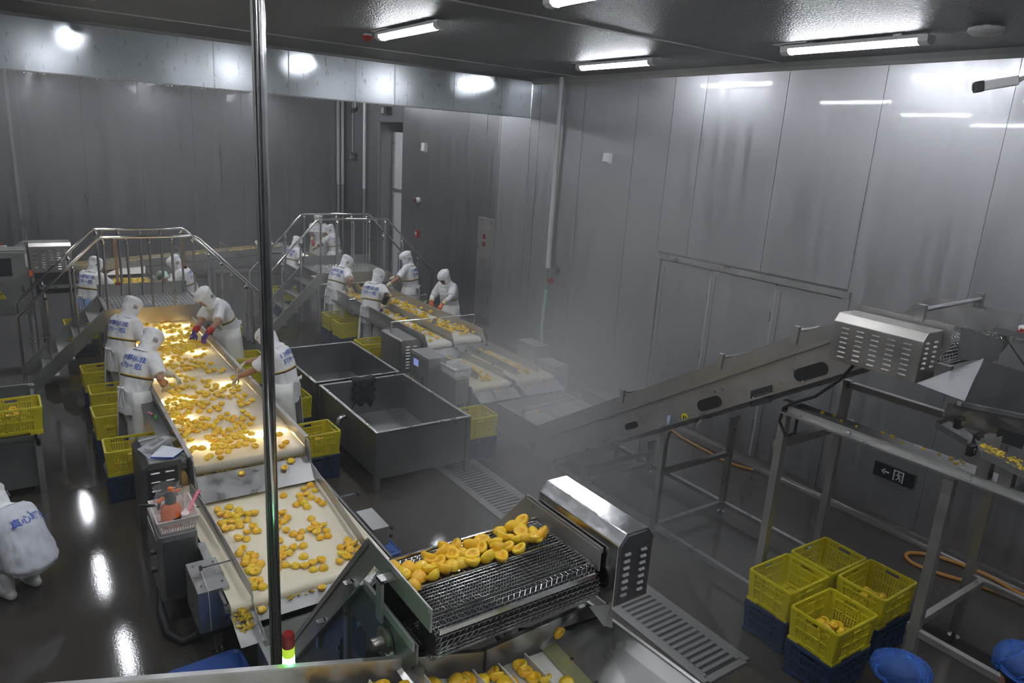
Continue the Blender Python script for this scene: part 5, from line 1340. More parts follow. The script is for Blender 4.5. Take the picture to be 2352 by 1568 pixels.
# ---- signs with the running figure
def glyphs(P, flip=1):
    # running figure in a door frame and arrow, drawn in unit coordinates (u to the viewer's right, v up)
    b = MB()
    def poly(pts): b.plate([P(u, v) for u, v in pts], 0.004)
    return b, poly
def running_man(P, u0, v0, s):
    b, poly = glyphs(P)
    def q(pts): poly([(u0 + a * s, v0 + c * s) for a, c in pts])
    q([(-0.55, -0.6), (-0.42, -0.6), (-0.42, 0.62), (-0.55, 0.62)]); q([(-0.42, 0.5), (0.42, 0.5), (0.42, 0.62), (-0.42, 0.62)]); q([(0.42, -0.6), (0.55, -0.6), (0.55, 0.62), (0.42, 0.62)])
    q([(0.10 * math.cos(k * PI / 4) - 0.02, 0.34 + 0.10 * math.sin(k * PI / 4)) for k in range(8)])
    q([(-0.14, 0.2), (0.06, 0.22), (0.14, -0.08), (-0.02, -0.12)])
    q([(-0.14, 0.2), (-0.10, 0.12), (-0.28, 0.0), (-0.34, 0.05)]); q([(0.06, 0.2), (0.22, 0.04), (0.36, 0.10), (0.34, 0.18), (0.23, 0.14), (0.12, 0.24)])
    q([(0.0, -0.1), (0.14, -0.08), (0.02, -0.34), (-0.2, -0.5), (-0.26, -0.44), (-0.1, -0.30)]); q([(0.08, -0.1), (0.16, -0.06), (0.30, -0.28), (0.24, -0.56), (0.16, -0.54), (0.2, -0.3)])
    return b
def arrow(P, u0, v0, s, d):
    b, poly = glyphs(P)
    poly([(u0 + d * s * a, v0 + s * c) for a, c in ((-0.5, -0.1), (0.1, -0.1), (0.1, 0.1), (-0.5, 0.1))])
    poly([(u0 + d * s * a, v0 + s * c) for a, c in ((0.0, 0.38), (0.16, 0.38), (0.55, 0.0), (0.16, -0.38), (0.0, -0.38), (0.28, 0.0))])
    return b
def exit_sign(label, x, yc, zc, w, h, man_u, arrow_u, d, th=0.03):
    t = thing('exit_sign', label, 'sign', (x, yc, zc))
    b = MB(); b.box(x - th, x, yc - w / 2, yc + w / 2, zc - h / 2, zc + h / 2); b.build('box', M['sign'], t, bevel=0.004)
    P = lambda u, v: (x - th - 0.003, yc - u, zc + v)
    running_man(P, man_u, 0.0, h * 0.62).build('running_figure', M['sign_lit'], t)
    if d: arrow(P, arrow_u, 0.0, h * 0.5, d).build('arrow', M['sign_lit'], t)
    return t
exit_sign('black exit sign with running figure and arrow, low on the right wall', XR, 3.64, 0.66, 0.46, 0.17, 0.06, -0.09, -1)
t = exit_sign('small black exit sign with arrow hanging from a thin conduit in the far corner', XF - 0.02, 20.69, 3.44, 0.52, 0.22, -0.10, 0.11, 1)
b = MB(); b.tube([(XF - 0.03, 20.69, 3.55), (XF - 0.03, 20.69, ZC)], 0.014, 8); b.build('conduit', M['white_paint'], t)
exit_sign('small black exit sign mounted above the tall doorway', XF, 18.3, 4.72, 0.34, 0.20, -0.06, 0, 0, 0.16)
def wallbox(name, label, cat, x, y, z, w, h, d, mat):
    t = thing(name, label, cat, (x, y, z)); b = MB(); b.box(x - d * 0.5, x, y - w / 2, y + w / 2, z - h / 2, z + h / 2); b.build('base', M[mat], t)
    b = MB(); b.prism([(x - d * 0.5, z - h / 2 + 0.01), (x - d, z - h / 2 + 0.03), (x - d * 0.85, z + h / 2), (x - d * 0.5, z + h / 2)], 'y', y - w / 2 + 0.005, y + w / 2 - 0.005); b.build('cover', M[mat], t, bevel=0.006); return t
wallbox('junction_box', 'pale square box on the bare right wall', 'box', XR, 8.99, 3.92, 0.14, 0.17, 0.09, 'white_plastic')
wallbox('junction_box', 'pale square box on the far wall beside the tall doorway', 'box', XF, 16.16, 3.86, 0.16, 0.22, 0.10, 'white_plastic')
t = thing('alarm_bell', 'round white and red alarm on the far wall beside the doorway', 'alarm', (XF, 16.46, 2.57))
b = MB(); b.lathe([(0.075, 0), (0.075, -0.05), (0.05, -0.09)], (XF, 16.46, 2.57), 14, 'x'); b.build('base', M['white_plastic'], t, smooth=True)
b = MB(); b.lathe([(0.05, -0.085), (0.045, -0.12), (0.01, -0.13)], (XF, 16.46, 2.57), 12, 'x'); b.build('lens', M['dark_red'], t, smooth=True)
t = thing('call_point', 'small red fire call point on the far wall', 'alarm', (XF, 16.45, 1.73))
b = MB(); b.box(XF - 0.06, XF, 16.38, 16.52, 1.64, 1.82); b.build('box', M['red'], t, bevel=0.006)
b = MB(); b.box(XF - 0.066, XF - 0.06, 16.42, 16.50, 1.70, 1.78); b.build('white_pane', M['white_plastic'], t)
t = thing('hydrant_cabinet', 'narrow grey hydrant cabinet half hidden by the wall corner', 'cabinet', (XF, 13.1, 0.3))
b = MB(); b.box(XF - 0.06, XF - 0.002, 12.75, 13.5, 0.30, 2.49); b.build('casing', M['plate'], t, bevel=0.006)
b = MB(); b.box(XF - 0.07, XF - 0.06, 12.8, 13.42, 0.36, 2.43); dr = b.build('door', M['plate'], t)
b = MB(); b.box(XF - 0.074, XF - 0.07, 13.16, 13.26, 2.04, 2.14); b.box(XF - 0.074, XF - 0.07, 13.16, 13.26, 1.88, 1.98); b.build('red_lettering', M['dark_red'], dr)
t = thing('wall_alarm', 'round white and red alarm high beside the hopper at the right edge', 'alarm', (XR, 2.76, 2.56))
b = MB(); b.lathe([(0.075, 0), (0.075, -0.06), (0.06, -0.07)], (XR, 2.74, 2.56), 18, 'x'); b.build('base', M['white_plastic'], t, smooth=True)
b = MB(); b.lathe([(0.05, -0.06), (0.045, -0.10), (0.02, -0.12), (0.002, -0.125)], (XR, 2.74, 2.56), 16, 'x'); b.build('lens', M['dark_red'], t, smooth=True)
t = thing('security_camera', 'white bullet camera on a conduit at the top of the right wall', 'camera', (7.75, 3.3, 5.0))
d0, d1 = Vector((7.62, 3.44, 4.815)), Vector((7.80, 3.20, 4.88)); dv = (d1 - d0).normalized()
b = MB(); b.beam(d0, d1, 0.085, 0.085); b.build('body', M['white_plastic'], t, bevel=0.01)
b = MB(); b.beam(d0 - dv * 0.05, d0 + dv * 0.03, 0.10, 0.10); b.build('sun_shield', M['black'], t, bevel=0.012)
b = MB(); b.tube([d0 - dv * 0.06, d0 - dv * 0.045], 0.03, 12); b.build('lens', M['dark_screen'], t)
b = MB(); b.tube([d1, (7.86, 3.16, 4.92), (7.86, 3.16, ZC)], 0.025, 10); b.build('conduit', M['white_plastic'], t, smooth=True)
b = MB(); b.box(7.80, 7.92, 3.10, 3.22, ZC - 0.02, ZC); b.build('mount_plate', M['white_plastic'], t)
t = thing('security_camera', 'small dark camera hanging under the smoke curtain in the far corner', 'camera', (8.3, 20.1, 4.7))
b = MB(); b.tube([(8.30, 20.1, ZC), (8.30, 20.1, 4.78)], 0.03, 8); b.build('conduit', M['white_plastic'], t)
b = MB(); b.beam((8.36, 20.16, 4.78), (8.18, 20.0, 4.70), 0.11, 0.11); b.build('body', M['black'], t, bevel=0.01)
t = thing('smoke_detector', 'round white smoke detector on the ceiling at the right', 'detector', (6.74, 3.09, ZC))
b = MB(); b.lathe([(0.03, ZC), (0.03, ZC - 0.02), (0.13, ZC - 0.022), (0.135, ZC - 0.05), (0.10, ZC - 0.075), (0.02, ZC - 0.08)], (6.74, 3.09, 0), 22); b.build('dome', M['white_plastic'], t, smooth=True)
b = MB(); b.tube([(6.86, 3.02, ZC), (6.86, 3.02, ZC - 0.06)], 0.012, 6); b.build('conduit', M['white_plastic'], t)
t = thing('fire_sounder', 'small red sounder on the ceiling beside a tube lamp', 'alarm', (3.73, 8.66, ZC))
b = MB(); b.lathe([(0.05, ZC), (0.05, ZC - 0.03)], (3.73, 8.66, 0), 12); b.build('base', M['white_plastic'], t)
b = MB(); b.lathe([(0.065, ZC - 0.025), (0.06, ZC - 0.055), (0.03, ZC - 0.085), (0.005, ZC - 0.09)], (3.73, 8.66, 0), 14); b.build('lens', M['red'], t, smooth=True)
t = thing('led_strip', 'thin wall trim light glowing green behind the left cabinet', 'indicator', (0.2, 15.9, 1.5))
b = MB(); b.tube([(0.19, 16.0, 0.0), (0.19, 16.0, 2.0)], 0.012, 6); b.build('mast', M['steel_dull'], t)
b = MB(); b.tube([(0.19, 15.985, 1.70), (0.19, 15.985, 1.76)], 0.02, 8); b.build('lens', M['green_led'], t)

# ---- things lying about
t = thing('basket', 'pale pink plastic basket on the narrow cabinet beside the lower belt', 'basket', (0.865, 5.90, 0.84))
def basket(t, x0, x1, y0, y1, z0, z1, mat, hole):
    i = 0.03
    b = MB(); b.box(x0 + i, x1 - i, y0 + i, y1 - i, z0, z0 + 0.006); b.build('base', M[mat], t)
    for k in range(4):
        def P(u, v, k=k):
            a = i * (1 - v); z = z0 + (z1 - z0) * v
            return ((x0 + a + (x1 - x0 - 2 * a) * u, y0 + a, z), (x1 - a, y0 + a + (y1 - y0 - 2 * a) * u, z), (x1 - a - (x1 - x0 - 2 * a) * u, y1 - a, z), (x0 + a, y1 - a - (y1 - y0 - 2 * a) * u, z))[k]
        b = MB()
        n = 14
        for j in range(n):
            u0, u1 = (j + 0.0) / n, (j + 1.0) / n
            for v0, v1 in ((0, 0.12), (0.34, 0.42), (0.62, 1.0)):
                b.add([P(u0, v0), P(u1, v0), P(u1, v1), P(u0, v1)], [(0, 1, 2, 3)])
            b.add([P(u0, 0.12), P(u0 + 0.5 / n, 0.12), P(u0 + 0.5 / n, 0.62), P(u0, 0.62)], [(0, 1, 2, 3)])
        o = b.build('slotted_side', M[mat], t); md = o.modifiers.new('t', 'SOLIDIFY'); md.thickness = 0.003
    b = MB(); b.tube([(x0, y0, z1), (x1, y0, z1), (x1, y1, z1), (x0, y1, z1)], 0.008, 6, closed=True); b.build('rim', M[mat], t)
basket(t, 0.71, 1.02, 5.68, 6.10, 0.842, 0.965, 'pink_white', 0)
t = thing('basket', 'white plastic basket on a drive box beside the far lower belt', 'basket', (5.06, 8.52, 0.8))
basket(t, 4.92, 5.22, 8.30, 8.74, 0.802, 0.93, 'white_plastic', 0)
t = thing('spray_bottle', 'bright orange spray bottle with black head standing in the pink basket', 'bottle', (0.84, 5.84, 0.85))
b = MB(); b.lathe([(0.075, 0.85), (0.082, 0.87), (0.082, 0.98), (0.072, 1.02), (0.045, 1.045), (0.03, 1.05)], (0.84, 5.84, 0), 20); b.build('tank', M['orange'], t, smooth=True)
b = MB(); b.lathe([(0.042, 1.04), (0.045, 1.09), (0.03, 1.12), (0.022, 1.15)], (0.84, 5.84, 0), 14); b.build('collar', M['black'], t, smooth=True)
b = MB(); b.beam((0.86, 5.84, 1.14), (0.77, 5.84, 1.12), 0.03, 0.03); b.tube([(0.77, 5.84, 1.12), (0.75, 5.86, 1.0)], 0.012, 6); b.build('pump_head', M['black'], t)
b = MB(); b.tube([(0.845, 5.84, 1.13), (0.845, 5.84, 1.18)], 0.02, 10); b.beam((0.79, 5.82, 1.115), (0.74, 5.80, 1.09), 0.025, 0.02); b.beam((0.87, 5.84, 1.14), (0.92, 5.84, 1.15), 0.02, 0.02); b.build('orange_trigger', M['orange'], t)
b = MB()
for k in range(5):
    a = -0.9 + k * 0.16; b.cbox((0.84 + 0.0825 * math.cos(a - 0.6), 5.84 + 0.0825 * math.sin(a - 0.6), 0.93), (0.012, 0.012, 0.02))
b.build('dark_label', M['black'], t)
b = MB()
ring = lambda r, z, w: [Vector((0.83 + (r + w * math.sin(5 * k * PI / 9 + z * 30)) * math.cos(2 * PI * k / 18), 5.85 + (r + w * math.sin(7 * k * PI / 9)) * 0.9 * math.sin(2 * PI * k / 18), z + 0.015 * math.sin(k * 1.7))) for k in range(18)]
b.loft([ring(0.10, 0.86, 0.003), ring(0.105, 0.95, 0.008), ring(0.11, 1.05, 0.014), ring(0.10, 1.13, 0.02), ring(0.09, 1.20, 0.03)], cap=False)
tag(b.build('plastic_bag', M['bag'], smooth=True), 'crumpled clear bag standing around the orange spray bottle', 'bag')
t = thing('peeler', 'pink kitchen peeler leaning out of the pink basket', 'peeler', (0.98, 5.82, 0.9))
b = MB(); b.tube([(0.965, 5.80, 0.955), (1.0, 5.84, 1.0), (1.05, 5.90, 1.045), (1.08, 5.93, 1.06)], [0.010, 0.012, 0.014, 0.012], 8); b.build('handle', M['pink'], t, smooth=True)
b = MB(); b.tube([(0.965, 5.80, 0.955), (0.955, 5.77, 0.90)], 0.008, 6); b.tube([(0.965, 5.80, 0.955), (0.925, 5.80, 0.95), (0.92, 5.78, 0.91)], 0.006, 6); b.build('yoke', M['pink'], t)
t = thing('roll', 'pale pink roll of film standing in the pink basket', 'roll', (0.935, 5.76, 0.85))
b = MB(); b.tube([(0.94, 5.78, 0.852), (0.93, 5.76, 0.97)], 0.032, 14); b.build('core', M['pink_white'], t, smooth=True)
b = MB(); b.tube([(0.94, 5.78, 0.86), (0.931, 5.762, 0.962)], 0.034, 14, cap=False); b.build('wrap', M['white_plastic'], t, smooth=True)
t = thing('knife', 'black knife handle sticking out of the pink basket', 'knife', (0.7, 5.98, 0.97))
b = MB(); b.tube([(0.63, 6.02, 0.985), (0.68, 6.0, 0.985), (0.74, 5.97, 0.985)], [0.012, 0.014, 0.011], 8); b.build('handle', M['black'], t, smooth=True)
b = MB(); b.plate([(0.74, 5.98, 0.98), (0.74, 5.955, 0.98), (0.90, 5.91, 0.90), (0.88, 5.95, 0.90)], 0.002); b.build('blade', M['chrome'], t)
# pad, bag and card on the motor cover
t = thing('note_pad', 'ruled note pad with blue edge lying on the dark motor cover', 'paper', (0.98, 7.1, 0.96))
pad = [(0.86, 7.0), (1.04, 6.90), (1.17, 7.05), (1.0, 7.24)]
b = MB(); b.prism(pad, 'z', 0.957, 0.970); b.build('backing', M['print_blue'], t)
b = MB(); b.prism([(0.863, 7.003), (1.04, 6.905), (1.165, 7.05), (1.0, 7.235)], 'z', 0.970, 0.974); sh = b.build('sheet', M['paper'], t)
b = MB()
for k in range(9):
    f = 0.08 + k * 0.1; a = Vector((0.863, 7.003, 0.9745)).lerp(Vector((1.0, 7.235, 0.9745)), f); c = Vector((1.04, 6.905, 0.9745)).lerp(Vector((1.165, 7.05, 0.9745)), f)
    b.beam(a.lerp(c, 0.06), a.lerp(c, 0.94), 0.002, 0.0006)
b.build('ruled_lines', M['paper_line'], sh, kind='stuff')
t = thing('grey_card', 'grey card lying under the note pad on the motor cover', 'card', (0.88, 7.2, 0.955))
b = MB(); b.prism([(0.785, 7.28), (0.85, 6.98), (0.90, 6.97), (0.87, 7.35)], 'z', 0.9555, 0.957); b.build('sheet', M['tag_grey'], t)
b = MB(); b.prism([(0.82, 7.45), (1.0, 7.5), (1.0, 7.53), (0.82, 7.49)], 'z', 0.9555, 0.96); b.build('perforated_strip', M['steel'], t)
t = thing('scanner_pouch', 'handheld device wrapped in crumpled clear film on the motor cover', 'pouch', (0.98, 7.25, 0.97))
b = MB(); b.beam((0.86, 7.15, 0.987), (1.07, 7.38, 0.987), 0.085, 0.024); b.build('device', M['tag_grey'], t, bevel=0.01)
b = MB(); b.beam((0.90, 7.20, 1.001), (1.02, 7.33, 1.001), 0.045, 0.004); b.build('screen', M['dark_screen'], t)
vs = []; NX, NY = 12, 8
for j in range(NY + 1):
    for i in range(NX + 1):
        u, v = i / NX - 0.5, j / NY - 0.5
        p = Vector((0.965, 7.265, 1.0)) + Vector((0.21, 0.23, 0)) * u * 1.25 + Vector((-0.12, 0.11, 0)) * v * 1.2
        p.z = 1.012 - 0.030 * (abs(u) * 2) ** 4 - 0.030 * (abs(v) * 2) ** 4 + random.uniform(-0.008, 0.010)
        vs.append(p)
b = MB(); b.add(vs, [(j * (NX + 1) + i, j * (NX + 1) + i + 1, (j + 1) * (NX + 1) + i + 1, (j + 1) * (NX + 1) + i) for j in range(NY) for i in range(NX)]); b.build('film', M['bag'], t)
t = thing('plastic_bag', 'small crumpled clear bag on the corner of the lit conveyor', 'bag', (1.14, 6.98, 0.9))
b = MB(); b.ball((1.145, 6.95, 0.93), (0.04, 0.05, 0.05), 9, 6)
for v in b.v: v += Vector((random.uniform(-1, 1), random.uniform(-1, 1), random.uniform(-1, 1))) * 0.012
b.build('film', M['bag'], t)
def tool(name, label, p, q, m, r=0.012):
    t = thing(name, label, 'tool', p); b = MB(); p, q = Vector(p), Vector(q)
    b.tube([p, p.lerp(q, 0.4), q], [r * 0.8, r * 1.1, r * 0.9], 8); b.build('handle', M[m], t, smooth=True)
    b = MB(); d = (q - p).normalized(); b.tube([p, p - d * 0.07], 0.004, 6); b.build('blade', M['chrome'], t)
tool('pitting_knife', 'pink handled knife on the shelf beside the lit belt', (1.09, 8.42, 0.862), (1.06, 8.52, 0.862), 'pink')
tool('pitting_knife', 'green handled knife on the shelf beside the lit belt', (1.10, 8.26, 0.866), (1.11, 8.36, 0.866), 'green', 0.016)
tool('pitting_knife', 'thin pink handled knife held in a purple glove over the lit belt', (2.03, 11.17, 0.97), (2.10, 11.24, 1.0), 'pink', 0.007)
tool('pitting_knife', 'small green handled knife held by the worker with orange gloves', (6.36, 12.02, 1.05), (6.44, 11.98, 1.05), 'green', 0.008)
# ================================================================== PEACH HALVES
def peach_mesh(seed, pit=True):
    rnd = random.Random(seed)
    R = 0.0385
    prof_out = [(0.006, -0.030), (0.018, -0.0275), (0.028, -0.021), (0.035, -0.011), (0.0385, 0.0), (0.0365, 0.0065), (0.031, 0.009)]
    prof_in = [(0.0225, 0.0065), (0.017, 0.0), (0.012, -0.007), (0.005, -0.0105)]
    b = MB(); n = 14
    ph = [rnd.uniform(0, 6.28) for _ in range(4)]
    def ring(r, z):
        g = []
        for k in range(n):
            a = 2 * PI * k / n
            q = r * (1 + 0.045 * math.sin(2 * a + ph[0]) + 0.03 * math.sin(3 * a + ph[1])) * (1.0 + 0.06 * math.cos(a))
            g.append(Vector((q * math.cos(a), q * math.sin(a) * 0.94, z + 0.0022 * math.sin(a * 2 + ph[2]))))
        return g
    rings = [ring(r, z) for r, z in prof_out + (prof_in if pit else [(0.015, 0.010), (0.004, 0.0105)])]
    b.loft(rings)
    me = b.mesh('peach_half', [M['peach'], M['peach_cut']], smooth=False)
    me.polygons.foreach_set('use_smooth', [True] * len(me.polygons))
    lo = (len(prof_out) - 0) * n
    if pit:
        for p in me.polygons:
            if min(p.vertices) >= lo - n and all(v >= lo - n for v in p.vertices) and p.center.z < 0.0075 and (p.center.x ** 2 + p.center.y ** 2) ** 0.5 < 0.024: p.material_index = 1
    return me
PM = [peach_mesh(i) for i in range(5)]
LAB = {}
def half(p, mode, label, group, sc=1.0, rnd=random):
    o = bpy.data.objects.new('peach_half', rnd.choice(PM)); C.objects.link(o)
    s = sc * rnd.uniform(0.9, 1.1)
    if mode == 'up': e = (rnd.uniform(-0.25, 0.25), rnd.uniform(-0.25, 0.25), rnd.uniform(0, 6.3)); dz = 0.029 * s
    elif mode == 'dome': e = (PI + rnd.uniform(-0.12, 0.12), rnd.uniform(-0.12, 0.12), rnd.uniform(0, 6.3)); dz = 0.009 * s
    elif mode == 'side': e = (PI / 2 + rnd.uniform(-0.35, 0.35), 0, rnd.uniform(0, 6.3)); dz = 0.036 * s
    else: e = (rnd.uniform(0.3, 1.0), rnd.uniform(-0.6, 0.6), rnd.uniform(2.2, 4.2)); dz = 0.033 * s
    o.location = (p[0], p[1], p[2] + dz); o.rotation_euler = e; o.scale = (s, s, s)
    return tag(o, label[mode if mode in label else 'any'], 'peach', group)
REST = []          # (position, euler, scale) of the halves beyond the first three hundred
def rest(p, mode=None, sc=1.0):
    r = random.random(); s = sc * random.uniform(0.88, 1.1)
    mode = mode or ('up' if r < 0.45 else ('dome' if r < 0.8 else 'tilt'))
    if mode == 'up': e = (random.uniform(-0.25, 0.25), random.uniform(-0.25, 0.25), random.uniform(0, 6.3)); dz = 0.029 * s
    elif mode == 'dome': e = (PI + random.uniform(-0.12, 0.12), random.uniform(-0.12, 0.12), random.uniform(0, 6.3)); dz = 0.009 * s
    else: e = (random.uniform(-1.2, 1.2), random.uniform(-1.2, 1.2), random.uniform(0, 6.3)); dz = 0.036 * s
    REST.append((Vector((p[0], p[1], p[2] + dz)), e, s))
LOWER_BELT = [(2.062,6.519,'dome'),(2.175,6.361,'dome'),(2.091,6.299,'up'),(2.175,6.235,'dome'),(1.468,6.53,'dome'),(1.882,6.27,'dome'),(2.016,6.196,'dome'),(2.077,6.188,'up'),(2.091,6.109,'dome'),(2.0,6.109,'dome'),(2.136,6.034,'dome'),(2.001,6.034,'dome'),(2.152,5.951,'dome'),(1.927,6.039,'dome'),(2.003,5.953,'dome'),(1.387,6.267,'dome'),(1.445,6.181,'dome'),(1.281,6.249,'up'),(1.286,6.163,'up'),(1.339,6.171,'dome'),(1.328,6.098,'up'),(1.445,6.086,'up'),(1.497,6.051,'up'),(1.554,6.046,'up'),(1.375,6.109,'dome'),(1.401,6.06,'dome'),(1.288,6.014,'dome'),(1.338,5.988,'up'),(1.392,5.966,'dome'),(1.466,5.972,'dome'),(1.249,6.015,'dome'),(1.385,5.891,'dome'),(1.312,5.9,'dome'),(1.264,5.882,'up'),(1.261,5.941,'dome'),(1.477,5.818,'up'),(1.488,5.738,'dome'),(1.406,5.752,'up'),(1.322,5.684,'up'),(1.379,5.65,'dome'),(1.763,5.935,'up'),(1.697,5.888,'up'),(1.778,5.823,'up'),(1.733,5.788,'dome'),(1.674,5.808,'up'),(1.656,5.722,'dome'),(1.63,5.804,'dome'),(1.962,5.725,'dome'),(1.953,5.597,'up'),(2.009,5.56,'up'),(1.889,5.543,'up'),(1.958,5.533,'up'),(1.923,5.471,'up'),(2.005,5.464,'dome'),(1.988,5.376,'dome'),(1.917,5.379,'dome'),(1.703,5.623,'up'),(1.741,5.543,'dome'),(1.816,5.552,'dome'),(1.772,5.461,'dome'),(1.602,5.488,'up'),(1.751,5.323,'dome'),(1.67,5.329,'up'),(1.595,5.346,'up'),(1.555,5.304,'up'),(1.615,5.271,'dome'),(1.549,5.236,'up'),(1.493,5.194,'up'),(1.49,5.269,'dome'),(1.462,5.089,'dome'),(1.535,5.117,'dome'),(1.704,5.163,'dome'),(1.601,5.066,'dome'),(1.665,5.022,'up'),(1.736,5.034,'up'),(1.807,5.036,'up'),(1.705,4.95,'dome'),(1.783,4.932,'dome'),(1.305,5.501,'up'),(1.269,5.454,'dome'),(1.295,5.352,'dome'),(1.338,5.402,'up'),(1.362,5.339,'up'),(1.328,5.273,'dome'),(1.27,5.288,'dome'),(1.37,5.224,'dome'),(1.3,5.218,'dome'),(1.33,5.154,'up'),(1.299,5.116,'up'),(1.263,5.171,'dome'),(1.304,5.008,'dome'),(1.257,4.997,'up'),(1.241,4.952,'dome'),(1.297,4.908,'dome'),(1.399,4.966,'dome'),(2.015,5.154,'dome'),(2.099,5.203,'up'),(2.125,5.141,'tilt'),(2.078,5.129,'up'),(2.055,5.055,'up'),(2.117,5.033,'tilt'),(1.982,5.044,'up'),(1.999,4.99,'up'),(2.048,4.939,'dome'),(1.924,4.952,'up'),(1.945,4.814,'dome')]
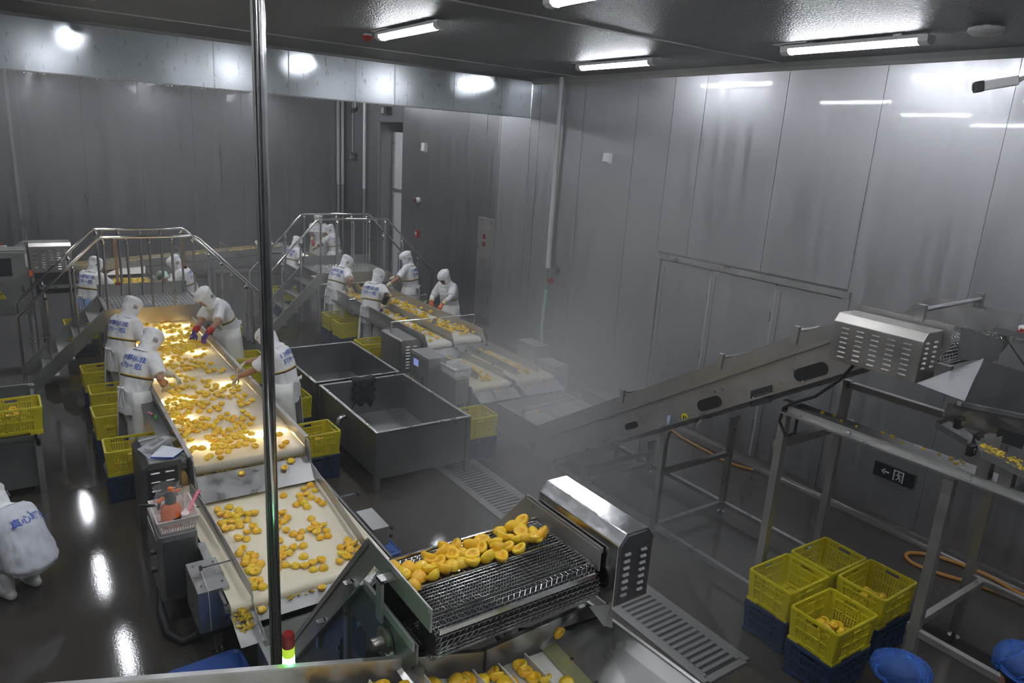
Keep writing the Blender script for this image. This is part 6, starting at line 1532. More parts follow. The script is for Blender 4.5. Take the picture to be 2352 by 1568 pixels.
LIT_BELT = [(1.445,6.804,'tilt'),(1.911,6.804,'dome'),(2.046,6.822,'up'),(1.338,6.858,'up'),(2.105,6.897,'up'),(1.373,6.914,'dome'),(1.951,6.921,'up'),(1.809,6.939,'up'),(1.549,6.953,'dome'),(1.47,6.963,'dome'),(1.601,7.021,'up'),(1.74,7.025,'up'),(1.517,7.04,'up'),(1.661,7.043,'dome'),(1.176,7.051,'up'),(1.443,7.076,'dome'),(1.222,7.086,'up'),(1.552,7.09,'dome'),(1.7,7.104,'dome'),(1.831,7.11,'dome'),(1.97,7.114,'dome'),(2.114,7.125,'up'),(1.345,7.132,'dome'),(1.503,7.132,'dome'),(1.172,7.157,'up'),(1.587,7.16,'up'),(1.278,7.165,'dome'),(1.781,7.17,'dome'),(1.632,7.172,'up'),(2.035,7.174,'dome'),(1.467,7.184,'dome'),(1.695,7.23,'up'),(1.559,7.244,'dome'),(1.512,7.249,'up'),(1.757,7.254,'dome'),(1.63,7.262,'dome'),(1.866,7.286,'dome'),(1.467,7.289,'dome'),(1.692,7.341,'dome'),(1.739,7.355,'dome'),(1.622,7.357,'dome'),(1.833,7.366,'dome'),(1.454,7.366,'up'),(1.78,7.391,'dome'),(2.096,7.392,'up'),(1.289,7.401,'dome'),(1.523,7.405,'up'),(1.619,7.451,'dome'),(1.554,7.463,'up'),(1.687,7.474,'up'),(1.84,7.477,'up'),(1.766,7.512,'up'),(1.261,7.533,'dome'),(1.598,7.547,'up'),(1.846,7.551,'up'),(1.925,7.553,'up'),(1.789,7.579,'up'),(1.57,7.588,'up'),(1.213,7.592,'up'),(1.393,7.594,'dome'),(1.299,7.606,'dome'),(1.825,7.62,'up'),(1.339,7.624,'up'),(1.475,7.634,'up'),(1.195,7.656,'up'),(1.245,7.669,'up'),(1.338,7.681,'dome'),(1.573,7.683,'dome'),(1.29,7.685,'up'),(1.883,7.693,'up'),(1.986,7.705,'up'),(1.516,7.71,'dome'),(1.376,7.719,'up'),(1.445,7.725,'dome'),(1.79,7.737,'dome'),(1.307,7.772,'dome'),(1.625,7.776,'up'),(1.482,7.785,'up'),(1.358,7.786,'up'),(1.901,7.787,'dome'),(1.82,7.805,'up'),(1.758,7.821,'dome'),(1.968,7.838,'up'),(1.694,7.852,'up'),(1.361,7.862,'up'),(1.43,7.869,'dome'),(1.56,7.887,'up'),(1.299,7.892,'up'),(1.508,7.912,'up'),(1.231,7.925,'up'),(1.352,7.946,'up'),(1.26,7.95,'up'),(1.957,7.963,'up'),(1.788,7.974,'dome'),(1.302,8.01,'dome'),(1.191,8.083,'up'),(1.354,8.087,'up'),(1.296,8.114,'dome'),(1.73,8.121,'up'),(1.256,8.134,'up'),(1.636,8.143,'dome'),(1.989,8.154,'up'),(1.537,8.173,'dome'),(2.066,8.186,'up'),(1.42,8.202,'dome'),(1.302,8.216,'dome'),(1.711,8.217,'up'),(1.249,8.24,'up'),(2.002,8.261,'up'),(2.138,8.268,'up'),(1.597,8.27,'up'),(1.463,8.289,'up'),(1.804,8.298,'up'),(1.585,8.342,'up'),(1.338,8.347,'up'),(1.377,8.351,'up'),(1.297,8.367,'dome'),(1.665,8.372,'up'),(2.053,8.377,'dome'),(1.495,8.384,'up'),(1.436,8.389,'up'),(1.232,8.397,'up'),(1.555,8.422,'up'),(1.362,8.445,'up'),(1.642,8.45,'dome'),(1.418,8.464,'up'),(1.599,8.47,'up'),(2.11,8.484,'up'),(1.942,8.498,'up'),(1.537,8.499,'up'),(2.036,8.504,'dome'),(1.494,8.518,'dome'),(1.753,8.524,'dome'),(1.337,8.524,'up'),(1.88,8.56,'up'),(1.46,8.58,'dome'),(1.278,8.596,'up'),(1.423,8.597,'up'),(1.832,8.597,'up'),(2.011,8.636,'up'),(1.699,8.657,'up'),(1.59,8.66,'up'),(1.815,8.676,'up'),(1.312,8.68,'dome'),(1.54,8.683,'up'),(1.373,8.689,'dome'),(2.092,8.698,'up'),(1.745,8.708,'up'),(1.888,8.717,'up'),(1.488,8.73,'up'),(2.028,8.763,'dome'),(1.436,8.777,'up'),(1.691,8.781,'up'),(1.948,8.789,'up'),(1.652,8.799,'up'),(2.117,8.821,'up'),(1.813,8.825,'up'),(2.118,8.829,'up'),(1.394,8.844,'up'),(1.867,8.875,'up'),(2.028,8.895,'up'),(2.028,8.897,'up'),(1.372,8.95,'up'),(1.462,8.958,'dome'),(1.903,9.003,'dome'),(1.789,9.004,'dome'),(1.796,9.009,'dome'),(1.9,9.01,'dome'),(1.451,9.012,'up'),(1.652,9.038,'dome'),(1.53,9.039,'up'),(1.469,9.044,'up'),(1.652,9.052,'dome'),(1.515,9.059,'up'),(1.816,9.071,'dome'),(1.576,9.086,'up'),(1.587,9.103,'up'),(1.436,9.172,'up'),(1.865,9.19,'up'),(2.155,9.198,'up'),(1.797,9.206,'up'),(1.406,9.253,'up'),(1.352,9.301,'dome'),(1.606,9.31,'up'),(1.696,9.337,'up'),(1.651,9.478,'dome'),(2.077,9.519,'up'),(1.531,9.531,'dome'),(1.593,9.553,'dome'),(1.453,9.565,'dome'),(1.936,9.58,'dome'),(1.393,9.591,'up'),(2.126,9.592,'up'),(2.011,9.605,'up'),(1.469,9.657,'up'),(1.934,9.711,'up'),(1.599,9.726,'dome'),(1.418,9.779,'dome'),(1.697,9.787,'up'),(1.752,9.789,'up'),(1.916,9.824,'up'),(1.841,9.83,'up'),(1.796,9.876,'up'),(2.04,9.912,'up'),(1.573,9.918,'up'),(1.755,9.947,'up'),(1.687,9.949,'up'),(1.91,9.962,'up'),(1.959,9.996,'up'),(1.616,10.006,'up'),(1.416,10.012,'dome'),(1.47,10.015,'up'),(1.875,10.031,'up'),(1.557,10.058,'up'),(1.52,10.074,'up'),(1.715,10.099,'up'),(1.833,10.132,'up'),(1.601,10.23,'up'),(1.783,10.237,'up'),(1.7,10.244,'up'),(1.993,10.292,'up'),(1.921,10.293,'up'),(1.524,10.346,'up'),(1.486,10.362,'up'),(1.648,10.379,'up'),(1.716,10.408,'up'),(1.769,10.502,'up'),(1.531,10.513,'up'),(1.817,10.571,'up'),(1.717,10.612,'up'),(1.626,10.62,'dome'),(1.632,10.737,'up'),(1.922,10.74,'up'),(1.993,10.761,'up'),(1.705,10.828,'dome'),(2.116,10.882,'up'),(1.66,10.908,'dome'),(1.832,10.964,'up'),(1.663,10.969,'up'),(1.926,10.99,'dome'),(1.742,11.0,'up'),(2.084,11.024,'up'),(1.801,11.04,'up'),(1.935,11.116,'up'),(1.721,11.136,'up'),(2.01,11.152,'up'),(1.898,11.163,'up'),(1.805,11.233,'up'),(1.864,11.309,'up'),(1.77,11.38,'up'),(1.931,11.384,'up'),(2.109,11.418,'dome'),(1.824,11.426,'up')]
MESH_BELT = [(1.484,2.883,1.903,'dome'),(1.437,2.835,1.903,'dome'),(1.539,2.844,1.903,'dome'),(1.488,2.777,1.903,'dome'),(1.437,2.731,1.903,'dome'),(1.612,2.894,1.903,'tilt'),(1.61,2.875,1.903,'up'),(1.674,2.902,1.903,'tilt'),(1.63,2.83,1.903,'tilt'),(1.565,2.799,1.903,'tilt'),(1.547,2.738,1.903,'tilt'),(1.625,2.759,1.903,'tilt'),(1.679,2.782,1.903,'dome'),(1.725,2.932,1.903,'tilt'),(1.774,2.92,1.903,'tilt'),(1.721,2.862,1.903,'up'),(1.788,2.862,1.903,'dome'),(1.741,2.782,1.903,'dome'),(1.86,2.895,1.903,'tilt'),(1.933,2.9,1.903,'up'),(1.888,2.836,1.903,'tilt'),(1.816,2.804,1.903,'up'),(1.783,2.746,1.903,'tilt'),(1.869,2.747,1.903,'tilt'),(1.984,2.85,1.903,'tilt'),(1.968,2.788,1.903,'tilt'),(2.06,2.869,1.903,'tilt'),(2.089,2.854,1.903,'dome'),(2.02,2.778,1.903,'tilt'),(1.941,2.721,1.903,'up'),(2.087,2.949,1.903,'dome'),(2.154,2.937,1.903,'side'),(2.239,2.956,1.903,'tilt'),(2.211,2.922,1.903,'dome'),(2.174,2.87,1.903,'up'),(2.146,2.799,1.903,'tilt'),(2.112,2.818,1.903,'tilt'),(2.065,2.732,1.903,'tilt'),(2.197,2.784,1.903,'tilt'),(2.252,2.86,1.903,'dome'),(2.267,2.801,1.903,'tilt'),(2.219,2.783,1.903,'up'),(1.42,2.919,1.903,'dome')]
TROUGH = [(0.951,2.52,1.64,'dome'),(0.913,2.52,1.652,'dome'),(0.972,2.52,1.633,'up'),(1.172,2.52,1.57,'dome'),(1.137,2.52,1.581,'dome'),(1.179,2.52,1.567,'up'),(1.072,2.52,1.601,'dome'),(1.294,2.52,1.531,'dome'),(1.575,2.52,1.442,'dome'),(1.613,2.52,1.429,'dome'),(1.596,2.504,1.435,'dome'),(1.637,2.507,1.422,'up'),(1.792,2.52,1.386,'tilt'),(1.731,2.516,1.392,'dome'),(1.801,2.497,1.385,'tilt'),(1.814,2.444,1.385,'dome'),(1.851,2.426,1.382,'dome'),(1.953,2.512,1.376,'up'),(1.951,2.455,1.376,'up'),(1.964,2.397,1.376,'up'),(2.01,2.365,1.373,'tilt'),(2.108,2.307,1.367,'dome'),(1.442,2.52,1.484,'dome')]
CHUTES = [(1.211,6.799,0.819,'dome'),(1.295,6.787,0.815,'dome'),(1.598,6.666,0.773,'dome'),(2.094,6.702,0.784,'dome'),(1.999,6.612,0.756,'up'),(1.849,4.866,0.58,'tilt'),(1.71,4.769,0.58,'up'),(1.244,4.737,0.58,'dome')]

def pick(r): return 'up' if r < 0.5 else 'dome'
for x, y, m in LOWER_BELT:
    half((x, y, LZ + 0.001), m, {'up': 'yellow peach half lying cut side up on the lower cream belt', 'dome': 'yellow peach half lying round side up on the lower cream belt', 'any': 'yellow peach half tipped on edge on the lower cream belt'}, 'peach halves on the lower belt')
for x, y, z, m in MESH_BELT:
    half((x, y, z), m, {'up': 'glossy peach half showing its hollow in the heap on the wire mesh belt', 'dome': 'glossy peach half, round side showing, in the heap on the wire mesh belt', 'any': 'glossy peach half tipped toward the viewer in the heap on the wire mesh belt'}, 'peach halves on the mesh belt', 1.16)
for x, y, z, m in TROUGH:
    half((x, y, z), m, {'up': 'peach half showing its hollow between the white cleats of the trough', 'dome': 'peach half, round side up, between the white cleats of the trough', 'any': 'peach half tipped on edge between the white cleats of the trough'}, 'peach halves in the cleated trough', 1.12)
for x, y, z, m in CHUTES:
    half((x, y, z), m, {'any': 'peach half sliding down the steel chute between the two belts', 'up': 'peach half sliding down the steel chute between the two belts', 'dome': 'peach half sliding down the steel chute between the two belts'}, 'peach halves on the chutes')
o = half((2.20, 2.50, 1.47), 'side', {'any': 'orange peach half falling from the mesh elevator into the trough'}, 'peach halves on the mesh belt')
n_single = 0
for x, y, m in LIT_BELT:
    if y < 9.2 and n_single < 112:
        n_single += 1
        half((x, y, BZ + 0.002), m, {'up': 'peach half lying cut side up on the near stretch of the lit belt', 'dome': 'peach half lying round side up on the near stretch of the lit belt', 'any': 'peach half tipped on edge on the near stretch of the lit belt'}, 'peach halves on the lit belt')
    else: rest((x, y, BZ + 0.002), m)
# dense far stretch of the lit belt
rf = random.Random(4)
for i in range(150):
    x = rf.uniform(1.24, 2.0); y = 10.6 + rf.random() ** 1.2 * 2.6; rest((x, y, BZ + 0.002))
for i in range(26): rest((rf.uniform(1.95, 2.22), rf.uniform(10.4, 12.2), BZ + 0.002))
for i in range(170):
    u = rf.random(); rest((1.25 + 0.9 * u, 15.3 + rf.random() * 0.75 + 0.25 * u, BZ + 0.002 + (0.03 if rf.random() < 0.4 else 0)))
# far twin lanes
for i in range(210):
    y = rf.uniform(10.05, 14.2) ; rest((rf.gauss(6.03, 0.12) if y < 12 else rf.uniform(5.85, 6.25), y, 0.882 + (0.03 if rf.random() < 0.35 else 0)))
for i in range(16): rest((rf.uniform(6.15, 6.30), rf.uniform(10.0, 10.5), 0.882 + 0.02))
for i in range(46): rest((rf.uniform(5.32, 5.68), rf.uniform(10.1, 12.8), 0.882))
for x, y in ((5.42, 9.95), (5.36, 10.1), (5.6, 10.05), (5.5, 10.3), (5.62, 10.35), (5.46, 10.45), (5.38, 10.5)): rest((x, y, 0.882))
for i in range(60): rest((rf.uniform(5.34, 5.7), rf.uniform(12.8, 14.0), 0.882))
for i in range(120): rest((rf.uniform(5.8, 6.3), rf.uniform(16.6, 18.8), 0.882 + (0.03 if rf.random() < 0.3 else 0)))
# lower far belts
for i in range(48): 
    u = rf.random(); rest((5.44 + 0.16 * u + rf.uniform(-0.05, 0.05), 8.35 + 1.3 * rf.random() ** 1.1, 0.682))
for i in range(44):
    y = 9.75 - rf.random() * 1.15; rest((6.12 + rf.uniform(-0.04, 0.14), y, 0.682 + 0.02))
for i in range(16): rest((6.1 + rf.uniform(-0.02, 0.22), 8.35 + rf.uniform(0, 0.35), 0.682 + rf.uniform(0, 0.04)))
for i in range(26): rest((6.05 + rf.uniform(0.02, 0.42), 6.75 + rf.uniform(0, 0.35), 0.385))
for p in ((5.62, 6.9), (5.75, 6.75), (5.9, 7.6)): rest((p[0], p[1], 0.385))
for p in ((5.55, 8.10, 0.56), (6.1, 8.1, 0.56), (6.45, 8.1, 0.56)): rest(p)
# long feed trough at the back
for i in range(190):
    u = rf.random(); p = fpt(0.02 + 0.95 * u, rf.uniform(-0.2, 0.2), -0.055); rest(p)
# crates
def heap(cx, cy, z0, n, ex=0.19, ey=0.14, h=0.1, bx=0, by=0):
    for i in range(n):
        u, v = rf.uniform(-1, 1), rf.uniform(-1, 1)
        rest((cx + bx + u * ex, cy + by + v * ey, z0 + h * rf.random() * (1 - 0.5 * max(abs(u), abs(v)))))
heap(0.845, 8.36, 0.34, 46, h=0.14); heap(2.735, 7.88, 0.34, 48, h=0.11); heap(0.84, 9.50, 0.33, 20, h=0.05)
heap(5.25, 3.05, 0.32, 4, 0.08, 0.05, 0.02, -0.02, -0.02); heap(5.86, 2.60, 0.32, 26, 0.18, 0.08, 0.06, 0.0, 0.07); heap(5.10, 2.53, 0.32, 34, 0.17, 0.10, 0.12, 0.03, 0.05)
heap(-0.20, 8.96, 0.73, 70, h=0.2)
b = MB()
mes = [[(tuple(v.co)) for v in me.vertices] for me in PM[:3]]; fcs = [[tuple(p.vertices) for p in me.polygons] for me in PM[:3]]; fmi = [[p.material_index for p in me.polygons] for me in PM[:3]]
for p, e, s in REST:
    k = rf.randrange(3); mt = Matrix.Translation(p) @ Euler(e).to_matrix().to_4x4() @ Matrix.Scale(s, 4)
    base = len(b.v); b.v.extend(mt @ Vector(v) for v in mes[k]); b.f.extend([base + i for i in f] for f in fcs[k]); b.m.extend(fmi[k])
me = b.mesh('peach_halves', [M['peach_far'], M['peach_cut']]); me.polygons.foreach_set('use_smooth', [True] * len(me.polygons))
o = share(me, 'peach_halves'); tag(o, 'remaining small yellow peach halves on the far belts and in the crates', 'peaches'); o['kind'] = 'stuff'
# scraps heaped on the little tray
b = MB()
for i in range(85):
    a, r = rf.uniform(0, 6.28), rf.random() ** 0.6
    p = (1.105 + 0.065 * r * math.cos(a), 4.73 + 0.12 * r * math.sin(a)); z = 0.565 + 0.075 * (1 - r) * rf.random() + (p[1] - 4.73) * 0.28
    k = len(b.v); b.cbox((0, 0, 0), (rf.uniform(0.02, 0.035), 0.016, 0.009))
    b.xform(Matrix.Translation((p[0], p[1], z)) @ Euler((rf.uniform(-1, 1), rf.uniform(-1, 1), rf.uniform(0, 6))).to_matrix().to_4x4(), k)
o = b.build('peach_scraps', M['peach_bit']); tag(o, 'little heap of yellow peach trimmings on the small tray at the belt end', 'scraps'); o['kind'] = 'stuff'
# crumbs along belt ends
b = MB()
for i in range(60):
    x = rf.uniform(1.2, 2.15); b.cbox((x, 4.76 + rf.uniform(-0.02, 0.02), 0.605), (rf.uniform(0.008, 0.025), 0.008, 0.006))
for i in range(50):
    x = rf.uniform(1.2, 2.25); b.cbox((x, 6.745, 0.81), (rf.uniform(0.01, 0.03), 0.008, 0.006))
for i in range(36):
    y = rf.uniform(9.9, 12.0); b.cbox((5.70 + rf.uniform(-0.015, 0.015), y, 0.888), (0.025, 0.03, 0.014))
o = b.build('fruit_crumbs', M['peach_bit']); tag(o, 'small yellow crumbs caught along the belt edges', 'scraps'); o['kind'] = 'stuff'
# ================================================================== PEOPLE
from mathutils import noise as mnoise
work = bpy.data.scenes.new('work')          # empty side scene, only to apply modifiers quickly; removed at the end
def evaluated(me, mods):
    o = bpy.data.objects.new('tmp', me); work.collection.objects.link(o)
    for ty, kw in mods:
        m = o.modifiers.new(ty, ty)
        for k, v in kw.items(): setattr(m, k, v)
    vl = work.view_layers[0]; vl.update(); dg = vl.depsgraph
    out = bpy.data.meshes.new_from_object(o.evaluated_get(dg))
    bpy.data.objects.remove(o); return out
def fuse(mb, mat, voxel, smooth=6, wrinkle=0.0, seed=0.0, freq=9.0):
    # one continuous surface out of overlapping limbs
    me = evaluated(mb.mesh('tmp', mat), [('REMESH', dict(mode='VOXEL', voxel_size=voxel, adaptivity=0.0)), ('SMOOTH', dict(iterations=smooth, factor=0.5))])
    if wrinkle:
        for v in me.vertices:
            p = v.co
            n = mnoise.noise(Vector((p.x * freq + seed, p.y * freq, p.z * freq * 0.45))) + 0.5 * mnoise.noise(Vector((p.x * freq * 2.3, p.y * freq * 2.3 + seed, p.z * freq)))
            v.co = p + v.normal * (wrinkle * n)
    me.materials.clear(); me.materials.append(mat)
    me.polygons.foreach_set('use_smooth', [True] * len(me.polygons))
    return me
def ell(c, X, Y, a, b_, n=20, p=2.0):
    g = []
    for k in range(n):
        t = 2 * PI * k / n; cx, sy = math.cos(t), math.sin(t)
        g.append(c + X * (a * math.copysign(abs(cx) ** (2 / p), cx)) + Y * (b_ * math.copysign(abs(sy) ** (2 / p), sy)))
    return g
def limb(mb, P, R, n=12):
    mb.tube([Vector(p) for p in P], list(R), n); mb.ball(P[0], R[0], n, 8); mb.ball(P[-1], R[-1], n, 8)
# ---- a gloved hand: palm, four unequal curled fingers, thumb from the side of the palm; +y along the forearm, palm down
def hand_mesh(curl, mat):
    b = MB()
    b.loft([ell(Vector((0, -0.03, 0)), Vector((1, 0, 0)), Vector((0, 0, 1)), 0.030, 0.024, 12), ell(Vector((0, 0.01, 0)), Vector((1, 0, 0)), Vector((0, 0, 1)), 0.034, 0.021, 12),
            ell(Vector((0, 0.055, 0)), Vector((1, 0, 0)), Vector((0, 0, 1)), 0.045, 0.017, 12), ell(Vector((0, 0.095, -0.003)), Vector((1, 0, 0)), Vector((0, 0, 1)), 0.042, 0.014, 12)])
    for i, (x, l) in enumerate(((-0.033, 0.070), (-0.011, 0.080), (0.011, 0.076), (0.032, 0.060))):
        p = Vector((x, 0.085, -0.003)); a = 0.12; P = [p]
        for j in range(3):
            a += curl * (0.75 + 0.1 * i); p = p + Vector((x * 0.10, math.cos(a), -math.sin(a))) * (l * (0.42, 0.32, 0.26)[j]); P.append(p)
        b.tube(P, [0.0105, 0.0098, 0.009, 0.0075], 8); b.ball(P[-1], 0.0078, 8, 6); b.ball(P[1], 0.0100, 8, 6)
    P = [Vector((-0.030, 0.025, -0.004)), Vector((-0.052, 0.055, -0.016)), Vector((-0.050, 0.085, -0.034)), Vector((-0.036, 0.102, -0.046))]
    b.tube(P, [0.015, 0.0125, 0.011, 0.008], 8); b.ball(P[-1], 0.0085, 8, 6); b.ball(P[0], 0.015, 8, 6)
    return fuse(b, mat, 0.0046, 3)
HANDS = {}
def get_hand(matname, curl):
    k = (matname, curl)
    if k not in HANDS: HANDS[k] = hand_mesh(curl, M[matname])
    return HANDS[k]
def text_mesh(body, size, align='CENTER'):
    c = bpy.data.curves.new('txt', 'FONT'); c.body = body; c.size = size; c.align_x = align; c.space_line = 1.0; c.offset = size * 0.012
    o = bpy.data.objects.new('txt', c); work.collection.objects.link(o)
    vl = work.view_layers[0]; vl.update(); dg = vl.depsgraph
    me = bpy.data.meshes.new_from_object(o.evaluated_get(dg)); bpy.data.objects.remove(o); bpy.data.curves.remove(c)
    bm = bmesh.new(); bm.from_mesh(me); bmesh.ops.triangulate(bm, faces=bm.faces)
    for lim in (0.022, 0.012, 0.012):
        es = [e for e in bm.edges if e.calc_length() > lim]
        if es: bmesh.ops.subdivide_edges(bm, edges=es, cuts=1); bmesh.ops.triangulate(bm, faces=bm.faces)
    bm.to_mesh(me); bm.free()
    return me
def bvh_of(me): return BVHTree.FromPolygons([v.co.copy() for v in me.vertices], [tuple(p.vertices) for p in me.polygons])

def person(label, head, facing, lean=20, pitch=20, hyaw=0, hands=None, glove='glove_white', cuff=None, forearm=None, mask=None, skin='skin', tag_mat='tag_grey', tag_side=1,
           skirt='apron', hood=True, crouch=False, text=('139颗标准', '只为一瓶'), seed=0, coat_mat='cloth', hair=False, cap=False, long_sleeve=False, clip=None, build_=1.0, point=False):
    """head = world position of the top of the head."""
    rnd = random.Random(seed)
    L = math.radians(lean)
    X = Vector((1, 0, 0))
    hz = 0.42 if crouch else 0.90
    # spine
    sp = []; p = Vector((0, -0.10 * math.sin(L) - (0.05 if crouch else 0), hz)); N = 12; ln = 0.50
    tang = []
    for i in range(N + 1):
        t = i / N; a = L * (0.50 + 0.62 * t)
        d = Vector((0, math.sin(a), math.cos(a))); sp.append(p.copy()); tang.append(d); p = p + d * (ln / N)
    def S(t):
        f = max(0, min(1, t)) * N; i = min(int(f), N - 1); u = f - i
        return sp[i].lerp(sp[i + 1], u), tang[i].lerp(tang[i + 1], u).normalized()
    def fwd(d): return X.cross(d) * -1 if (X.cross(d) * -1).y > 0 else X.cross(d)
    neck, nd = S(1.0)
    ha = L * 1.0 + math.radians(pitch) * 0.35
    hd = Vector((0, math.sin(ha), math.cos(ha)))
    hc = neck + hd * 0.140 + Vector((0, 0.015, 0))
    hp = L * 0.5 + math.radians(pitch)
    HM = Matrix.Rotation(math.radians(hyaw), 3, 'Z') @ Matrix.Rotation(-hp, 3, 'X')
    inv_hm = HM.transposed()
    top = hc + HM @ Vector((0, 0, 0.125))
    topz = max((hc + HM @ Vector((0, math.sin(q) * 0.11, math.cos(q) * 0.125))).z for q in (-0.8, -0.4, 0, 0.4))
    s = max(0.86, min(1.12, head[2] / topz))
    f2 = Vector((facing[0], facing[1])).normalized(); rz = math.atan2(-f2.x, f2.y)
    R = Matrix.Rotation(rz, 3, 'Z'); off = R @ Vector((hc.x, hc.y, 0)) * s
    base = Vector((head[0] - off.x, head[1] - off.y, 0))
    root = thing('person', label, 'person', base); root.rotation_euler = (0, 0, rz); root.scale = (s, s, s)
    inv = R.transposed()
    def loc(w): return (inv @ (Vector(w) - base)) / s
    def put(me, name, parent=None, lab=None):
        return share(me, name, parent or root, label=lab)
    def solid(mb, name, mat, parent=None, smooth=True, th=0.0, lab=None):
        o = put(mb.mesh(name, M[mat], None, smooth), name, parent, lab)
        if th: md = o.modifiers.new('thickness', 'SOLIDIFY'); md.thickness = th
        return o
    # torso half widths (side, depth) along the spine
    W = [(0.0, 0.165, 0.115), (0.2, 0.152, 0.105), (0.45, 0.160, 0.112), (0.7, 0.178, 0.118), (0.86, 0.175, 0.105), (0.95, 0.125, 0.085), (1.0, 0.065, 0.062)]
    def wid(t):
        for (a, b0, c0), (a1, b1, c1) in zip(W, W[1:]):
            if t <= a1:
                u = (t - a) / (a1 - a); return b0 + (b1 - b0) * u, c0 + (c1 - c0) * u
        return W[-1][1:]
    body = MB()
    rings = []
    for i in range(15):
        t = i / 14; c, d = S(t); a, b0 = wid(t); rings.append(ell(c, X, fwd(d), a * build_, b0 * build_))
    body.loft(rings); body.ball(sp[0], (0.16, 0.12, 0.12), 14, 8)
    # legs
    leg = {}
    for sgn in (-1, 1):
        h = sp[0] + Vector((sgn * 0.09, 0, -0.02))
        if crouch: k = Vector((sgn * 0.15, 0.36, 0.46)); an = Vector((sgn * 0.12, 0.06, 0.09))
        else:
            k = Vector((sgn * 0.10, sp[0].y * 0.6 + 0.035, 0.49)); an = Vector((sgn * 0.105, 0.0, 0.09))
        leg[sgn] = (h, k, an)
        limb(body, [h, h.lerp(k, 0.5), k], [0.090, 0.075, 0.056]); limb(body, [k, k.lerp(an, 0.35), an], [0.056, 0.058, 0.038])
        limb(body, [an + Vector((0, -0.04, -0.05)), an + Vector((0, 0.06, -0.05)), an + Vector((0, 0.14, -0.06))], [0.035, 0.036, 0.028])
    # arms by two-bone reach
    arm = {}
    for sgn in (-1, 1):
        c, d = S(0.88); sh = c + X * (sgn * 0.165) + d * 0.01
        tgt = None
        if hands and hands.get(sgn) is not None: tgt = loc(hands[sgn])
        if tgt is None: tgt = sh + Vector((sgn * 0.03, 0.20, -0.42))
        U, F = 0.285, 0.255
        v = tgt - sh; dist = min(v.length, U + F - 0.012); v.normalize(); tgt = sh + v * dist
        ca = (U * U + dist * dist - F * F) / (2 * U * dist); sa = math.sqrt(max(0, 1 - ca * ca))
        hint = Vector((sgn * 0.75, -0.55, -0.35)); hint = (hint - v * hint.dot(v)).normalized()
        el = sh + v * (U * ca) + hint * (U * sa)
        arm[sgn] = (sh, el, tgt)
        limb(body, [sh, sh.lerp(el, 0.5), el], [0.056, 0.050, 0.042]); limb(body, [el, el.lerp(tgt, 0.4), tgt], [0.042, 0.043, 0.027])
    # neck and head
    limb(body, [neck - nd * 0.03, hc + HM @ Vector((0, -0.02, -0.07))], [0.058, 0.052])
    def hpt(x, y, z): return hc + HM @ Vector((x, y, z))
    k0 = len(body.v); body.ball((0, 0, 0), (0.076, 0.096, 0.108), 18, 12); body.xform(Matrix.Translation(hpt(0, -0.004, 0.012)) @ HM.to_4x4(), k0)
    k0 = len(body.v); body.ball((0, 0, 0), (0.056, 0.066, 0.072), 14, 10); body.xform(Matrix.Translation(hpt(0, 0.026, -0.052)) @ HM.to_4x4(), k0)
    body.tube([hpt(0, 0.088, 0.012), hpt(0, 0.106, -0.022), hpt(0, 0.094, -0.034)], [0.010, 0.014, 0.010], 8)
    body.tube([hpt(-0.05, 0.078, 0.028), hpt(0, 0.094, 0.030), hpt(0.05, 0.078, 0.028)], [0.008, 0.010, 0.008], 8)
    body.ball(hpt(0, 0.080, -0.092), 0.022, 8, 6)
    for sgn in (-1, 1):
        k0 = len(body.v); body.ball((0, 0, 0), (0.012, 0.022, 0.032), 8, 6); body.xform(Matrix.Translation(hpt(sgn * 0.078, -0.01, -0.01)) @ HM.to_4x4(), k0)
    bo = put(fuse(body, M[skin], 0.0115, 4), 'body')
    for sgn in (-1, 1):
        e = MB(); e.ball(hpt(sgn * 0.031, 0.0845, 0.008), (0.0125, 0.008, 0.008), 10, 6); ey = solid(e, 'eye', 'eye_white', bo)
        e = MB(); e.ball(hpt(sgn * 0.031, 0.091, 0.008), 0.0055, 8, 6); solid(e, 'iris', 'eye', bo)
        e = MB(); e.tube([hpt(sgn * 0.014, 0.099, 0.034), hpt(sgn * 0.034, 0.095, 0.038), hpt(sgn * 0.053, 0.080, 0.033)], 0.0045, 6); solid(e, 'eyebrow', 'hair', bo)
    e = MB(); e.tube([hpt(-0.022, 0.086, -0.062), hpt(0, 0.093, -0.060), hpt(0.022, 0.086, -0.062)], [0.004, 0.0065, 0.004], 6); solid(e, 'mouth', 'lip', bo)
    # trousers and boots
    tr = MB()
    for sgn in (-1, 1):
        h, k, an = leg[sgn]; g = 0.018
        limb(tr, [h, h.lerp(k, 0.5), k], [0.102 + g, 0.088 + g, 0.070 + g]); limb(tr, [k, k.lerp(an, 0.5), an.lerp(k, 0.08)], [0.070 + g, 0.070 + g, 0.062 + g])
    tr.ball(sp[0], (0.178, 0.135, 0.125), 14, 8)
    put(fuse(tr, M['coverall' if crouch else ('blue_cloth' if skirt == 'blue_cloth' else 'cloth')], 0.02, 3, 0.008, seed, 8), 'trousers')
    for sgn in (-1, 1):
        an = leg[sgn][2]; bt = MB()
        limb(bt, [an + Vector((0, -0.045, -0.042)), an + Vector((0, 0.06, -0.045)), an + Vector((0, 0.15, -0.052))], [0.047, 0.047, 0.037])
        limb(bt, [an + Vector((0, -0.01, -0.03)), an + Vector((0, -0.012, 0.14))], [0.052, 0.062])
        me = fuse(bt, M['white_plastic'], 0.011, 3)
        for v in me.vertices: v.co.z = max(v.co.z, 0.002)
        put(me, 'boot')
    # coat with short sleeves
    ct = MB(); rings = []
    hem = sp[0].copy()
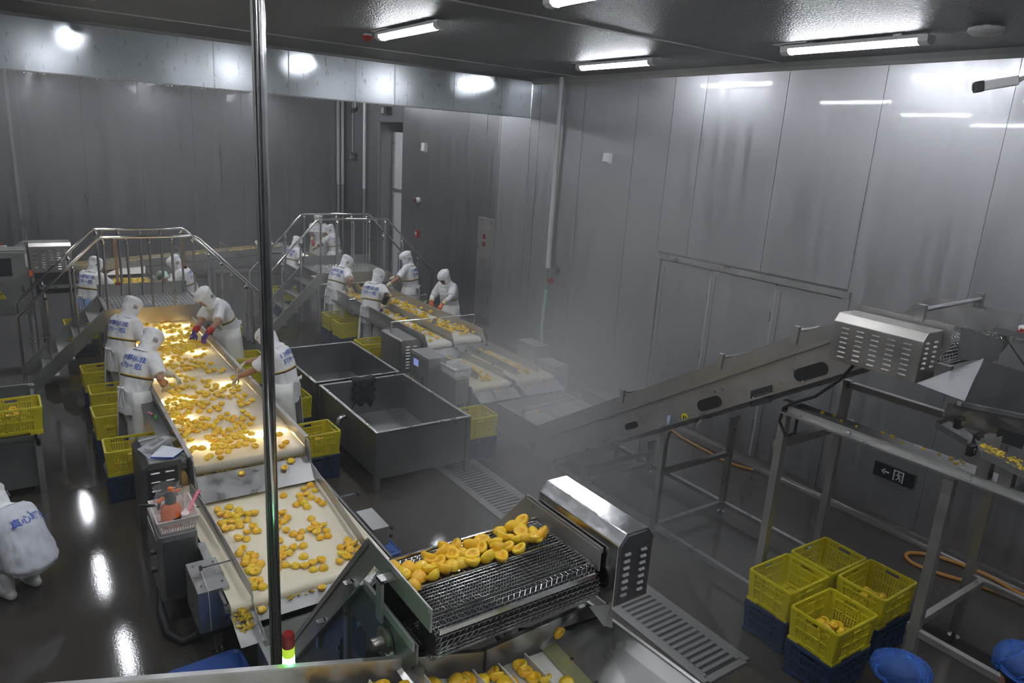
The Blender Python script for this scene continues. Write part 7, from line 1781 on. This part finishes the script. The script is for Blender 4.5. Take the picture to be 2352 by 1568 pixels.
    if not crouch:
        for z, a, b0 in ((-0.22, 0.205, 0.165), (-0.12, 0.205, 0.160), (-0.03, 0.198, 0.150)):
            rings.append(ell(hem + Vector((0, 0.01, z)), X, Vector((0, 1, 0)), a * build_, b0 * build_))
    else:
        rings.append(ell(hem + Vector((0, -0.0, -0.10)), X, Vector((0, 1, 0)), 0.20, 0.18)); rings.append(ell(hem + Vector((0, -0.02, -0.02)), X, Vector((0, 1, 0)), 0.235, 0.20))
    for i in range(2 if crouch else 1, 15):
        t = i / 14; c, d = S(t); a, b0 = wid(t); g = 0.034 if t < 0.9 else 0.026
        if crouch: g += 0.025 * (1 - t)
        rings.append(ell(c + fwd(d) * (-0.008), X, fwd(d), (a + g) * build_, (b0 + g + 0.008) * build_))
    ct.loft(rings)
    for sgn in (-1, 1):
        sh, el, wr = arm[sgn]; c, d = S(0.84)
        frac = 1.0 if long_sleeve else 0.86
        q = sh.lerp(el, frac)
        ct.tube([c + X * (sgn * 0.10), sh + X * (-sgn * 0.01), sh.lerp(el, 0.3), q], [0.088, 0.084, 0.080, 0.082 if not long_sleeve else 0.07], 14); ct.ball(sh - X * sgn * 0.012, 0.083, 12, 8)
        if long_sleeve: limb(ct, [el, el.lerp(wr, 0.9)], [0.068, 0.052])
    cme = fuse(ct, M[coat_mat], 0.014, 4, 0.016, seed * 3.1, 10.5)
    coat = put(cme, 'coat')
    tree = bvh_of(cme)
    # coloured piping round the chest
    if not crouch and not cap:
        c, d = S(0.40); F_ = fwd(d)
        for nm, mt, o0, o1 in (('yellow_piping', 'stripe_y', 0.006, 0.020), ('black_piping', 'stripe_k', -0.009, 0.0065)):
            vs = []; K = 48
            for k in range(K):
                a = 2 * PI * k / K; dr = X * math.cos(a) + F_ * math.sin(a)
                for o_ in (o0, o1):
                    og = c + d * o_
                    h = tree.ray_cast(og, dr)
                    pt = h[0] if h[0] is not None and (h[0] - og).length < 0.26 else og + X * (0.2 * math.cos(a)) + F_ * (0.155 * math.sin(a))
                    vs.append(pt + dr * 0.004)
            m_ = MB(); m_.add(vs, [(2 * k, 2 * ((k + 1) % K), 2 * ((k + 1) % K) + 1, 2 * k + 1) for k in range(K)]); solid(m_, nm, mt, coat, True, 0.002)
    # lettering on the back
    if text:
        lines = text if isinstance(text, tuple) else (text,)
        c, d = S(0.70 if not crouch else 0.62); nb = -fwd(d)
        for li, ln_ in enumerate(lines):
            tm = text_mesh(ln_, 0.076 if not crouch else 0.090)
            v0 = (0.02 - li * 0.085) if len(lines) > 1 else -0.03
            for v in tm.vertices:
                u, w = v.co.x + (0.06 if crouch else 0.0), v.co.y + v0
                og = c + X * u + d * w + nb * 0.45
                h = tree.ray_cast(og, -nb)
                v.co = (h[0] + h[1] * 0.0042) if h[0] is not None else c + X * u + d * w + nb * 0.15
            tm.materials.clear(); tm.materials.append(M['print_blue'])
            put(tm, 'back_lettering', coat)
        if crouch:
            tm = text_mesh('®', 0.03)
            for v in tm.vertices:
                u, w = v.co.x + 0.065, v.co.y + 0.045
                h = tree.ray_cast(c + X * u + d * w + nb * 0.45, -nb)
                v.co = (h[0] + h[1] * 0.0042) if h[0] is not None else c + X * u + d * w + nb * 0.15
            tm.materials.clear(); tm.materials.append(M['print_blue']); put(tm, 'back_lettering', coat)
    # apron: wrapped skirt, bib, strings
    if not crouch and skirt:
        sk = MB(); rings = []; K = 30
        a0 = math.radians(-90 + (28 if skirt == 'apron' else 6)); a1 = math.radians(270 - (28 if skirt == 'apron' else 6))
        wc, wd = S(0.14)
        for z, a, b0 in ((wc.z, 0.205, 0.160), (0.80, 0.235, 0.195), (0.62, 0.245, 0.210), (0.42, 0.255, 0.225), (0.24, 0.262, 0.235)):
            cen = Vector((0, wc.y + (0.0 if z > 0.85 else 0.015), z)); g = []
            for k in range(K + 1):
                q = a0 + (a1 - a0) * k / K; fl = 1 + 0.05 * math.sin(k * 1.35 + seed) * (1.05 - z)
                g.append(cen + Vector((a * fl * math.cos(q) * build_, b0 * fl * math.sin(q) * build_, 0)))
            rings.append(g)
        sk.loft(rings, cap=False, closed=False); solid(sk, 'apron_skirt', skirt, None, True, 0.006)
        if skirt == 'apron':
            bib = MB(); rows = []
            for j in range(8):
                t = 0.10 + 0.62 * j / 7; c, d = S(t); F_ = fwd(d); hw = 0.155 - 0.05 * j / 7; g = []
                for k in range(9):
                    u = -hw + 2 * hw * k / 8; og = c + X * u; h = tree.ray_cast(og + F_ * 0.5, -F_)
                    g.append((h[0] if h[0] is not None else og + F_ * 0.14) + F_ * 0.010)
                rows.append(g)
            bib.loft(rows, cap=False, closed=False); solid(bib, 'apron_bib', skirt, None, True, 0.004)
        c, d = S(0.12); bk = c - fwd(d) * 0.175; kn = MB()
        kn.ball(bk, (0.03, 0.022, 0.026), 8, 6)
        for sgn in (-1, 1):
            kn.tube([bk, bk + Vector((sgn * 0.05, -0.02, 0.02)), bk + Vector((sgn * 0.075, -0.01, -0.02)), bk], 0.011, 6)
            kn.tube([bk, bk + Vector((sgn * 0.02, -0.015, -0.10)), bk + Vector((sgn * 0.03, 0.0, -0.24))], 0.007, 6)
        solid(kn, 'apron_bow', 'cloth')
    # hood or cap
    if hood and not cap:
        hm = MB(); rows = []; K = 28
        prof = [(0.144, 0.022, 0.028, 0), (0.140, 0.058, 0.070, 0), (0.124, 0.090, 0.108, 0), (0.096, 0.111, 0.132, 0), (0.064, 0.114, 0.136, 0), (0.036, 0.101, 0.119, 0), (0.004, 0.105, 0.124, 0), (-0.035, 0.101, 0.119, 0), (-0.07, 0.092, 0.109, 0), (-0.10, 0.083, 0.099, 0)]
        for z, a, b0, q in prof:
            g = []
            for k in range(K):
                t = 2 * PI * k / K; w = 1 + 0.035 * math.sin(3 * t + seed + z * 40) + 0.02 * math.sin(7 * t + seed * 2)
                g.append(hpt(a * w * math.cos(t), b0 * w * math.sin(t) - 0.004 - (0.012 if z > 0.09 else 0), z))
            rows.append(g)
        c1, d1 = S(1.03), None
        for t, a, b0, mixv in ((1.0, 0.096, 0.098, 0.5), (0.965, 0.118, 0.112, 0.15), (0.935, 0.136, 0.124, 0.0)):
            c, d = S(t); F_ = fwd(d); cc = c.lerp(hpt(0, 0, -0.12), mixv) + d * (0.012 if t > 0.95 else 0.028)
            rows.append([cc + X * (a * (1 + 0.03 * math.sin(5 * k + seed)) * math.cos(2 * PI * k / K)) + F_ * (b0 * math.sin(2 * PI * k / K)) for k in range(K)])
        vs = [v for g in rows for v in g]; fs = [list(range(K))]
        for i in range(len(rows) - 1):
            for k in range(K):
                ang = (2 * PI * (k + 0.5) / K) - PI / 2
                if ang > PI: ang -= 2 * PI
                if 5 <= i <= 7 and abs(ang) < 0.62: continue
                fs.append((i * K + k, i * K + (k + 1) % K, (i + 1) * K + (k + 1) % K, (i + 1) * K + k))
        hm.add(vs, fs)
        me = hm.mesh('hood', M['hood'], None, True)
        hmo = put(evaluated(me, [('SOLIDIFY', dict(thickness=0.005, offset=0.5)), ('SUBSURF', dict(levels=1))]), 'hood')
        for v in hmo.data.vertices:
            p_ = v.co; q_ = inv_hm @ (p_ - hc)
            n_ = mnoise.noise(Vector((math.atan2(q_.x, q_.y) * 4.2 + seed, q_.z * 22, seed * 1.7))) + 0.6 * mnoise.noise(Vector((p_.x * 30, p_.y * 30 + seed, p_.z * 30)))
            v.co = p_ + v.normal * (0.0075 * n_)
        hmo.data.polygons.foreach_set('use_smooth', [True] * len(hmo.data.polygons))
        pt = MB(); q = math.radians(-90 + 62 * tag_side); cen = lambda u, z: hpt(0.118 * math.cos(q + u), 0.139 * math.sin(q + u) - 0.004, z)
        pt.loft([[cen(-0.22 + 0.11 * k, -0.035) for k in range(5)], [cen(-0.22 + 0.11 * k, 0.015) for k in range(5)]], cap=False, closed=False); solid(pt, 'hood_patch', tag_mat, hmo, True, 0.003)
    if mask:
        mk = MB(); rows = []
        for z, b0 in ((-0.005, 0.108), (-0.035, 0.122), (-0.07, 0.112), (-0.10, 0.088)):
            rows.append([hpt(0.088 * math.sin(u), b0 * math.cos(u) - 0.002, z) for u in [(-1.15 + 2.3 * k / 12) for k in range(13)]])
        mk.loft(rows, cap=False, closed=False); solid(mk, 'face_mask', mask, None, True, 0.003)
    if cap:
        cp = MB(); rows = []; K = 40
        for z, a, b0 in ((0.158, 0.02, 0.025), (0.152, 0.065, 0.078), (0.130, 0.105, 0.124), (0.10, 0.124, 0.142), (0.070, 0.122, 0.140), (0.052, 0.106, 0.124), (0.045, 0.092, 0.113)):
            rows.append([hpt(a * (1 + 0.035 * math.sin(6 * k * 1.3 + z * 50 + seed)) * math.cos(2 * PI * k / K), b0 * (1 + 0.03 * math.sin(k * 2.1 + seed)) * math.sin(2 * PI * k / K) - 0.012, z - (0.03 if math.sin(2 * PI * k / K) < 0 else 0) * (1 if z < 0.1 else 0)) for k in range(K)])
        cp.loft(rows, cap=False); cp.f.append(list(range(K))); cp.m.append(0)
        cpo = solid(cp, 'bouffant_cap', 'net')
        cr = MB()
        for k in range(13):
            a = rnd.uniform(0, 6.28); P = []
            for j in range(7):
                z = 0.05 + 0.108 * j / 6; r = (0.106, 0.122, 0.125, 0.118, 0.100, 0.068, 0.026)[j]
                P.append(hpt(r * math.cos(a + j * 0.10), r * 1.13 * math.sin(a + j * 0.10) - 0.012, z + 0.003))
            cr.tube(P, 0.0028, 5)
        solid(cr, 'cap_creases', 'cap_blue', cpo)
        bd = MB(); bd.tube([hpt(0.096 * math.cos(2 * PI * k / 24), 0.117 * math.sin(2 * PI * k / 24) - 0.012, 0.046 - (0.03 if math.sin(2 * PI * k / 24) < 0 else 0)) for k in range(24)], 0.010, 6, closed=True); solid(bd, 'cap_band', 'cap_blue', cpo)
        hr = MB(); k0 = 0; hr.ball((0, 0, 0), (0.086, 0.104, 0.112), 16, 10); hr.xform(Matrix.Translation(hpt(0, -0.014, 0.026)) @ HM.to_4x4()); 
        hme = hr.mesh('hair', M['hair'], None, True); put(hme, 'hair')
    # hands, cuffs, forearm sleeves
    for sgn in (-1, 1):
        sh, el, wr = arm[sgn]; d = (wr - el).normalized()
        dn = Vector((0, 0, 1)); xa = d.cross(dn)
        if xa.length < 0.2: xa = Vector((1, 0, 0))
        xa.normalize(); za = xa.cross(d).normalized()
        bend = Matrix.Rotation(-0.35, 3, 'X')
        mt = Matrix((xa, d, za)).transposed() @ bend
        me = get_hand(glove, 0.42 if sgn == 1 else 0.55)
        o = share(me, 'glove', root); o.matrix_local = Matrix.Translation(wr + d * 0.015) @ (mt @ Matrix.Diagonal((sgn, 1, 1))).to_4x4()
        if cuff:
            b = MB(); b.tube([wr - d * 0.10, wr - d * 0.05, wr + d * 0.005], [0.050, 0.045, 0.036], 12, cap=False); solid(b, 'glove_cuff', cuff, None, True, 0.004)
        if forearm:
            b = MB(); b.tube([sh.lerp(el, 0.75), el, el.lerp(wr, 0.6), wr - d * 0.06], [0.056, 0.056, 0.050, 0.040], 12, cap=False); solid(b, 'oversleeve', forearm, None, True, 0.004)
    return root

person('worker beyond the left bridge, back to the viewer, white coat over blue skirt', (1.16, 14.72, 1.62), (0.72, 0.70), 22, 22, 0, {1: (1.55, 14.75, 1.0), -1: (1.35, 15.2, 1.0)}, seed=1, skirt='blue_cloth', tag_side=1)
person('worker beyond the left bridge facing left over the belt end', (2.46, 14.62, 1.62), (-0.93, 0.30), 24, 25, 0, {1: (2.0, 15.0, 0.98), -1: (2.02, 14.5, 0.98)}, seed=2, tag_side=-1)
person('worker in white hood and apron at the lit belt, farther of two on its left', (1.26, 10.98, 1.64), (0.80, 0.60), 24, 28, 10, {1: (1.40, 10.88, 1.02), -1: (1.50, 11.25, 1.0)}, seed=3, tag_side=1)
person('worker bending over the lit belt with one bare forearm, nearer of two on its left', (1.24, 9.22, 1.62), (0.84, 0.54), 27, 30, 12, {1: (1.33, 8.98, 0.99), -1: (1.50, 9.30, 0.99)}, seed=4, tag_side=1, cuff='glove_white')
person('worker with purple gloves reaching over the lit belt from the right', (2.30, 11.36, 1.64), (-0.96, -0.28), 36, 24, 0, {1: (2.08, 11.22, 1.0), -1: (2.10, 10.72, 1.0)}, glove='glove_purple', cuff='glove_red', seed=5, tag_side=-1)
person('worker half hidden by the tall post, back lettering facing the viewer', (2.50, 8.86, 1.62), (-0.78, 0.62), 22, 26, -8, {1: (2.14, 9.35, 0.98), -1: (2.12, 8.95, 0.98)}, seed=6, tag_side=-1)
person('worker at the far line nearest the bridge, bending right, on its left side', (5.58, 13.94, 1.62), (0.92, 0.40), 33, 24, 0, {1: (5.50, 13.55, 1.0), -1: (5.62, 13.9, 1.0)}, seed=7, cuff='cuff', tag_side=1)
person('worker with dark oversleeves and pointed hood at the far line, back to the viewer', (5.55, 12.30, 1.62), (0.86, 0.52), 22, 26, 10, {1: (5.47, 11.95, 1.0), -1: (5.55, 12.3, 1.0)}, glove='glove_navy', cuff='cuff', forearm='rubber', seed=8, tag_side=1, tag_mat='tag_blue')
person('worker with pale blue mask at the far line beside the wall', (6.84, 13.76, 1.70), (-0.70, 0.71), 10, 20, 22, {-1: (6.32, 13.62, 1.02), 1: (6.5, 14.1, 1.0)}, glove='glove_navy', cuff='cuff', mask='mask_blue', seed=9, tag_side=-1, tag_mat='tag_blue')
person('worker with orange gloves facing left beside the far wall', (6.74, 11.90, 1.62), (-0.93, -0.36), 18, 28, 0, {-1: (6.36, 11.42, 1.0), 1: (6.50, 11.95, 1.05)}, glove='glove_orange', cuff='cuff', forearm='cloth', seed=10, tag_side=-1, skin='skin_dark')
person('worker glimpsed through the far bridge rails, leaning right over the belt', (5.62, 17.16, 1.58), (0.93, 0.36), 20, 25, 0, {1: (5.7, 16.95, 1.0), -1: (5.75, 17.4, 1.0)}, seed=11, tag_side=1, tag_mat='tag_blue')
person('worker with red gloves facing the viewer beyond the far bridge', (7.28, 20.30, 1.80), (-0.35, -0.94), 4, 6, 0, {1: (6.95, 19.85, 1.0), -1: (7.20, 19.80, 1.02)}, glove='glove_red', cuff='cuff', seed=12, skin='skin_dark', text=None)
person('worker beyond the far bridge with back lettering, beside the one with red gloves', (7.14, 19.00, 1.64), (-0.62, 0.78), 12, 22, 0, {-1: (6.75, 19.2, 1.0), 1: (6.9, 19.5, 1.0)}, seed=13, cuff='cuff', tag_side=-1)
person('person in pale coveralls crouching on the floor at the left frame edge', (-0.36, 6.98, 0.94), (-0.55, 0.83), 44, 20, 0, {1: (-0.30, 7.2, 0.4), -1: (-0.7, 7.0, 0.4)}, crouch=True, seed=14, skirt=None, coat_mat='coverall', long_sleeve=True, text='真心罐头', build_=1.1)
person('person in a blue bouffant cap, head only, lower right edge of the view', (3.36, 1.29, 1.70), (0.30, 0.95), 4, 12, 0, None, seed=15, cap=True, hood=False, text=None, skirt=None, coat_mat='navy_cloth', skin='skin_dark')
person('person in a blue bouffant cap showing forehead and eyebrow at the right corner', (3.80, 0.93, 1.80), (-0.78, -0.62), 0, -4, 0, None, seed=16, cap=True, hood=False, text=None, skirt=None, coat_mat='navy_cloth', skin='skin_dark')
bpy.data.scenes.remove(work)
# ================================================================== HAZE
def haze_mat():
    m = bpy.data.materials.new('steam_haze'); m.use_nodes = True
    N, L = m.node_tree.nodes, m.node_tree.links
    N.remove(N['Principled BSDF']); out = N['Material Output']
    vs = N.new('ShaderNodeVolumePrincipled')
    vs.inputs['Color'].default_value = (0.93, 0.93, 0.95, 1); vs.inputs['Anisotropy'].default_value = 0.25
    L.new(vs.outputs[0], out.inputs['Volume'])
    g = N.new('ShaderNodeNewGeometry')
    n = N.new('ShaderNodeTexNoise'); n.inputs['Scale'].default_value = 0.55; n.inputs['Detail'].default_value = 3
    L.new(g.outputs['Position'], n.inputs['Vector'])
    def math_(op, a, b):
        k = N.new('ShaderNodeMath'); k.operation = op
        for i, q in enumerate((a, b)):
            if isinstance(q, (int, float)): k.inputs[i].default_value = q
            else: L.new(q, k.inputs[i])
        return k.outputs[0]
    def plume(c, r, amt):
        mp = N.new('ShaderNodeMapping'); mp.vector_type = 'TEXTURE'
        mp.inputs['Location'].default_value = c; mp.inputs['Scale'].default_value = r
        L.new(g.outputs['Position'], mp.inputs['Vector'])
        ln = N.new('ShaderNodeVectorMath'); ln.operation = 'LENGTH'; L.new(mp.outputs[0], ln.inputs[0])
        mr = N.new('ShaderNodeMapRange'); mr.interpolation_type = 'SMOOTHSTEP'
        mr.inputs[1].default_value = 0; mr.inputs[2].default_value = 1; mr.inputs[3].default_value = amt; mr.inputs[4].default_value = 0
        L.new(ln.outputs['Value'], mr.inputs[0])
        return mr.outputs[0]
    tot = None
    for c, r, amt in PLUMES:
        p = plume(c, r, amt)
        tot = p if tot is None else math_('ADD', tot, p)
    nz = N.new('ShaderNodeMapRange'); nz.inputs[1].default_value = 0.3; nz.inputs[2].default_value = 0.7; nz.inputs[3].default_value = 0.45; nz.inputs[4].default_value = 1.5
    L.new(n.outputs['Fac'], nz.inputs[0])
    d = math_('MULTIPLY', tot, nz.outputs[0])
    d = math_('ADD', d, HAZE_BASE)
    L.new(d, vs.inputs['Density'])
    return m
HAZE_BASE = 0.004
PLUMES = [((5.6, 6.9, 0.4), (2.2, 2.6, 2.4), 0.75), ((4.6, 5.0, 0.1), (2.4, 3.2, 1.2), 0.40), ((4.2, 14.0, 0.9), (4.0, 5.0, 2.4), 0.05),
          ((7.2, 7.0, 2.6), (1.6, 4.0, 2.8), 0.09)]
b = MB(); b.box(-1.0, XR - 0.01, 1.2, YB - 0.1, 0.005, 5.0)
hz = b.build('steam_haze', haze_mat())
tag(hz, 'thin grey steam hanging over the hall, thickest above the water tank', 'steam'); hz['kind'] = 'stuff'
